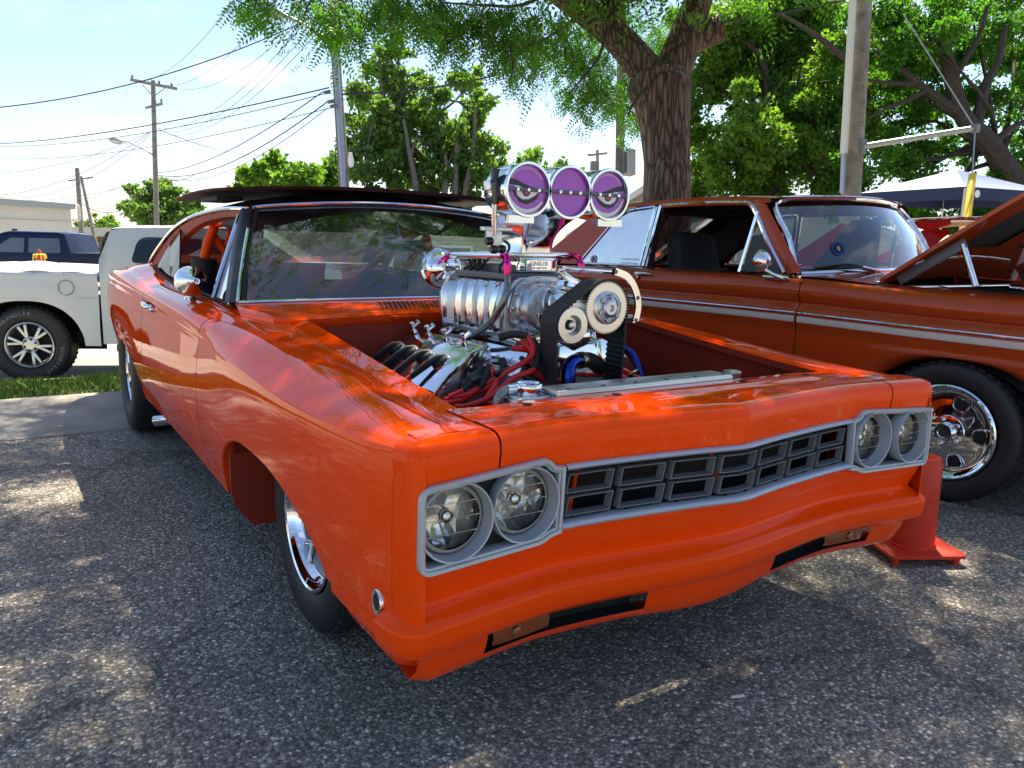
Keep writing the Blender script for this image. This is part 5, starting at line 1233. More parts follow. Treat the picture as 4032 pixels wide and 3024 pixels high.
# cabin
ci = MB(); ci.box((.9, 1.15, .90), (1.6, .30, .22)); ci.box((.9, 2.0, .55), (1.6, 1.9, .05)); ci.box((.9, 2.85, .98), (1.45, .3, .06)); ci.build('cabin_trim', DARKINT, FAL, bevel=.02)
for x in (.48, 1.32):
    se = MB(); se.box((x, 1.85, .72), (.52, .5, .16)); se.box((x, 2.10, 1.0), (.50, .15, .55), Matrix.Rotation(R(-12), 3, 'X'), (.75, 1)); se.build('seat', DARKINT, FAL, bevel=.05)
MB().grid([[tuple(np.array(froof(u, v))+[0, .02, -.035]) for v in np.linspace(.02, .98, 7)] for u in np.linspace(.02, .98, 8)]).build('headliner', DARKINT, FAL)
for pts in ([(.22, 2.26, .6), (.20, 2.24, 1.15), (.26, 2.20, 1.36), (.40, 2.18, 1.41), (1.40, 2.18, 1.41), (1.54, 2.20, 1.36), (1.60, 2.24, 1.15), (1.58, 2.26, .6)], [(.24, 2.20, 1.34), (.24, 2.6, 1.16), (.26, 2.9, .95)], [(1.56, 2.20, 1.34), (1.56, 2.6, 1.16), (1.54, 2.9, .95)]):
    MB().tube(cr(pts, 5), .022, 10).build('roll_bar', BLACKM, FAL)
MB().grid([[(FW-.045, y, z) for z in (.4, 1.03)] for y in (.95, 2.25, 3.2)]).build('cabin_lining', DARKINT, FAL)
MB().grid([[(FW-.155+.0*t, 2.42+.42*t, 1.405-.37*t), (FW-.165, 2.74+.62*t, 1.395-.37*t), (FW-.32, 2.80+.64*t, 1.40-.38*t)] for t in (0, 1)]).build('cabin_lining', DARKINT, FAL)
MB().prism([(0, 0), (.50, 0), (.50, .02), (.22, .36), (0, .38)], (1.655, 1.45, 1.03), (0, 1, 0), (0, 0, 1), .02).build('far_door_panel', DARKINT, FAL)
# door furniture
hd_ = MB(); hd_.tube([(-.012, 2.18, .990), (-.020, 2.17, .994), (-.022, 2.10, .996), (-.016, 2.035, .992)], [.006, .011, .011, .005], 10); HDo = hd_.build('door_handle', CHROME, FAL)
MB().lathe([(.018, 0), (.018, .012), (.012, .018), (0, .018)], (-.002, 2.175, .968), (-1, 0, 0), 14).build('lock_button', CHROME, HDo)
mm_ = MB(); mm_.lathe([(.0, -.055), (.028, -.050), (.052, -.028), (.061, 0), (.062, .008), (.055, .012)], (-.07, 1.155, 1.105), (0, 1, .05), 30); MMo = mm_.build('wing_mirror', CHROME, FAL, sharp=40)
MB().tube([(-.065, 1.14, 1.06), (-.03, 1.09, 1.03), (.01, 1.06, 1.015)], [.012, .010, .014], 10).build('mirror_arm', CHROME, MMo)
MB().tube([(.012, 1.19, 1.016), (.012, 1.02, 1.016)], [.012, .014], 10).build('mirror_base', CHROME, MMo)
MB().lathe([(.010, 0), (.010, .012), (0, .014)], (.02, .965, 1.02), (0, 0, 1), 10).build('hinge_pin', CHROME, FAL)
# stickers on the glass
STK = M('blue_sticker', (.015, .05, .22), .5); STY = M('yellow_sticker_ink', (.5, .42, .05), .5)
gc_ = G[3][2]; gt = (G[4][2]-G[2][2]); gt /= np.linalg.norm(gt); gu = (G[3][3]-G[3][1]); gu /= np.linalg.norm(gu)
def decal(poly, org, u, v, mt, name): return MB().add([tuple(np.array(org)+np.array(u)*p[0]+np.array(v)*p[1]) for p in poly], [tuple(range(len(poly)))]).build(name, mt, FAL, smooth=False)
circ_ = [(math.cos(t), math.sin(t)) for t in np.linspace(0, 2*math.pi, 25)[:-1]]
nrm_ = np.cross(gt, gu); nrm_ = nrm_ if nrm_[1] < 0 else -nrm_
decal([(a*.050, b*.042) for a, b in circ_], gc_+nrm_*.004, gt, gu, STK, 'round_sticker'); decal([(a*.036, b*.029) for a, b in circ_], gc_+nrm_*.0055, gt, gu, NAVYP, 'sticker_ring'); decal([(a*.012, b*.016) for a, b in circ_], gc_+nrm_*.007, gt, gu, STY, 'sticker_mark')
qo = np.array((.0585, 2.68, 1.072)); qu = np.array((0, -1, 0)); qv = np.array((.14, 0, .99))
decal([(a*.030, b*.030) for a, b in circ_], qo+np.array((-.004, 0, 0)), qu, qv, WHITEE, 'round_sticker'); decal([(a*.022, b*.022) for a, b in circ_ if a < .05], qo+np.array((-.006, 0, 0)), qu, qv, REDE, 'sticker_half'); decal([(a*.022, b*.022) for a, b in circ_ if a > -.05], qo+np.array((-.006, 0, 0)), qu, qv, STK, 'sticker_half')
text_mesh('window_lettering', 'I KNOW, I KNOW', .021, WHITEE, (.052, 2.32, 1.082), (0, -1, 0), (.14, 0, .99), FAL, depth=.0003); text_mesh('window_lettering', 'License & Registration', .017, WHITEE, (.050, 2.32, 1.058), (0, -1, 0), (.14, 0, .99), FAL, depth=.0003)
# raised hood
ha = R(33); HG = []; HU = []
for x in np.linspace(.10, FW-.10, 15):
    e = math.sin(math.pi*(x-.1)/(FW-.2)); row = []; row2 = []
    for d in np.linspace(0, 1.22, 9):
        b = .028*e+.010*math.sin(math.pi*d/1.22); row.append((x, .545-d*math.cos(ha)-b*math.sin(ha)*.0, 1.042+d*math.sin(ha)+b)); row2.append((x, .545-d*math.cos(ha)+.012, 1.042+d*math.sin(ha)+b-.030))
    HG.append(row); HU.append(row2)
hm = MB(); hm.grid(HG); hm.grid([[HG[0][j], HU[0][j]] for j in range(9)]); hm.grid([[HG[-1][j], HU[-1][j]] for j in range(9)]); hm.grid([[HG[i][-1], HU[i][-1]] for i in range(15)]); HDm = hm.build('raised_hood', COPPER, FAL, sharp=40)
un_ = MB(); un_.grid([HU[i] for i in range(15)], skip=lambda i, j: (i in (2, 3, 4, 5) or i in (8, 9, 10, 11)) and j in (2, 3, 4, 5)); un_.build('hood_frame', COPPER, HDm, sharp=40)
un2 = MB(); un2.grid([[(p[0], p[1]+.004, p[2]+.014) for p in r_] for r_ in HU]); un2.build('hood_lining', BLACKM, HDm)
for x in (.17, FW-.17):
    MB().tube([(x, .20, 1.215), (x, .12, 1.02)], .014, 10).build('hood_strut', CHROME, FAL); MB().box((x, .34, 1.125), (.02, .36, .05), Matrix.Rotation(-ha, 3, 'X')).build('hood_hinge', GREYP, FAL, bevel=.006)
# wheels: chrome slotted discs
def slot_wheel(yc, sd, detail=True):
    t_ = tyre(.226, .335, .20, n=60).build('wheel', TYRE, FAL, sharp=45)
    rm = MB(); rm.lathe([(.224, -.078), (.228, -.090), (.221, -.094), (.212, -.088), (.205, -.062), (.196, -.050), (.186, -.047), (.150, -.052), (.105, -.058), (.080, -.060)], (0, 0, 0), (1, 0, 0), 56, caps=False)
    rm.lathe([(.080, -.058), (.078, -.070), (.060, -.074), (.048, -.075), (.046, -.100), (.040, -.106), (.026, -.106), (.024, -.100), (0, -.100)], (0, 0, 0), (1, 0, 0), 36, caps=False)
    rr = rm.build('rim', CHROME, t_, sharp=35)
    for k in range(5):
        a = 2*math.pi*k/5+R(26); c_ = (.145*math.cos(a), .145*math.sin(a)); ra, ta = np.array([math.cos(a), math.sin(a)]), np.array([-math.sin(a), math.cos(a)])
        oval = rounded([(-.030, -.028), (.028, -.038), (.028, .038), (-.030, .028)], .020, 5); P = [np.array(c_)+ra*p[0]+ta*p[1] for p in oval]
        MB().add([(-.0595, p[0], p[1]) for p in P], [tuple(range(len(P)))]).build('slot', BLACKM, rr, smooth=False)
        MB().tube([(-.060, p[0], p[1]) for p in P], .0038, 6, closed=True).build('slot_lip', CHROME, rr)
        b = a+math.pi/5; MB().lathe([(.0105, .068), (.0105, .090), (.006, .096), (0, .096)], (0, .062*math.cos(b), .062*math.sin(b)), (-1, 0, 0), 8).build('lug_nut', CHROME, rr)
    for c in [rr]+list(rr.children): c.matrix_parent_inverse = Matrix.Identity(4)
    t_.location = ((.10 if sd < 0 else FW-.10), yc, .335); t_.rotation_euler = (R(10), 0, 0 if sd < 0 else math.pi)
    return t_
slot_wheel(.11, -1)
for yc, sd in ((.11, 1), (2.88, -1), (2.88, 1)):
    t_ = tyre(.226, .335, .20, tread=False).build('wheel', TYRE, FAL, sharp=45); t_.location = ((.10 if sd < 0 else FW-.10), yc, .335)
for sd in (-1, 1):
    for yc in (.11, 2.88):
        G_ = [[(fx(x, sd), yc+.46*math.cos(R(a)), .30+.37*math.sin(R(a))) for x in (.03, .38)] for a in np.linspace(-5, 185, 16)]
        w2 = MB(); w2.grid(G_); w2.grid([[(fx(.38, sd), yc+d, z) for z in (.25, .70)] for d in (-.46, .46)]); w2.build('wheelhouse', BLACKM, FAL)
ub = MB(); ub.box((.9, 1.5, .34), (1.5, 4.2, .12)); ub.build('underbody', BLACKM, FAL)
FAL.location = (2.2, -.34, 0); FAL.rotation_euler = (0, 0, R(4))

# ------------------------------------------------------------------ red car beyond the sedan
RC = empty('red_hardtop', (0, 0, 0), 'bright red hardtop car showing its roof and windscreen beyond the copper sedan', 'car')
prf = [(.40, .93), (.12, .92), (.03, .885), (.0, .82), (.0, .60), (.03, .40), (.08, .30)]
prd = cr(prf, 4)
for sd in (-1, 1):
    MB().grid([[(x if sd < 0 else 1.85-x, y, z-(.05 if y < -.4 else 0)) for x, z in prd] for y in np.linspace(-.9, 4.0, 12)]).build('body_side', REDP, RC)
rb = MB(); rb.grid([[(x, y, z+.03*math.sin(math.pi*x/1.85)) for y, z in ((-.92, .60), (-.90, .84), (-.5, .885), (.2, .925), (.75, .94))] for x in np.linspace(.2, 1.65, 9)]); rb.grid([[(x, y, z) for y, z in ((2.7, .95), (3.9, .90), (4.0, .5))] for x in (.2, 1.65)]); rb.build('hood_and_deck', REDP, RC)
RG = [[(.22+1.41*v, 1.35+u*1.15-.14*math.sin(math.pi*v)*(1-u), 1.315+.022*math.sin(math.pi*u)-.03*u*u+.045*math.sin(math.pi*v)) for v in np.linspace(0, 1, 13)] for u in np.linspace(0, 1, 9)]
MB().grid(RG).build('roof', REDP, RC)
MB().tube([tuple(np.array(p)+[0, -.012, -.004]) for p in RG[0]], .011, 8).build('windscreen_trim', CHROME, RC)
WG = [[tuple(np.array((.12+1.61*v, .80-.14*math.sin(math.pi*v), .95+.03*math.sin(math.pi*v)))*(1-t)+np.array(RG[0][int(round(v*12))])*t) for t in np.linspace(0, .98, 5)] for v in np.linspace(0, 1, 13)]
MB().grid(WG).build('windscreen', GLASS_D, RC)
for sd in (0, 12): MB().tube([WG[sd][0], WG[sd][-1]], .022, 8).build('front_pillar', REDP, RC)
for sd in (-1, 1):
    xx = .2 if sd < 0 else 1.65
    MB().add([(xx, 2.5, 1.30), (xx, 2.25, 1.28), (xx-.06*(-sd)*-1, 2.55, .93), (xx, 3.1, .93)], [(0, 1, 2, 3)]).build('rear_pillar', REDP, RC)
ri = MB(); ri.box((.92, 1.6, .62), (1.6, 2.2, .6)); ri.build('cabin_trim', DARKINT, RC)
for yc in (0, 2.9):
    for sd in (-1, 1):
        t_ = tyre(.2, .33, .2, tread=False).build('wheel', TYRE, RC); t_.location = (.10 if sd < 0 else 1.75, yc, .33)
RC.location = (4.70, -.25, 0.11); RC.rotation_euler = (0, 0, R(3))
# ------------------------------------------------------------------ orange tubular stand beside the car's far corner
ST = empty('orange_stand', (1.40, -.50, 0), 'orange painted steel post on a square foot plate beside the front bumper', 'stand')
sc_ = np.array((1.425, -.570, 0)); rot = Matrix.Rotation(R(-28), 3, 'Z'); SORANGE = M('orange_enamel', (.66, .030, .005), .5, coat=.1, var=.08, vscale=20, rvar=.08)
pb = MB(); pg = rounded([(-.15, -.13), (.15, -.13), (.15, .13), (-.15, .13)], .03); pg = [(rot @ Vector((p[0], p[1], 0))) for p in pg]
pb.prism([(p[0], p[1]) for p in pg], (sc_[0], sc_[1], .030), (1, 0, 0), (0, 1, 0), .014); pb.build('foot_plate', SORANGE, ST, bevel=.003)
MB().lathe([(.086, .040), (.086, .052), (.080, .056), (.078, .25), (.076, .385), (.070, .40), (0, .402)], sc_, (0, 0, 1), 36).build('post', SORANGE, ST, sharp=40)
for a, b in ((-.12, -.10), (.12, -.10), (.12, .10), (-.12, .10)):
    p = rot @ Vector((a, b, 0)); MB().lathe([(.014, 0), (.016, .032)], (sc_[0]+p.x, sc_[1]+p.y, 0), (0, 0, 1), 12).build('foot', SORANGE, ST)
# small litter
cg = MB(); p = at(2880, 2745, Z=.006); cg.tube([p, p+np.array([.035, -.012, 0])], .0042, 8); tag(cg.build('cigarette_butt', M('white_paper', (.7, .68, .62), .8)), 'white cigarette butt lying on the asphalt before the bumper', 'litter')
lf = MB(); p = at(1055, 1678, Z=.03); 
# ------------------------------------------------------------------ white pickup, seen side-on
TX = Vector((math.cos(R(-24)), math.sin(R(-24)), 0)); TY = Vector((math.sin(R(24)), math.cos(R(24)), 0))
wc = at(108, 1361, D=8.1); ZG = float(wc[2])-.40
DK = empty('white_pickup', (0, 0, 0), 'white pickup truck with soft bed cover and open sliding rear window', 'pickup')
# local: x to the truck's front, y into the picture, z up from its ground
def bedz(x):
    t = x/.56; return .40 if abs(t) >= 1 else .40+(.86-.40)*(1-abs(t)**2.4)**.5
xs_ = sorted(set(list(np.linspace(-1.2, .72, 54))+[-.56, -.555, -.55, .55, .555, .56]))
G = []
for x in xs_:
    zb = bedz(x); col = [(x, .035, 1.150), (x, .012, 1.147), (x, .0, 1.13), (x, -.002, 1.10)]
    for t in (.12, .3, .5, .7, .9, 1): 
        z = 1.10+(zb-1.10)*t; fl = .022*math.exp(-((math.hypot(x/1.15, z-.40)-.60)/.10)**2)
        col.append((x, .012-.014*math.sin(math.pi*t*.5)-fl+.05*max(0, .6-z), z))
    col.append((x, .05, zb)); G.append(col)
MB().grid(G).build('bed_side', WHITEP, DK, sharp=40)
MB().grid([[(x, 1.80-y, z) for x, y, z in c[:6]] for c in G]).build('bed_side', WHITEP, DK)
TARP = M('grey_tonneau_vinyl', (.47, .46, .47), .55, var=.08, vscale=6, bump=.15, bscale=9)
tg = []
for x in np.linspace(-1.2, .72, 40):
    tg.append([(x, y, 1.158+.055*math.sin(math.pi*min(max(y/1.8, 0), 1))**.6+.012*math.sin(x*6+y*3)+.008*math.sin(x*15)+(-.012 if y < .05 else 0)-(.035 if y < .012 else 0)) for y in (.004, .02, .10, .3, .6, .9, 1.2, 1.5, 1.78)])
TN = MB().grid(tg).build('tonneau_cover', TARP, DK)
for k in range(8): MB().lathe([(.012, 0), (.010, .006), (0, .008)], (-1.35+k*.29, -.0, 1.137), (0, -1, .3), 10).build('snap', CHROME, TN)
# cab
cabp = [(0.74, .45), (0.74, 1.28), (0.77, 1.52), (0.82, 1.585), (0.94, 1.615), (1.69, 1.63), (2.29, 1.60), (2.79, 1.28), (3.89, 1.18), (4.04, 1.1), (4.07, .5)]
cabd = cr(cabp, 4)
def caby(z): return .0+.0*z if z < 1.2 else .17*((z-1.2)/.42)**1.4
G = [[(x, caby(z)+(0 if k else 0), z) for k, (x, z) in enumerate(cabd)]]
cb = MB()
rows = []
for (x, z) in cabd:
    y0 = caby(z); rows.append([(x, y0, z), (x, y0+.03, z+.008), (x, .5, z+.03), (x, .9, z+.036), (x, 1.3, z+.03), (x, 1.77-y0, z+.008), (x, 1.80-y0, z)])
cb.grid(rows)
side = [(x, caby(z), z) for x, z in cabd]; 
sg_ = []
for x in np.linspace(.74, 4.07, 40):
    zt = np.interp(x, [p[0] for p in cabp[1:]], [p[1] for p in cabp[1:]]); zs_ = np.linspace(.42, zt, 14); sg_.append([(x, caby(z), z) for z in zs_])
cb.grid(sg_); cb.grid([[(p[0], 1.80-p[1], p[2]) for p in c] for c in sg_]); cb.build('cab', WHITEP, DK, sharp=45)
sw_ = rounded([(1.05, 1.26), (1.74, 1.26), (1.74, 1.52), (1.11, 1.53)], [.06, .02, .02, .10]); MB().add([(x, caby(z)-.006, z) for x, z in sw_], [tuple(range(len(sw_)))]).build('side_window', GLASS_D, DK, smooth=False)
sw2 = rounded([(1.81, 1.26), (2.59, 1.26), (2.31, 1.52), (1.81, 1.52)], .03); MB().add([(x, caby(z)-.006, z) for x, z in sw2], [tuple(range(len(sw2)))]).build('side_window', GLASS_D, DK, smooth=False)
REARG = M('grey_reflecting_glass', (.30, .33, .34), .08, coat=1)
def rwin(y0, y1, mt, nm, dx=-.008):
    P = [(0.738+dx+.0, y0, 1.24), (0.738+dx, y1, 1.24), (0.775+dx, y1, 1.50), (0.775+dx, y0, 1.50)]; MB().add(P, [(0, 1, 2, 3)]).build(nm, mt, DK, smooth=False)
rwin(.12, .58, REARG, 'rear_window'); rwin(.60, .86, BLACKM, 'slider_opening', -.010); rwin(.88, 1.02, REARG, 'slider_pane', -.012); rwin(1.04, 1.70, REARG, 'rear_window')
MB().box((.78, .90, 1.60), (.03, .26, .035)).build('brake_light', REDE, DK, bevel=.008)
def alloy(parent, loc, label_text=True):
    t_ = tyre(.235, .40, .26, n=56).build('wheel', TYRE, parent, sharp=45); 
    rm = MB(); rm.lathe([(.233, -.10), (.238, -.118), (.228, -.122), (.218, -.112), (.205, -.06), (.20, .02)], (0, 0, 0), (1, 0, 0), 48, caps=False)
    rr = rm.build('rim', ALUW, t_, sharp=35)
    hb_ = MB(); hb_.lathe([(.085, -.06), (.085, -.085), (.07, -.095), (.04, -.098), (0, -.10)], (0, 0, 0), (1, 0, 0), 28); hb_.build('hub', ALUW, rr, sharp=35)
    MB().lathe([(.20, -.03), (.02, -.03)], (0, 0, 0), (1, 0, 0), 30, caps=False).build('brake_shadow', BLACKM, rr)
    for k in range(6):
        a = 2*math.pi*k/6+R(12)
        for d_ in (-.17, .17):
            a2 = a+d_; P0 = (-.088, .07*math.cos(a), .07*math.sin(a)); P1 = (-.098, .215*math.cos(a2), .215*math.sin(a2)); MB().bar(P0, P1, .030, .035, up=(1, 0, 0)).build('spoke', ALUW, rr, bevel=.006)
        b = a+.5; MB().lathe([(.013, .088), (.013, .100), (0, .102)], (0, .058*math.cos(b), .058*math.sin(b)), (-1, 0, 0), 8).build('lug_nut', BLACKM, rr)
    def ring_text(s, a0, r_, sz):
        for i, ch in enumerate(s):
            a = a0-i*sz*.80/r_; u = Vector((0, math.sin(a), -math.cos(a))) ; v = Vector((0, math.cos(a), math.sin(a)))
            p = Vector((-.1335, r_*math.cos(a), r_*math.sin(a)))
            text_mesh('tyre_letter', ch, sz, WHITEE, p, -u if False else Vector((0, math.sin(a), -math.cos(a))), v, t_, depth=.0008, bold=.0)
    return t_, rr, ring_text
LETTER = M('worn_white_lettering', (.40, .40, .38), .7)
ALUW = M('cast_alloy', (.62, .62, .60), .30, .9, rvar=.05)
t_, rr, rtx = alloy(DK, None)
# wheel outer face is -x locally; turn so that it faces -y of the truck
def ring_letters(s, acen, r_, sz, t_):
    n = len(s); step = sz*.86/r_
    for i, ch in enumerate(s):
        a = acen+(-(i-(n-1)/2))*step                  # angle measured anticlockwise seen from outside
        ca, sa = math.cos(a), math.sin(a)
        # seen from -x the right-hand direction is -y, so screen (h,v) -> (-h as y, v as z)
        h, v_ = r_*ca, r_*sa; p = (-.1325, -h, v_); u = Vector((0, -(sa), -ca)) ; up = Vector((0, -ca, sa))
        text_mesh('tyre_letter', ch, sz, LETTER, p, u, up, t_, depth=.001, bold=-.0008)
ring_letters('WRANGLER', R(112), .325, .050, t_); ring_letters('GOODYEAR', R(-32), .325, .050, t_)
for c in [rr]+list(rr.children)+list(t_.children): c.matrix_parent_inverse = Matrix.Identity(4)
t_.location = (0, .16, .40); t_.rotation_euler = (0, 0, R(90))
t2 = tyre(.235, .40, .26, tread=False).build('wheel', TYRE, DK); t2.location = (3.0, .16, .40); t2.rotation_euler = (0, 0, R(90))
G_ = [[(.56*math.cos(R(a)), y, .42+.44*math.sin(R(a))) for y in (.02, .5)] for a in np.linspace(-5, 185, 18)]
w2 = MB(); w2.grid(G_); w2.grid([[(x, .5, z) for z in (.3, .9)] for x in (-.6, .6)]); w2.build('wheelhouse', BLACKM, DK)
ub = MB(); ub.box((1.5, .9, .46), (5.2, 1.3, .12)); ub.tube([(.8, .25, .36), (1.1, .25, .34)], .06, 10); ub.build('underbody', BLACKM, DK)
MB().grid([[(x, y, z) for z in (.42, 1.2)] for x, y in ((-1.2, .02), (-1.2, 1.78))]).build('tailgate', WHITEP, DK)
for x in (1.78, 2.72): MB().bar((x, -.004, .50), (x, -.004, 1.20), .006, .010, up=(0, 1, 0)).build('door_gap', BLACKM, DK)
MB().bar((-1.2, -.013, .885), (.72, -.013, .885), .006, .012).build('body_crease', WHITEP, DK)
fd = [(.42+.075*math.cos(t), -.016, 1.0+.075*math.sin(t)) for t in np.linspace(0, 2*math.pi, 25)[:-1]]; MB().tube(fd, .003, 5, closed=True).build('fuel_flap_gap', BLACKM, DK)
MB().bar((1.86, -.022, 1.04), (2.04, -.022, 1.04), .028, .03).build('door_handle', WHITEP, DK, bevel=.006)
DK.location = (float(wc[0]), float(wc[1]), ZG); DK.rotation_euler = (0, 0, R(-24))
# little red and yellow figure standing on the bed cover
fg_p = at(158, 1040, D=9.3); FG = empty('toy_figure', tuple(fg_p), 'small red and yellow toy figure standing on the white truck bed cover', 'toy')
fb = MB(); fb.lathe([(.040, 0), (.046, .04), (.036, .11), (.022, .125), (0, .128)], fg_p, (0, 0, 1), 14); fb.build('body', M('red_toy_plastic', (.65, .06, .02), .5), FG)
MB().lathe([(.0, .0), (.018, .004), (.024, .022), (.016, .040), (0, .046)], fg_p+np.array([0, 0, .125]), (0, 0, 1), 14).build('head', M('toy_red', (.55, .03, .02), .5), FG)
YT = M('yellow_toy_ribbon', (.75, .55, .03), .6)
for k in range(9):
    a = k*.7; rb_ = MB(); p0_ = fg_p+np.array([.02*math.cos(a), .02*math.sin(a), .118]); rb_.tube([p0_, p0_+np.array([.04*math.cos(a), .04*math.sin(a), -.01]), p0_+np.array([.055*math.cos(a), .055*math.sin(a), -.05-.05*(k % 3)/2])], [.010, .012, .005], 6); rb_.build('ribbon', YT, FG)
# ------------------------------------------------------------------ navy pickup on the road
NT = empty('navy_pickup', (0, 0, 0), 'dark navy crew-cab pickup parked side-on before the white building', 'pickup')
p0_ = at(0, 1100, D=23.5); ZN = -.76
prof_n = [(-2.2, .55), (-2.2, 1.05), (-2.0, 1.18), (-.75, 1.25), (.20, 1.86), (.45, 1.93), (1.9, 1.92), (2.15, 1.86), (2.28, 1.34), (2.32, 1.30), (4.1, 1.30), (4.15, .6)]
G = []
for x in np.linspace(-2.2, 4.15, 60):
    zt = np.interp(x, [p[0] for p in prof_n[1:-1]], [p[1] for p in prof_n[1:-1]]); G.append([(x, .0+.16*max(0, (z-1.2)/.7)**1.3, z) for z in np.linspace(.5, zt, 16)])
nb = MB(); nb.grid(G); nb.grid([[g[-1], (g[-1][0], g[-1][1]+.04, g[-1][2]+.02), (g[-1][0], .95, g[-1][2]+.05), (g[-1][0], 1.9-g[-1][1], g[-1][2])] for g in G]); nb.grid([[(p[0], 1.95-p[1], p[2]) for p in c] for c in G]); nb.build('body', NAVYP, NT, sharp=50)
NG = M('navy_truck_window', (.05, .08, .12), .06, coat=1.0)
for poly in ([(-.05, 1.33), (.95, 1.33), (.95, 1.76), (.55, 1.76)], [(1.08, 1.33), (2.02, 1.33), (1.96, 1.76), (1.08, 1.76)]):
    P = rounded(poly, .05); MB().add([(x, .16*max(0, (z-1.2)/.7)**1.3-.008, z) for x, z in P], [tuple(range(len(P)))]).build('side_window', NG, NT, smooth=False)
P = [(-.70, 1.28), (.16, 1.86), (.24, 1.84), (-.60, 1.28)]; MB().add([(x, .05+.1*max(0, (z-1.2)/.7), z+.01) for x, z in P], [(0, 1, 2, 3)]).build('windscreen_edge', GREYP, NT, smooth=False)
mr_ = MB(); mr_.box((-.12, -.13, 1.42), (.16, .22, .20)); mr_.build('wing_mirror', BLACKG, NT, bevel=.04)
MB().box((.30, .8, 1.98), (.16, .03, .08)).build('roof_fin', BLACKG, NT, bevel=.01)
MB().box((3.2, .9, 1.33), (1.8, 1.7, .03)).build('bed_cover', BLACKM, NT)
for x in (-1.3, 3.0):
    t_ = tyre(.25, .40, .26, tread=False).build('wheel', TYRE, NT); t_.location = (x, .15, .40); t_.rotation_euler = (0, 0, R(90))
na = R(-30); NT.rotation_euler = (0, 0, na)
off = Matrix.Rotation(na, 3, 'Z') @ Vector((-.20, 0, 0)); NT.location = (float(p0_[0])+off.x, float(p0_[1])+off.y, ZN)
# ------------------------------------------------------------------ white building at the left
WB = empty('white_building', (0, 0, 0), 'long white block building with grey flat roof edge behind the navy truck', 'building')
WALL = M('white_painted_block', (.62, .61, .56), .8, var=.06, vscale=.8, bump=.1, bscale=12)
a_, b_ = at(-420, 800, D=29.0), at(277, 812, D=38.0); 
def wallq(a, b, z0, z1, mt, nm, par, dn=0):
    mb = MB(); d = Vector((b[0]-a[0], b[1]-a[1], 0)).normalized(); n = Vector((d.y, -d.x, 0))*dn
    mb.add([(a[0]+n.x, a[1]+n.y, z0), (b[0]+n.x, b[1]+n.y, z0), (b[0]+n.x, b[1]+n.y, z1), (a[0]+n.x, a[1]+n.y, z1)], [(0, 1, 2, 3)]); return mb.build(nm, mt, par, smooth=False)
zr = float(b_[2])
wl_ = MB(); dd = Vector((b_[0]-a_[0], b_[1]-a_[1], 0)).normalized(); nn_ = Vector((-dd.y, dd.x, 0)); back = nn_*9
A0_, B0_ = Vector((a_[0], a_[1], 0)), Vector((b_[0], b_[1], 0)); A0_ = A0_-dd*10
for off_, h0, h1, mt_, nm in ((0, -.9, zr-.12, WALL, 'wall'),):
    c4_ = [A0_, B0_, B0_+back, A0_+back]; mb = MB(); mb.add([tuple(p+Vector((0, 0, h0))) for p in c4_]+[tuple(p+Vector((0, 0, h1))) for p in c4_], [(0, 1, 5, 4), (1, 2, 6, 5), (2, 3, 7, 6), (3, 0, 4, 7), (4, 5, 6, 7)]); mb.build(nm, mt_, WB, smooth=False)
MB().bar(A0_-nn_*.12+Vector((0, 0, zr-.02)), B0_-nn_*.12+Vector((0, 0, zr-.02)), .30, .26).build('roof_edge', M('grey_roof_metal', (.30, .33, .36), .5, .3), WB)
MB().bar(A0_-nn_*.02+Vector((0, 0, zr-.75)), B0_-nn_*.02+Vector((0, 0, zr-.75)), .06, .03).build('wall_band', WALL, WB)
MB().tube(cr([tuple(B0_+dd*.1+Vector((0, 0, zr+.05))), tuple(B0_+dd*.55+Vector((0, 0, zr+.05))), tuple(B0_+dd*.62+Vector((0, 0, zr-.3))), tuple(B0_+dd*.58+Vector((0, 0, zr-.62))), tuple(B0_+dd*.1+Vector((0, 0, zr-.66)))], 4), .06, 8).build('downpipe', WALL, WB)
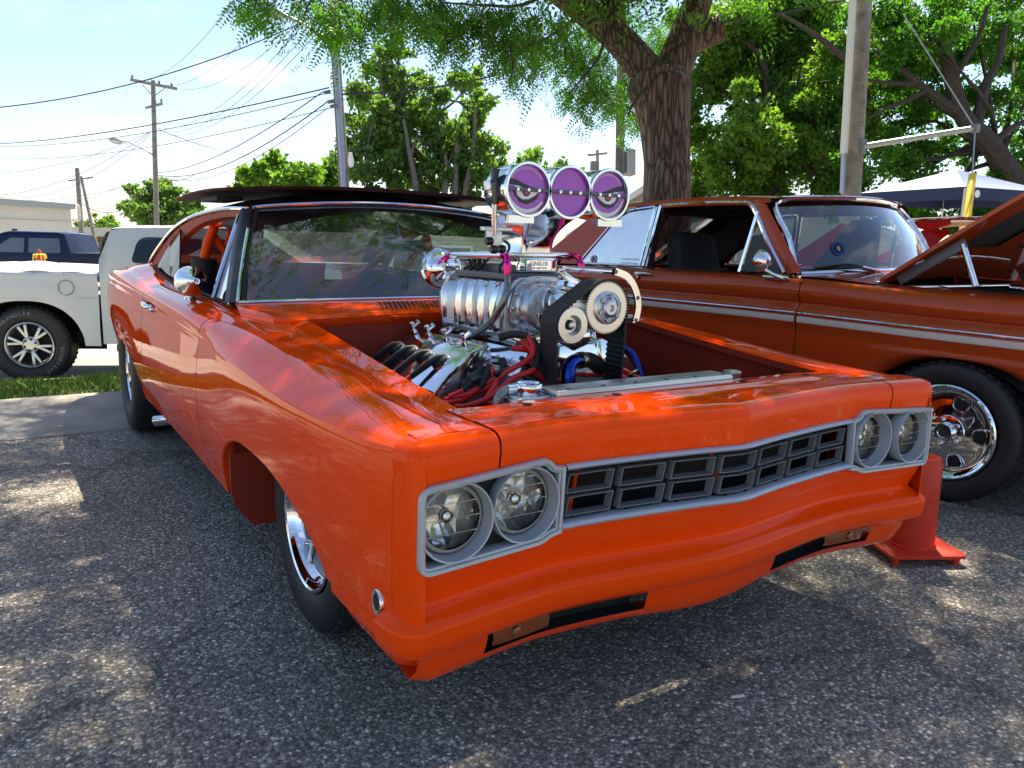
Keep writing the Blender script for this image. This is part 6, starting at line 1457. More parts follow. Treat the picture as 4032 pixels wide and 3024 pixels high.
# low brick building far off, two sided houses, left-hand reflectors of the street
SIDING = M('pale_siding', (.56, .55, .50), .7, var=.05, vscale=2)
ROOFM = M('grey_shingle', (.16, .15, .15), .9, var=.25, vscale=6, bump=.3, bscale=30)
BRICK = M('brown_brick', (.22, .12, .085), .85, var=.25, vscale=5)
def house(name, label, px, D, w, dpt, h, rz, wallm, gable=1.6, zg=-.6, boards=0, wins=()):
    H = empty(name, (0, 0, 0), label, 'house'); c = at(px, 1000, D=D)
    mb = MB(); mb.add([(-w/2, 0, 0), (w/2, 0, 0), (w/2, dpt, 0), (-w/2, dpt, 0), (-w/2, 0, h), (w/2, 0, h), (w/2, dpt, h), (-w/2, dpt, h), (0, 0, h+gable), (0, dpt, h+gable)], [(0, 1, 5, 8, 4), (1, 2, 6, 5), (2, 3, 7, 9, 6), (3, 0, 4, 7)]); mb.build('wall', wallm, H, smooth=False)
    for s_ in (-1, 1):
        r_ = MB(); sl_ = math.atan2(gable, w/2); L_ = math.hypot(gable, w/2)+.35; r_.box((s_*(w/4+.12), dpt/2, h+gable/2-.04), (L_, dpt+.6, .12), Matrix.Rotation(s_*sl_, 3, 'Y')); r_.build('roof', ROOFM, H)
        MB().bar((s_*(w/2+.28), -.31, h-.28*gable/(w/2)), (0, -.31, h+gable+.02), .05, .22).build('barge_board', WHITEE, H)
    for k in range(boards):
        z = .1+k*.20
        if z > h+gable-.3: break
        ww = w if z < h else w*(1-(z-h)/gable); MB().box((0, -.012, z), (ww, .030, .018)).build('siding_board', wallm, H)
    for (x, z, ww, hh) in wins:
        f_ = MB().box((x, -.03, z), (ww+.16, .06, hh+.16)).build('window', WHITEE, H); MB().box((x, -.07, z), (ww, .02, hh)).build('pane', GLASSB, f_); MB().box((x, -.085, z), (ww, .02, .05)).build('glazing_bar', WHITEE, f_)
    H.location = (float(c[0]), float(c[1]), zg); H.rotation_euler = (0, 0, rz); return H
GLASSB = M('far_window_pane', (.04, .05, .06), .08, coat=1)
house('sided_house', 'pale sided house with a steep gable half hidden behind the big tree trunk', 2640, 30, 7.5, 8, 2.4, R(-50), SIDING, 2.4, zg=-.8, boards=30, wins=((-1.2, 1.3, .9, 1.2), (1.6, 1.3, .9, 1.2)))
house('sided_house', 'pale sided house seen through the copper sedan windows behind the tree', 3080, 27, 8, 7, 2.2, R(-40), SIDING, 1.2, zg=-.6, boards=20, wins=((-1.9, 1.25, .6, 1.0), (-.9, 1.25, .6, 1.0), (1.6, 1.3, .9, 1.2)))
house('sided_house', 'cream sided house seen through the orange car windscreen', 1450, 22, 9, 7, 2.2, R(-33), SIDING, .7, zg=-.9, boards=20, wins=((2.4, 1.4, .9, 1.0),))
BB = empty('brick_shop', (0, 0, 0), 'low brown brick building far off between the trucks', 'building'); c = at(345, 950, D=62)
mb = MB(); mb.box((0, 3, 1.0), (9, 6, 3.2)); mb.build('wall', BRICK, BB); MB().box((0, -.05, 2.3), (9.2, .3, .7)).build('fascia_board', SIDING, BB)
for x in (-2.4, .8, 3.0): MB().box((x, -.05, .9), (1.5, .1, 1.4)).build('window', GLASSB, BB)
BB.location = (float(c[0]), float(c[1]), -1.0); BB.rotation_euler = (0, 0, R(-30))
# ------------------------------------------------------------------ canopy tent
TC = at(3640, 668, D=17.0); TN_ = empty('canopy_tent', (float(TC[0]), float(TC[1]), 0), 'pop-up canopy tent with white and blue top and navy valance', 'tent')
TWH = M('white_tent_cloth', (.33, .34, .41), .7, var=.04, vscale=3); TBL = M('blue_tent_cloth', (.15, .21, .40), .7, var=.05, vscale=3); TNV = M('navy_tent_cloth', (.012, .025, .085), .7)
ez = float(at(3380, 762, D=17.6)[2]); apx = Vector((float(TC[0]), float(TC[1]), float(TC[2])))
c0 = Vector(at(3379, 762, D=17.6)); c1_ = Vector(at(3797, 760, D=15.2)); u1 = Vector((c1_.x-c0.x, c1_.y-c0.y, 0)); Ls = u1.length; u1.normalize(); v1 = Vector((-u1.y, u1.x, 0))
cs_ = [Vector((c0.x, c0.y, ez)), Vector((c0.x, c0.y, ez))+u1*Ls, Vector((c0.x, c0.y, ez))+u1*Ls+v1*Ls, Vector((c0.x, c0.y, ez))+v1*Ls]
ap = sum(cs_, Vector())/4; ap.z = apx.z
for k, mt_ in enumerate((TWH, TBL, TWH, TBL)):
    a, b = cs_[k], cs_[(k+1) % 4]; G = []
    for s_ in np.linspace(0, 1, 9):
        e = a*(1-s_)+b*s_; G.append([tuple(e*(1-t)+ap*t-Vector((0, 0, .10*math.sin(math.pi*t)*math.sin(math.pi*s_)))) for t in np.linspace(0, 1, 7)])
    MB().grid(G).build('roof_panel', mt_, TN_)
    d = (b-a).normalized(); MB().grid([[tuple(a*(1-s_)+b*s_+Vector((0, 0, z))+Vector((d.y, -d.x, 0))*(.01+.012*math.sin(s_*22)*(-z))) for z in (0.005, -.10, -.24)] for s_ in np.linspace(0, 1, 25)]).build('valance', TNV, TN_)
    MB().tube([tuple(a-Vector((0, 0, .02))), (a.x, a.y, 0)], .02, 8).build('leg', ALU, TN_)
d = (cs_[2]-cs_[1]).normalized(); p = cs_[1]+d*.32+Vector((0, 0, -.12))+Vector((d.y, -d.x, 0))*.03
MB().lathe([(.075, 0), (0, .002)], p, (d.y, -d.x, 0), 20).build('round_label', WHITEE, TN_)
# ------------------------------------------------------------------ poles, lamps, wires
WOOD = M('weathered_pole_wood', (.20, .165, .13), .9, var=.35, vscale=7, bump=.4, bscale=30)
WOODG = M('grey_pole_wood', (.25, .22, .19), .9, var=.35, vscale=6, bump=.4, bscale=26)
STEEL = M('galvanised_steel', (.42, .44, .47), .45, .7, var=.1)
WIREM = M('black_cable', (.035, .035, .04), .7)
def pole(name, label, pb, pt, D, r0, r1, zg, mt, dl=0., ext=2.5):
    b, t = np.array(at(*pb, D=D)), np.array(at(*pt, D=D+dl)); d = (t-b)/(t[2]-b[2]); b0 = b+d*(zg-b[2]); e = t+d*ext
    P = empty(name, tuple(b0), label, 'utility pole'); MB().tube([b0, b, t, e], [r0*1.08, r0, r1, r1*.95], 18).build('shaft', mt, P); return P, b0, e
LP, lb, le = pole('street_light_pole', 'wooden street light pole with steel conduit and curved lamp arm', (1355, 730), (1320, 180), 23.0, .155, .135, -.6, WOOD, .5)
cdv = (_rt*.02-_fw*.14); MB().tube([lb+cdv, le+cdv], .085, 10).build('conduit', STEEL, LP)
ln = lambda x, y, D=22.5: at(x, y, D=D)
MB().tube(cr([ln(1303, 195), ln(1296, 165), ln(1270, 140), ln(1180, 88), ln(1120, 60), ln(1085, 52)], 6), .045, 8).build('lamp_arm', STEEL, LP)
hdp = MB(); hdp.tube([ln(1122, 62), ln(1105, 58), ln(1080, 50), ln(1050, 42), ln(1042, 40)], [.06, .13, .15, .10, .02], 10); hdp.build('lamp_head', STEEL, LP)
MB().lathe([(.04, 0), (.045, .10), (0, .11)], ln(1098, 50), (0, 0, 1), 8).build('photocell', BLACKM, LP)
MB().lathe([(0, -.30), (.08, -.26), (.10, -.1), (.06, .06), (.06, .14), (0, .15)], at(1380, 620, D=23), (0, 0, 1), 12).build('wall_lamp', WHITEE, LP)
for x, y in ((1275, 365), (1290, 402), (1300, 420)): MB().tube([ln(x, y, 22.9), ln(x+25, y-4, 23)], [.05, .06], 8).build('insulator', GREYP, LP)
PP, pb_, pe_ = pole('utility_pole', 'grey utility pole with a crossarm and street lamp standing beyond the white truck', (617, 895), (603, 322), 45.0, .15, .125, -1.2, WOODG, ext=.05)
pc = lambda x, y, D=44.8: np.array(at(x, y, D=D))
MB().bar(pc(515, 314), pc(696, 350), .14, .16).build('crossarm', WOODG, PP); MB().bar(pc(573, 425), pc(640, 408, 44.9), .12, .12).build('crossarm', WOODG, PP)
for x, y in ((521, 306), (627, 328), (676, 338), (636, 400), (612, 408)): MB().lathe([(.03, 0), (.06, .06), (.06, .16), (.04, .2), (0, .2)], pc(x, y+4), (0, 0, 1), 8).build('insulator', GREYP, PP)
for a, b in (((560, 335), (602, 375)), ((650, 347), (608, 378))): MB().bar(pc(*a), pc(*b), .04, .04).build('arm_brace', WOODG, PP)
MB().tube(cr([pc(601, 610), pc(560, 585), pc(510, 562), pc(480, 556)], 5), .045, 8).build('lamp_arm', STEEL, PP); MB().tube([pc(482, 558), pc(465, 556), pc(445, 552), pc(430, 548)], [.09, .20, .20, .06], 10).build('lamp_head', STEEL, PP)
FP, f1, f2 = pole('utility_pole', 'short grey pole with a thin crossarm right of the white building', (322, 935), (304, 666), 52, .16, .14, -1.2, WOODG, ext=.05); 
FQ, f3, f4 = pole('utility_pole', 'leaning pole crossing behind the short grey pole', (372, 935), (320, 700), 60, .13, .10, -1.2, WOODG, ext=.1)
MB().bar(at(268, 712, D=60), at(365, 698, D=60), .10, .10).build('crossarm', WOODG, FQ)
BPl, b1, b2 = pole('utility_pole', 'bare wooden pole with a metal box behind the injector hat', (2440, 690), (2448, 60), 27, .155, .14, -.4, WOOD)
MB().bar(at(2478, 690, D=26.8), at(2478, 590, D=26.8), .30, .30).build('equipment_box', SIDING, BPl); MB().bar(at(2462, 680, D=26.7), at(2462, 600, D=26.7), .10, .2).build('switch_gear', GREYP, BPl)
CP, c1p, c2p = pole('utility_pole', 'distant small pole with dark crossarm above the injector hat', (2354, 670), (2352, 600), 70, .14, .13, -.4, WOODG, ext=.2); MB().bar(at(2314, 612, D=70), at(2392, 603, D=70), .16, .18).build('crossarm', WOODG, CP); MB().lathe([(.3, 0), (.3, .8), (0, .85)], at(2336, 672, D=70), (0, 0, 1), 12).build('transformer', GREYP, CP)
RP, r1_, r2_ = pole('guyed_pole', 'thick grey wooden pole with white conduit and guy strut behind the copper sedan', (3352, 760), (3400, 10), 13.0, .150, .132, -.1, WOODG)
cv = -_rt*.135-_fw*.06
pcv = lambda x, y, D: np.array(at(x, y, D=D))
q0, q1 = pcv(3322, 605, 12.9), pcv(3358, 0, 12.9); dq = (q1-q0)/np.linalg.norm(q1-q0); MB().bar(q0, q1+dq*2, .10, .06).build('white_conduit', M('white_pvc', (.68, .68, .64), .6), RP); MB().bar(pcv(3316, 760, 12.9), q0, .06, .05).build('grey_conduit', STEEL, RP)
s0, s1 = pcv(3390, 578, 12.9), pcv(3840, 505, 12.2); MB().tube([s0, s1], .045, 10).build('guy_strut', STEEL, RP); MB().box(tuple(s0), (.12, .12, .24)).build('strut_bracket', GREYP, RP); MB().box(tuple(s1), (.10, .10, .12)).build('strut_clamp', GREYP, RP)
MB().tube([pcv(3560, 60, 12.6), s1], .010, 6).build('guy_wire', STEEL, RP); g0 = pcv(3829, 690, 12.0); MB().tube([s1, g0], .010, 6).build('guy_wire', STEEL, RP)
g1 = pcv(3813, 815, 11.7); g2 = g1+(g1-g0)*2.0; MB().tube([g0, g2], .055, 10).build('guy_guard', M('yellow_plastic', (.80, .52, .01), .45), RP)
for k in range(4): MB().lathe([(.012, 0), (0, .006)], pcv(3398-k*.0+0, 60+k*140, 12.83), tuple(-_fw), 8).build('knot', BLACKM, RP)
# overhead wires: each sags between its real ends
def wire(a, b, sag, r_=.012, n=16, label=None, cat='cable'):
    a, b = np.array(a), np.array(b); P = [a*(1-t)+b*t-np.array([0, 0, sag*4*t*(1-t)]) for t in np.linspace(0, 1, n)]
    o = MB().tube(P, r_, 5).build('overhead_wire', WIREM); tag(o, label or 'thin dark overhead wire sagging across the sky between poles', 'wire', 'overhead wires'); return o
W = lambda x, y, D: at(x, y, D=D)
wire(W(-60, 428, 40), W(1330, 20, 40), .9, .030, label='thick twisted cable rising from left edge to the street light')
WLAB = ['thick black cable from the left edge to the street light pole', 'second cable from the left edge up to the street light pole', 'lowest of three cables from the left edge to the street light pole', 'highest of the thin wires from the left edge to the crossarm pole', 'upper wire of the close pair meeting the crossarm pole below its lamp', 'deepest sagging wire from the left edge to the crossarm pole', 'lowest wire entering the left edge toward the crossarm pole', 'wire above the white building roof to the crossarm pole', 'lowest wire above the white building corner to the crossarm pole', 'short wire from the crossarm pole down to the skyline trees', 'long low wire from the crossarm pole toward the street light pole base', 'steep short wire dropping right from the crossarm pole', 'faint thin wire from the pole lower arm to the right', 'upper cable from the crossarm pole rising steeply to the street light', 'thickest cable from the crossarm pole rising to the street light', 'lower thin cable from the crossarm pole rising to the street light', 'short drooping cable just above the detached hood', 'wire from the crossarm right end up to the top edge near the lamp', 'wire from the crossarm left half up to the top edge', 'wire from the crossarm centre up to the top edge', 'first of three parallel wires rising to the lamp arm', 'second of three parallel wires rising to the lamp arm', 'third of three parallel wires rising to the lamp arm', 'hair-thin wire from the crossarm left end down to the far poles', 'short hanging jumper wire under the crossarm right end', 'heavy cable sagging between the short grey pole and crossarm pole', 'thin cable sagging between the short grey pole and crossarm pole', 'thick short bundle right of the crossarm pole']
for (a, b, sag, r_) in (((-40, 568, 44, 1295, 345, 23), None, .3, .022), ((-40, 575, 44, 1295, 365, 23), None, .45, .014), ((-40, 623, 44, 1300, 425, 23), None, .5, .012), ((-30, 683, 50, 590, 520, 45), None, .5, .014), ((-30, 770, 55, 590, 522, 45), None, .8, .016), ((-30, 772, 55, 595, 527, 45), None, 1.3, .014), ((-30, 780, 60, 600, 700, 45), None, .6, .014), ((160, 795, 60, 600, 680, 45), None, .5, .012), ((270, 805, 60, 600, 725, 45), None, .8, .012),
    ((620, 505, 45, 1030, 625, 60), None, .3, .012), ((620, 510, 45, 1330, 600, 50), None, .8, .011), ((625, 530, 45, 800, 720, 60), None, .1, .010), ((620, 400, 45, 1330, 500, 60), None, .4, .008),
    ((622, 680, 45, 1270, 362, 23), None, .5, .018), ((622, 690, 45, 1290, 400, 23), None, .75, .020), ((630, 695, 45, 1290, 425, 23), None, .9, .012), ((680, 690, 45, 900, 730, 70), None, .2, .012),
    ((680, 345, 45, 1240, 20, 24), None, .9, .010), ((580, 318, 45, 930, -10, 30), None, .5, .010), ((650, 335, 45, 1100, -10, 26), None, .8, .010), ((620, 505, 45, 1200, 90, 23.5), None, .9, .010), ((625, 515, 45, 1230, 105, 23.5), None, 1.0, .010), ((625, 525, 45, 1260, 115, 23.5), None, 1.1, .010),
    ((515, 318, 45, 350, 690, 62), None, .2, .006), ((660, 350, 45, 610, 480, 46), None, .2, .006), ((320, 800, 55, 610, 720, 45), None, 1.1, .020), ((325, 785, 55, 615, 700, 45), None, .9, .012), ((618, 695, 45, 760, 690, 60), None, .3, .03)):
    wire(W(a[0], a[1], a[2]), W(a[3], a[4], a[5]), sag, r_, label=WLAB.pop(0))
wire(W(1345, 372, 23), W(2600, 60, 24), .55, .026, label='heavy overhead cable running from the street light behind the tree'); wire(W(1345, 392, 23), W(2300, 215, 24), .3, .010, label='thin wire just under the heavy cable right of the street light')
wire(W(1345, 345, 23), W(2250, 100, 24), .2, .009, label='thin wire above the heavy cable right of the street light'); wire(W(2840, 90, 13), W(3330, 0, 12.9), .02, .016, label='cable running from the tree crown to the thick grey pole')
wire(W(1940, 575, 40), W(2330, 600, 70), .2, .010, label='upper faint wire reaching the distant small pole'); wire(W(1940, 595, 40), W(2330, 605, 70), .2, .010, label='lower faint wire reaching the distant small pole')
# ------------------------------------------------------------------ trees
def leaf_mat(name, c0, c1, c2, trans=.45, rough=.5):
    mt, nt, b = newmat(name); N, Lk = nt.nodes, nt.links; out = N['Material Output']
    geo = N.new('ShaderNodeNewGeometry'); tcn = N.new('ShaderNodeTexCoord'); n = N.new('ShaderNodeTexNoise'); n.inputs['Scale'].default_value = .9; n.inputs['Detail'].default_value = 4
    Lk.new(tcn.outputs['Object'], n.inputs['Vector'])
    ad = N.new('ShaderNodeMath'); ad.operation = 'MULTIPLY_ADD'; ad.inputs[1].default_value = .45; Lk.new(geo.outputs['Random Per Island'], ad.inputs[0])
    sc = N.new('ShaderNodeMath'); sc.operation = 'MULTIPLY'; sc.inputs[1].default_value = .62; Lk.new(n.outputs['Fac'], sc.inputs[0]); Lk.new(sc.outputs[0], ad.inputs[2])
    r_ = N.new('ShaderNodeValToRGB'); e = r_.color_ramp.elements; e[0].position = .18; e[0].color = (*c0, 1); e[1].position = .86; e[1].color = (*c2, 1); q = e.new(.5); q.color = (*c1, 1)
    Lk.new(ad.outputs[0], r_.inputs[0]); Lk.new(r_.outputs[0], b.inputs['Base Color']); setp(b, rough=rough, spec=.35)
    tr = N.new('ShaderNodeBsdfTranslucent'); br_ = N.new('ShaderNodeMix'); br_.data_type = 'RGBA'; br_.blend_type = 'MULTIPLY'; br_.inputs[0].default_value = 1; br_.inputs[7].default_value = (1.25, 1.30, .50, 1)
    Lk.new(r_.outputs[0], br_.inputs[6]); Lk.new(br_.outputs[2], tr.inputs[0])
    mx_ = N.new('ShaderNodeMixShader'); mx_.inputs[0].default_value = trans; Lk.new(b.outputs[0], mx_.inputs[1]); Lk.new(tr.outputs[0], mx_.inputs[2]); Lk.new(mx_.outputs[0], out.inputs[0])
    return mt
LOCUST = leaf_mat('locust_leaves', (.035, .12, .014), (.07, .21, .024), (.12, .30, .04), .62)
MAPLE = leaf_mat('maple_leaves', (.06, .15, .022), (.125, .26, .036), (.22, .37, .06), .58)
BROAD = leaf_mat('broad_leaves', (.070, .15, .04), (.13, .25, .06), (.20, .33, .09), .55)
def bark_mat():
    mt, nt, b = newmat('furrowed_bark'); N, Lk = nt.nodes, nt.links; tcn = N.new('ShaderNodeTexCoord')
    mpn = N.new('ShaderNodeMapping'); mpn.inputs['Scale'].default_value = (1, 1, .11); Lk.new(tcn.outputs['Object'], mpn.inputs[0])
    n0 = N.new('ShaderNodeTexNoise'); n0.inputs['Scale'].default_value = 4; Lk.new(mpn.outputs[0], n0.inputs['Vector'])
    wv = N.new('ShaderNodeVectorMath'); wv.operation = 'MULTIPLY_ADD'; wv.inputs[1].default_value = (.12, .12, .12); Lk.new(n0.outputs['Color'], wv.inputs[0]); Lk.new(mpn.outputs[0], wv.inputs[2])
    v = N.new('ShaderNodeTexVoronoi'); v.feature = 'DISTANCE_TO_EDGE'; v.inputs['Scale'].default_value = 21; Lk.new(wv.outputs[0], v.inputs['Vector'])
    n = N.new('ShaderNodeTexNoise'); n.inputs['Scale'].default_value = 38; n.inputs['Detail'].default_value = 8; Lk.new(mpn.outputs[0], n.inputs['Vector'])
    r_ = N.new('ShaderNodeValToRGB'); e = r_.color_ramp.elements; e[0].position = .0; e[0].color = (.030, .022, .018, 1); e[1].position = .28; e[1].color = (.21, .165, .135, 1); q = e.new(.10); q.color = (.11, .085, .070, 1)
    Lk.new(v.outputs['Distance'], r_.inputs[0])
    m_ = N.new('ShaderNodeMix'); m_.data_type = 'RGBA'; m_.blend_type = 'MULTIPLY'; m_.inputs[0].default_value = .8; Lk.new(r_.outputs[0], m_.inputs[6]); 
    r2 = N.new('ShaderNodeValToRGB'); r2.color_ramp.elements[0].position = .3; r2.color_ramp.elements[0].color = (.5, .45, .42, 1); r2.color_ramp.elements[1].position = .7; r2.color_ramp.elements[1].color = (1.25, 1.15, 1.05, 1); Lk.new(n.outputs['Fac'], r2.inputs[0]); Lk.new(r2.outputs[0], m_.inputs[7])
    Lk.new(m_.outputs[2], b.inputs['Base Color']); setp(b, rough=.9)
    mn = N.new('ShaderNodeMath'); mn.operation = 'MINIMUM'; mn.inputs[1].default_value = .25; Lk.new(v.outputs['Distance'], mn.inputs[0])
    m2 = N.new('ShaderNodeMath'); m2.operation = 'MULTIPLY_ADD'; m2.inputs[1].default_value = .12; Lk.new(n.outputs['Fac'], m2.inputs[0]); Lk.new(mn.outputs[0], m2.inputs[2])
    bp = N.new('ShaderNodeBump'); bp.inputs['Strength'].default_value = .75; bp.inputs['Distance'].default_value = .04; Lk.new(m2.outputs[0], bp.inputs['Height']); Lk.new(bp.outputs[0], b.inputs['Normal'])
    return mt
BARK = bark_mat()
BARKD = M('dark_branch_bark', (.055, .042, .033), .9, var=.3, vscale=8, bump=.4, bscale=30)
BARKG = M('pale_grey_bark', (.16, .14, .12), .9, var=.3, vscale=8, bump=.4, bscale=30)

def rot_frames(n, tilt=1.0):
    """random orthonormal frames (n,3,3): rows = x (leaf axis), y (width), z (normal)"""
    a = RNG.normal(size=(n, 3)); a[:, 2] -= .35*tilt; a /= np.linalg.norm(a, axis=1)[:, None]
    b = RNG.normal(size=(n, 3)); b -= (b*a).sum(1)[:, None]*a; b /= np.linalg.norm(b, axis=1)[:, None]
    return np.stack([a, b, np.cross(a, b)], 1)
def leaves(C_, size, fold=.25):
    """one folded diamond leaf at every centre"""
    n = len(C_); fr = rot_frames(n); s = size*RNG.uniform(.65, 1.25, n)
    loc = np.array([[0, 0, 0], [.5, .36, fold*.5], [1.0, 0, -.10], [.5, -.36, fold*.5]])
    V = C_[:, None, :]+np.einsum('kj,njd->nkd', loc, fr)*s[:, None, None]
    Fc = np.arange(n)[:, None]*4+np.array([0, 1, 2, 3])[None]
    return V.reshape(-1, 3), Fc
def blob_points(blobs, per, shell=.55):
    """points in ellipsoids biased to the surface; blobs (x,y,z,rx,ry,rz,weight)"""
    out = []
    for b in blobs:
        n = max(4, int(per*b[6])); d = RNG.normal(size=(n, 3)); d /= np.linalg.norm(d, axis=1)[:, None]
        r_ = (shell+(1-shell)*RNG.random(n))**.7; lump = 1+.16*np.sin(d[:, 0]*7+b[0])*np.cos(d[:, 1]*6+b[1])+.10*np.sin(d[:, 2]*13+b[2]*3)
        out.append(np.array(b[:3])+d*np.array(b[3:6])*(r_*lump)[:, None])
    return np.vstack(out)
def branches(base, top, r0, blobs, mt, parent, n_sub=2, rr=.35):
    """trunk, then a limb to every blob centre with forking twigs"""
    base, top = np.array(base, float), np.array(top, float)
    tr_ = MB(); mid = (base+top)/2+RNG.normal(size=3)*[.08, .08, 0]*np.linalg.norm(top-base)*.2
    tr_.tube(cr([base, mid, top], 5), list(np.linspace(r0, r0*.55, 11)), 10); t = tr_.build('trunk', mt, parent)
    lb = MB()
    for b in blobs:
        c = np.array(b[:3]); s_ = base+(top-base)*RNG.uniform(.45, 1.0); m1 = s_*.5+c*.5+RNG.normal(size=3)*.12*np.linalg.norm(c-s_); 
        P = cr([s_, m1, c], 4); lb.tube(P, list(np.linspace(r0*rr, r0*.10, len(P))), 6)
        for k in range(n_sub*2):
            e = c+RNG.normal(size=3)*np.array(b[3:6])*.55; lb.tube([P[-3], (P[-2]+e)/2, e], [r0*.13, r0*.09, r0*.03], 5)
    lb.build('limbs', mt, parent)
    return t
def tree(name, label, blobs, base, top, r0, per, size, lmat, bmat, n_sub=2, sub=0, group=None):
    T = empty(name, tuple(base), label, 'tree', group=group)
    branches(base, top, r0, blobs, bmat, T, n_sub)
    bl = []
    for b in blobs:                                        # each mass broken into smaller clumps with gaps between
        bl.append((*b[:3], b[3]*.72, b[4]*.72, b[5]*.72, b[6]*.35))
        for k in range(sub):
            d = RNG.normal(size=3); d /= np.linalg.norm(d); s_ = RNG.uniform(.22, .42)
            c = np.array(b[:3])+d*np.array(b[3:6])*RNG.uniform(.70, 1.12); bl.append((*c, b[3]*s_, b[4]*s_, b[5]*s_*.8, b[6]*s_*.42))
    C_ = blob_points(bl, per, .35); V, Fc = leaves(C_, size)
    o = raw('crown', V, Fc, lmat, T); o['kind'] = 'stuff'
    return T
def pxblobs(D, items, depth=1.0, jit=1.5):
    """(px, py, radius in px) -> blobs at depth D"""
    out = []
    for x, y, r_ in items:
        d = D+RNG.uniform(-jit, jit); c = at(x, y, D=d); rm = r_/FPX*d; out.append((*c, rm, rm*depth, rm*.9, (rm/1.0)**2))
    return out
# -- tall tree cluster left of the injector hat
B = pxblobs(27, [(1500, 260, 80), (1560, 200, 60), (1480, 380, 110), (1600, 360, 90), (1440, 520, 120), (1560, 520, 130), (1690, 420, 95), (1740, 560, 110), (1850, 330, 75), (1880, 420, 70), (1830, 560, 110), (1900, 640, 100), (1440, 650, 130), (1580, 660, 130), (1720, 680, 120), (1850, 720, 100)])
tree('tall_tree', 'tall leafy tree cluster behind the orange car roof with pale bare stems', B, at(1660, 800, D=27), at(1560, 420, D=27), .22, 1050, .20, BROAD, BARKG, 2, 9)
for k, (a, b) in enumerate((((1640, 760), (1590, 470)), ((1750, 770), (1752, 610)), ((1792, 770), (1800, 480)), ((1832, 770), (1870, 430)))):
    P0, P1 = at(*a, D=25.5), at(*b, D=25.5); st = MB(); st.tube(cr([P0-np.array([0, 0, 2]), P0, (P0+P1)/2+np.array([.12, 0, 0])*(k % 2), P1], 4), list(np.linspace(.14, .05, 13)), 8); st.tube([(P0+P1)/2, (P0+P1)/2+np.array([.35, .1, .8])], [.06, .02], 6)
    tag(st.build('bare_stem', BARKG), ['thick pale slanting bare stem left of the other bare stems', 'short pale broken stem between the taller bare stems', 'thin pale upright bare stem before the tall trees', 'rightmost pale bare stem leaning right beside the hat'][k], 'tree stem', 'bare stems before the tall trees')
B = pxblobs(44, [(1010, 690, 60), (1090, 650, 65), (1160, 690, 60), (1230, 690, 60), (1300, 720, 70), (960, 740, 50), (1080, 750, 80), (1220, 760, 80), (1330, 660, 50)], jit=2)
tree('round_tree', 'low round green trees on the skyline above the orange car roof', B, at(1130, 850, D=44), at(1130, 720, D=44), .3, 650, .34, MAPLE, BARKD, 1, 8)
B = pxblobs(48, [(560, 770, 55), (620, 740, 55), (520, 830, 50), (600, 830, 70), (690, 790, 60), (720, 850, 55), (650, 870, 70), (760, 800, 40)], jit=2)
tree('skyline_tree', 'wide green tree behind the crossarm pole and white truck cab', B, at(640, 960, D=48), at(640, 840, D=48), .28, 600, .30, BROAD, BARKD, 3, 8)
B = pxblobs(70, [(330, 890, 32), (380, 880, 36), (430, 870, 34), (410, 910, 36), (460, 900, 30), (350, 920, 30)], jit=2)
tree('distant_tree', 'small distant trees between the leaning poles and the white truck', B, at(390, 960, D=70), at(390, 900, D=70), .25, 220, .35, MAPLE, BARKD, 1, 5)
B = pxblobs(40, [(2000, 680, 70), (2090, 640, 55), (2180, 690, 70), (2290, 720, 60), (2120, 740, 90)], jit=2)
tree('skyline_tree', 'low green tree top just behind the injector hat', B, at(2120, 850, D=40), at(2120, 720, D=40), .28, 520, .30, BROAD, BARKD, 1, 7)
# -- big tree mass on the right
B = pxblobs(27, [(2800, 120, 170), (2960, 60, 190), (2780, 340, 150), (2930, 280, 180), (3090, 200, 200), (3200, 60, 190), (2800, 560, 140), (2960, 500, 170), (3110, 440, 180), (3250, 330, 190), (2860, 700, 130), (3020, 690, 150), (3180, 640, 160), (3300, 560, 150), (2740, 720, 90), (3300, 740, 120), (3420, 200, 150)], jit=2.6)
tree('maple_tree', 'big dense maple filling the right background behind the copper sedan', B, at(3020, 900, D=27), at(3030, 420, D=27), .40, 2000, .165, MAPLE, BARKD, 2, 9)
B = pxblobs(24, [(3480, 60, 190), (3650, 140, 190), (3820, 40, 200), (3980, 150, 200), (3520, 330, 170), (3700, 360, 170), (3560, 520, 150), (3450, 640, 130), (3620, 660, 130), (3990, 420, 150), (3960, 600, 120), (3780, 560, 120), (4080, 280, 160), (3420, 800, 110), (3560, 830, 110), (3720, 820, 120), (3880, 800, 120), (4010, 790, 110)], jit=2.2)
TT = tree('branching_tree', 'bright green tree with dark crooked limbs at the right edge', B, at(4010, 900, D=23.5), at(3860, 520, D=23.5), .24, 1500, .135, LOCUST, BARKD, 1, 9)
lm = MB(); px = lambda x, y, D=22.5: at(x, y, D=D)
for pts, r0, r1 in (([(4032, 800), (3980, 690), (3890, 560), (3800, 470), (3760, 360), (3720, 200), (3700, 60), (3680, -60)], .24, .09), ([(3790, 460), (3700, 390), (3630, 340), (3520, 250), (3440, 200)], .11, .03), ([(3840, 520), (3880, 340), (3930, 240), (3960, 100)], .12, .04), ([(3650, 355), (3560, 400), (3480, 430), (3420, 470)], .06, .02), ([(3760, 300), (3850, 150), (3890, 20)], .07, .03), ([(3900, 570), (3990, 500), (4060, 470)], .08, .04), ([(3730, 230), (3640, 110), (3600, 10)], .06, .03), ([(3330, 230), (3200, 130), (3080, 60)], .07, .03), ([(3600, 330), (3440, 320), (3340, 280)], .05, .02)):
    P = cr([px(*p) for p in pts], 4); lm.tube(P, list(np.linspace(r0*1.5, r1*1.5, len(P))), 8)
lo = lm.build('crooked_limbs', BARKD, TT)
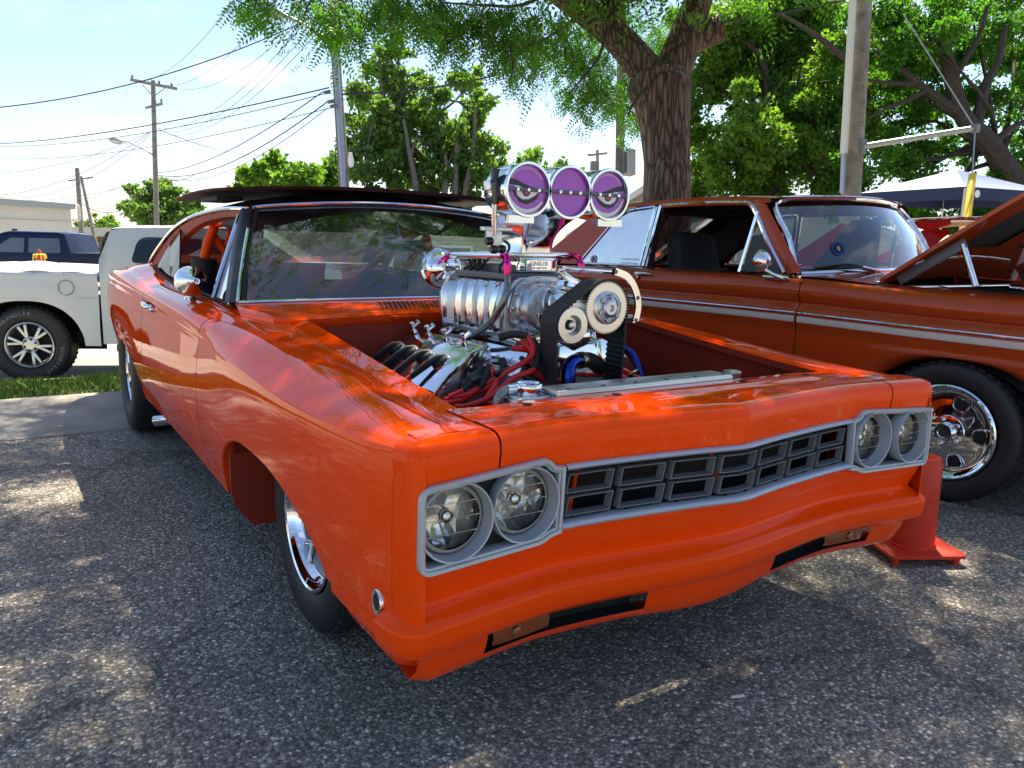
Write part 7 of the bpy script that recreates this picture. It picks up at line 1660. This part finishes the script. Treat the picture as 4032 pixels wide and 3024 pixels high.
# -- out-of-view trees added to darken the sky and horizon mirrored in the cars
for nm, lab, c, rr_ in (('added_tree', 'broad unseen tree added far behind the camera to darken reflections', (-4.0, -24.0), 4.2), ('added_tree', 'tall unseen tree added on the right far behind the camera', (8.0, -22.0), 4.4), ('added_tree', 'lone unseen tree added out of view to the left of the car', (-24.0, 2.0), 3.0)):
    bl = [(c[0]+RNG.uniform(-2, 2), c[1]+RNG.uniform(-2, 2), RNG.uniform(2.6, 8.5), rr_*.6, rr_*.6, rr_*.5, 3.0) for k in range(9)]
    tree(nm, lab, bl, (c[0], c[1], -.1), (c[0], c[1], 4.0), .3, 170, .32, MAPLE, BARKD, 1, 6)

# -- the honey locust standing over both cars
LT = empty('honey_locust', (4.72, 4.62, 0), 'large shade tree with furrowed forked trunk and feathery hanging leaves', 'tree')
DT = 8.6
tp_ = lambda x, y, D=DT: np.array(at(x, y, D=D))
trk = [tp_(2628, 900), tp_(2625, 770), tp_(2626, 640), tp_(2618, 520), tp_(2610, 420), tp_(2598, 350)]
g0_ = trk[0].copy(); g0_[2] = 0.0; g0_[0] += .02
rad = lambda wpx, D=DT: wpx/2/FPX*D
def limb(name, pts, rs, n=20):
    P = cr(pts, 6); rr_ = np.interp(np.linspace(0, 1, len(P)), np.linspace(0, 1, len(rs)), rs); me = MB(); me.tube(P, list(rr_), n); o = me.build(name, BARK, LT)
    return o
TK = limb('trunk', [g0_, g0_+np.array([0, 0, .45])]+trk[1:]+[tp_(2590, 300)], [rad(235), rad(200), rad(186), rad(180), rad(190), rad(215), rad(250), rad(225)])
limb('limb', [tp_(2600, 400), tp_(2560, 300), tp_(2480, 200), tp_(2390, 110), tp_(2300, 40), tp_(2190, -40, 8.3), tp_(2000, -180, 7.9), tp_(1700, -330, 7.4)], [rad(150), rad(135), rad(125), rad(118), rad(110), rad(95), rad(75), rad(50)])
limb('limb', [tp_(2605, 380), tp_(2640, 300), tp_(2680, 200), tp_(2715, 100), tp_(2750, 0), tp_(2800, -150, 8.4), tp_(2900, -400, 8.0)], [rad(160), rad(150), rad(140), rad(125), rad(110), rad(95), rad(60)])
limb('limb', [tp_(2420, 140), tp_(2415, 60), tp_(2405, -20), tp_(2380, -160, 8.2), tp_(2300, -420, 7.4)], [rad(100), rad(95), rad(90), rad(80), rad(50)])
limb('cut_stub', [tp_(2690, 190), tp_(2740, 150), tp_(2835, 115)], [rad(120), rad(112), rad(100)], 16)
# boughs reaching over the cars (mostly above the picture)
boughs = []
for pts in ([(3.9, 4.2, 3.6), (2.6, 3.6, 4.2), (1.2, 3.0, 4.6), (-.4, 2.6, 4.7), (-1.6, 2.2, 4.4)], [(3.9, 4.2, 3.9), (3.0, 2.6, 4.8), (2.2, 1.2, 5.3)], [(4.6, 4.2, 4.2), (4.6, 2.4, 5.0), (4.6, .8, 5.4)], [(4.9, 4.4, 3.8), (6.2, 3.6, 4.8), (7.4, 2.2, 5.2)], [(4.6, 4.6, 4.0), (3.6, 5.6, 5.2), (2.0, 6.0, 5.8)], [(2.6, 3.4, 4.2), (1.0, 4.0, 4.4), (-.6, 4.4, 4.3)], [(4.4, 4.2, 4.6), (4.4, 3.0, 6.0), (3.4, 1.6, 6.6)], [(3.4, 1.6, 6.6), (2.0, 2.4, 7.6), (.6, 3.2, 8.4)], [(4.6, 2.4, 5.0), (6.0, 2.6, 7.0), (7.6, 3.2, 8.0)], [(2.6, 3.6, 4.2), (1.6, 5.2, 5.6), (.8, 6.6, 6.6)]):
    boughs.append(pts); P = cr(pts, 5); MB().tube(P, list(np.linspace(.09, .018, len(P))), 8).build('bough', BARK, LT)
def fronds(org, axis, length, nl, lw, droop):
    """pinnate leaves: arrays of origins (n,3), unit axes (n,3); returns verts, faces"""
    n = len(org); side = np.cross(axis, RNG.normal(size=(n, 3))); side /= np.linalg.norm(side, axis=1)[:, None]; nrm = np.cross(axis, side)
    Vs = []
    for k in range(nl):
        t = (k+.6)/nl
        ctr = org+axis*(length*t)[:, None]+np.array([0, 0, -1])*(droop*t*t)[:, None]
        for sg in (-1, 1):
            ll = lw*(1-.55*abs(t-.45)**1.5*2)*RNG.uniform(.8, 1.15, n)
            d = side*sg*.93+axis*.34+nrm*RNG.uniform(-.35, .35, (n, 1)); d /= np.linalg.norm(d, axis=1)[:, None]
            wv = np.cross(d, nrm); wv /= np.linalg.norm(wv, axis=1)[:, None]; w = ll*.20
            Vs.append(np.stack([ctr, ctr+d*(ll*.5)[:, None]+wv*w[:, None], ctr+d*ll[:, None], ctr+d*(ll*.5)[:, None]-wv*w[:, None]], 1))
    V = np.concatenate(Vs, 0).reshape(-1, 3); Fc = np.arange(len(V)//4)[:, None]*4+np.array([0, 1, 2, 3])[None]
    return V, Fc
def sprays(starts, n_per, ln, nl=9, lw=.036, flen=.17, twig=None, out=None):
    """hanging twigs from start points, each with fronds along it"""
    O, A = [], []
    for s in starts:
        L_ = ln*RNG.uniform(.6, 1.25); d = RNG.normal(size=3)*[1, 1, .35]; d /= np.linalg.norm(d); d = d*.62+np.array([0, 0, -.62]); 
        p = np.array(s, float); P = [p]
        for k in range(5):
            p = p+d*L_/5; d = d*.9+np.array([0, 0, -.10])+RNG.normal(size=3)*.10; P.append(p)
        if twig is not None: twig.tube(P, [.006, .005, .004, .003, .003, .002], 4)
        for k in range(n_per):
            t = RNG.random()*5; i = min(int(t), 4); q = P[i]*(1-(t-i))+P[i+1]*(t-i); a = RNG.normal(size=3)*[1, 1, .5]; a /= np.linalg.norm(a); a = a*.85+np.array([0, 0, -.5]); a /= np.linalg.norm(a); O.append(q); A.append(a)
    O, A = np.array(O), np.array(A); n = len(O); fl = flen*RNG.uniform(.7, 1.2, n)
    return fronds(O, A, fl, nl, lw*np.ones(n), fl*RNG.uniform(.05, .35, n))
# visible drooping sprays: (px, py, spread px, depth, count)
tw = MB(); ST_ = []
for x, y, sp_, D, cnt in ((960, -40, 50, 6.4, 8), (1040, -30, 50, 6.2, 7), (1200, -40, 80, 6.6, 14), (1310, 10, 70, 6.8, 16), (1380, 60, 60, 6.6, 10), (1480, -10, 90, 6.4, 22), (1590, -10, 60, 6.8, 10), (1720, 0, 70, 7.0, 20), (1790, 80, 70, 7.0, 20), (1860, 30, 60, 6.8, 12), (1960, 10, 70, 6.8, 16), (2030, 90, 90, 7.0, 28), (2110, 160, 90, 7.0, 28), (2180, 60, 100, 7.4, 30), (2230, 180, 100, 7.2, 30), (2290, 270, 90, 7.4, 30), (2340, 150, 90, 7.8, 30), (2380, 290, 80, 7.8, 26), (2270, 360, 70, 7.2, 18), (2420, 380, 60, 7.8, 16), (2470, 330, 60, 8.0, 16), (2480, 440, 50, 8.0, 12), (2000, 200, 60, 6.8, 10), (2300, 40, 90, 8.4, 18), (2530, 60, 80, 9.2, 20), (2600, 150, 60, 9.4, 14), (2660, 40, 70, 9.4, 14)):
    if x > 2090: D += 1.7; cnt = int(cnt*.62)
    else: cnt = int(cnt*.75)
    for k in range(cnt): ST_.append(at(x+RNG.normal()*sp_*.6, y+RNG.normal()*sp_*.5, D=D+RNG.normal()*.25))
V1, F1 = sprays(ST_, 6, .38, 8, .054, .22, tw)
tw.build('twigs', BARKD, LT)['kind'] = 'stuff'
for pts in ([(2300, 40, 8.3), (2200, 120, 7.6), (2110, 170, 7.0), (2020, 190, 6.8)], [(2390, 110, 8.4), (2360, 220, 7.8), (2300, 300, 7.4), (2240, 370, 7.2)], [(2190, -40, 8.0), (2050, 20, 7.2), (1900, 20, 6.9), (1740, 10, 7.0)], [(1700, -330, 7.4), (1560, -120, 6.8), (1380, -20, 6.7), (1290, 20, 6.8)], [(1560, -120, 6.8), (1300, -110, 6.5), (1040, -60, 6.3), (800, -80, 6.2)], [(1480, -60, 6.6), (1530, 20, 6.5), (1580, 60, 6.5)], [(2560, 330, 8.5), (2500, 400, 8.0), (2470, 460, 8.0)]):
    P = cr([at(x, y, D=D) for x, y, D in pts], 5); MB().tube(P, list(np.linspace(.020, .006, len(P))), 6).build('twig_bough', BARKD, LT)
o = raw('hanging_leaves', V1, F1, LOCUST, LT); o['kind'] = 'stuff'
# upper crown: clumps along the boughs, thick enough to shade both cars but open to flecks of sun
CL = []
for pts in boughs:
    P = np.array(cr(pts, 6))
    for p in P:
        for k in range(6): CL.append(p+RNG.normal(size=3)*[.85, .85, .4]+np.array([0, 0, .25]))
for k in range(560):
    h = RNG.uniform(5.5, 9.5); CL.append(np.array([RNG.uniform(-2.5, 4.8), RNG.uniform(-1.9, 3.85), 0])+np.array(SUNV)/SUNV[2]*h)
CL = np.array(CL)
def in_view(p, margin=0.02):
    d = p-CAMP; z = d@_fw; x = (d@_rt)/z*FPX; y = (d@_up)/z*FPX
    return (z > 0) & (abs(x) < 2016*(1+margin)) & (y < 1512*(1+margin+.06))
CL = CL[[not bool(in_view(p)) for p in CL]]
SH_ = []
# openings in the crown that let sun through: where the light falls (x, y, half-widths)
GAPS = [(-1.45, 1.72, .34, .26), (-1.36, 2.72, .16, .16), (-1.27, .73, .15, .10), (-1.75, .12, .22, .14), (-2.0, 3.4, .4, .3), (1.36, -.70, .20, .12), (1.95, -.80, .25, .12), (-.75, -.25, .22, .30), (-.5, .62, .25, .14), (-.1, -.72, .30, .12), (.55, -.35, .12, .4), (-1.0, 4.9, 3.5, .95), (-.3, 1.25, .25, .2), (3.0, 1.0, .5, .3), (2.35, .35, .3, .5), (-.9, -2.0, .25, .2), (3.4, 2.4, .6, .4), (-.35, 3.0, .3, .5), (.85, .3, .15, .5), (-.9, 1.8, .15, .5)]
for c in CL:
    for k in range(8):
        p = c+RNG.normal(size=3)*[.38, .38, .2]; g = p-np.array(SUNV)*(p[2]/SUNV[2])
        if any(((g[0]-a)/ra)**2+((g[1]-b)/rb)**2 < 1 for a, b, ra, rb in GAPS): continue
        SH_.append(p)
V2, F2 = sprays(SH_, 3, .25, 5, .075, .24)
o = raw('upper_crown', V2, F2, LOCUST, LT); o['kind'] = 'stuff'
print('tris', sum(len(m_.polygons) for m_ in bpy.data.meshes)); print('fronds', len(F1), len(F2), 'clumps', len(CL))
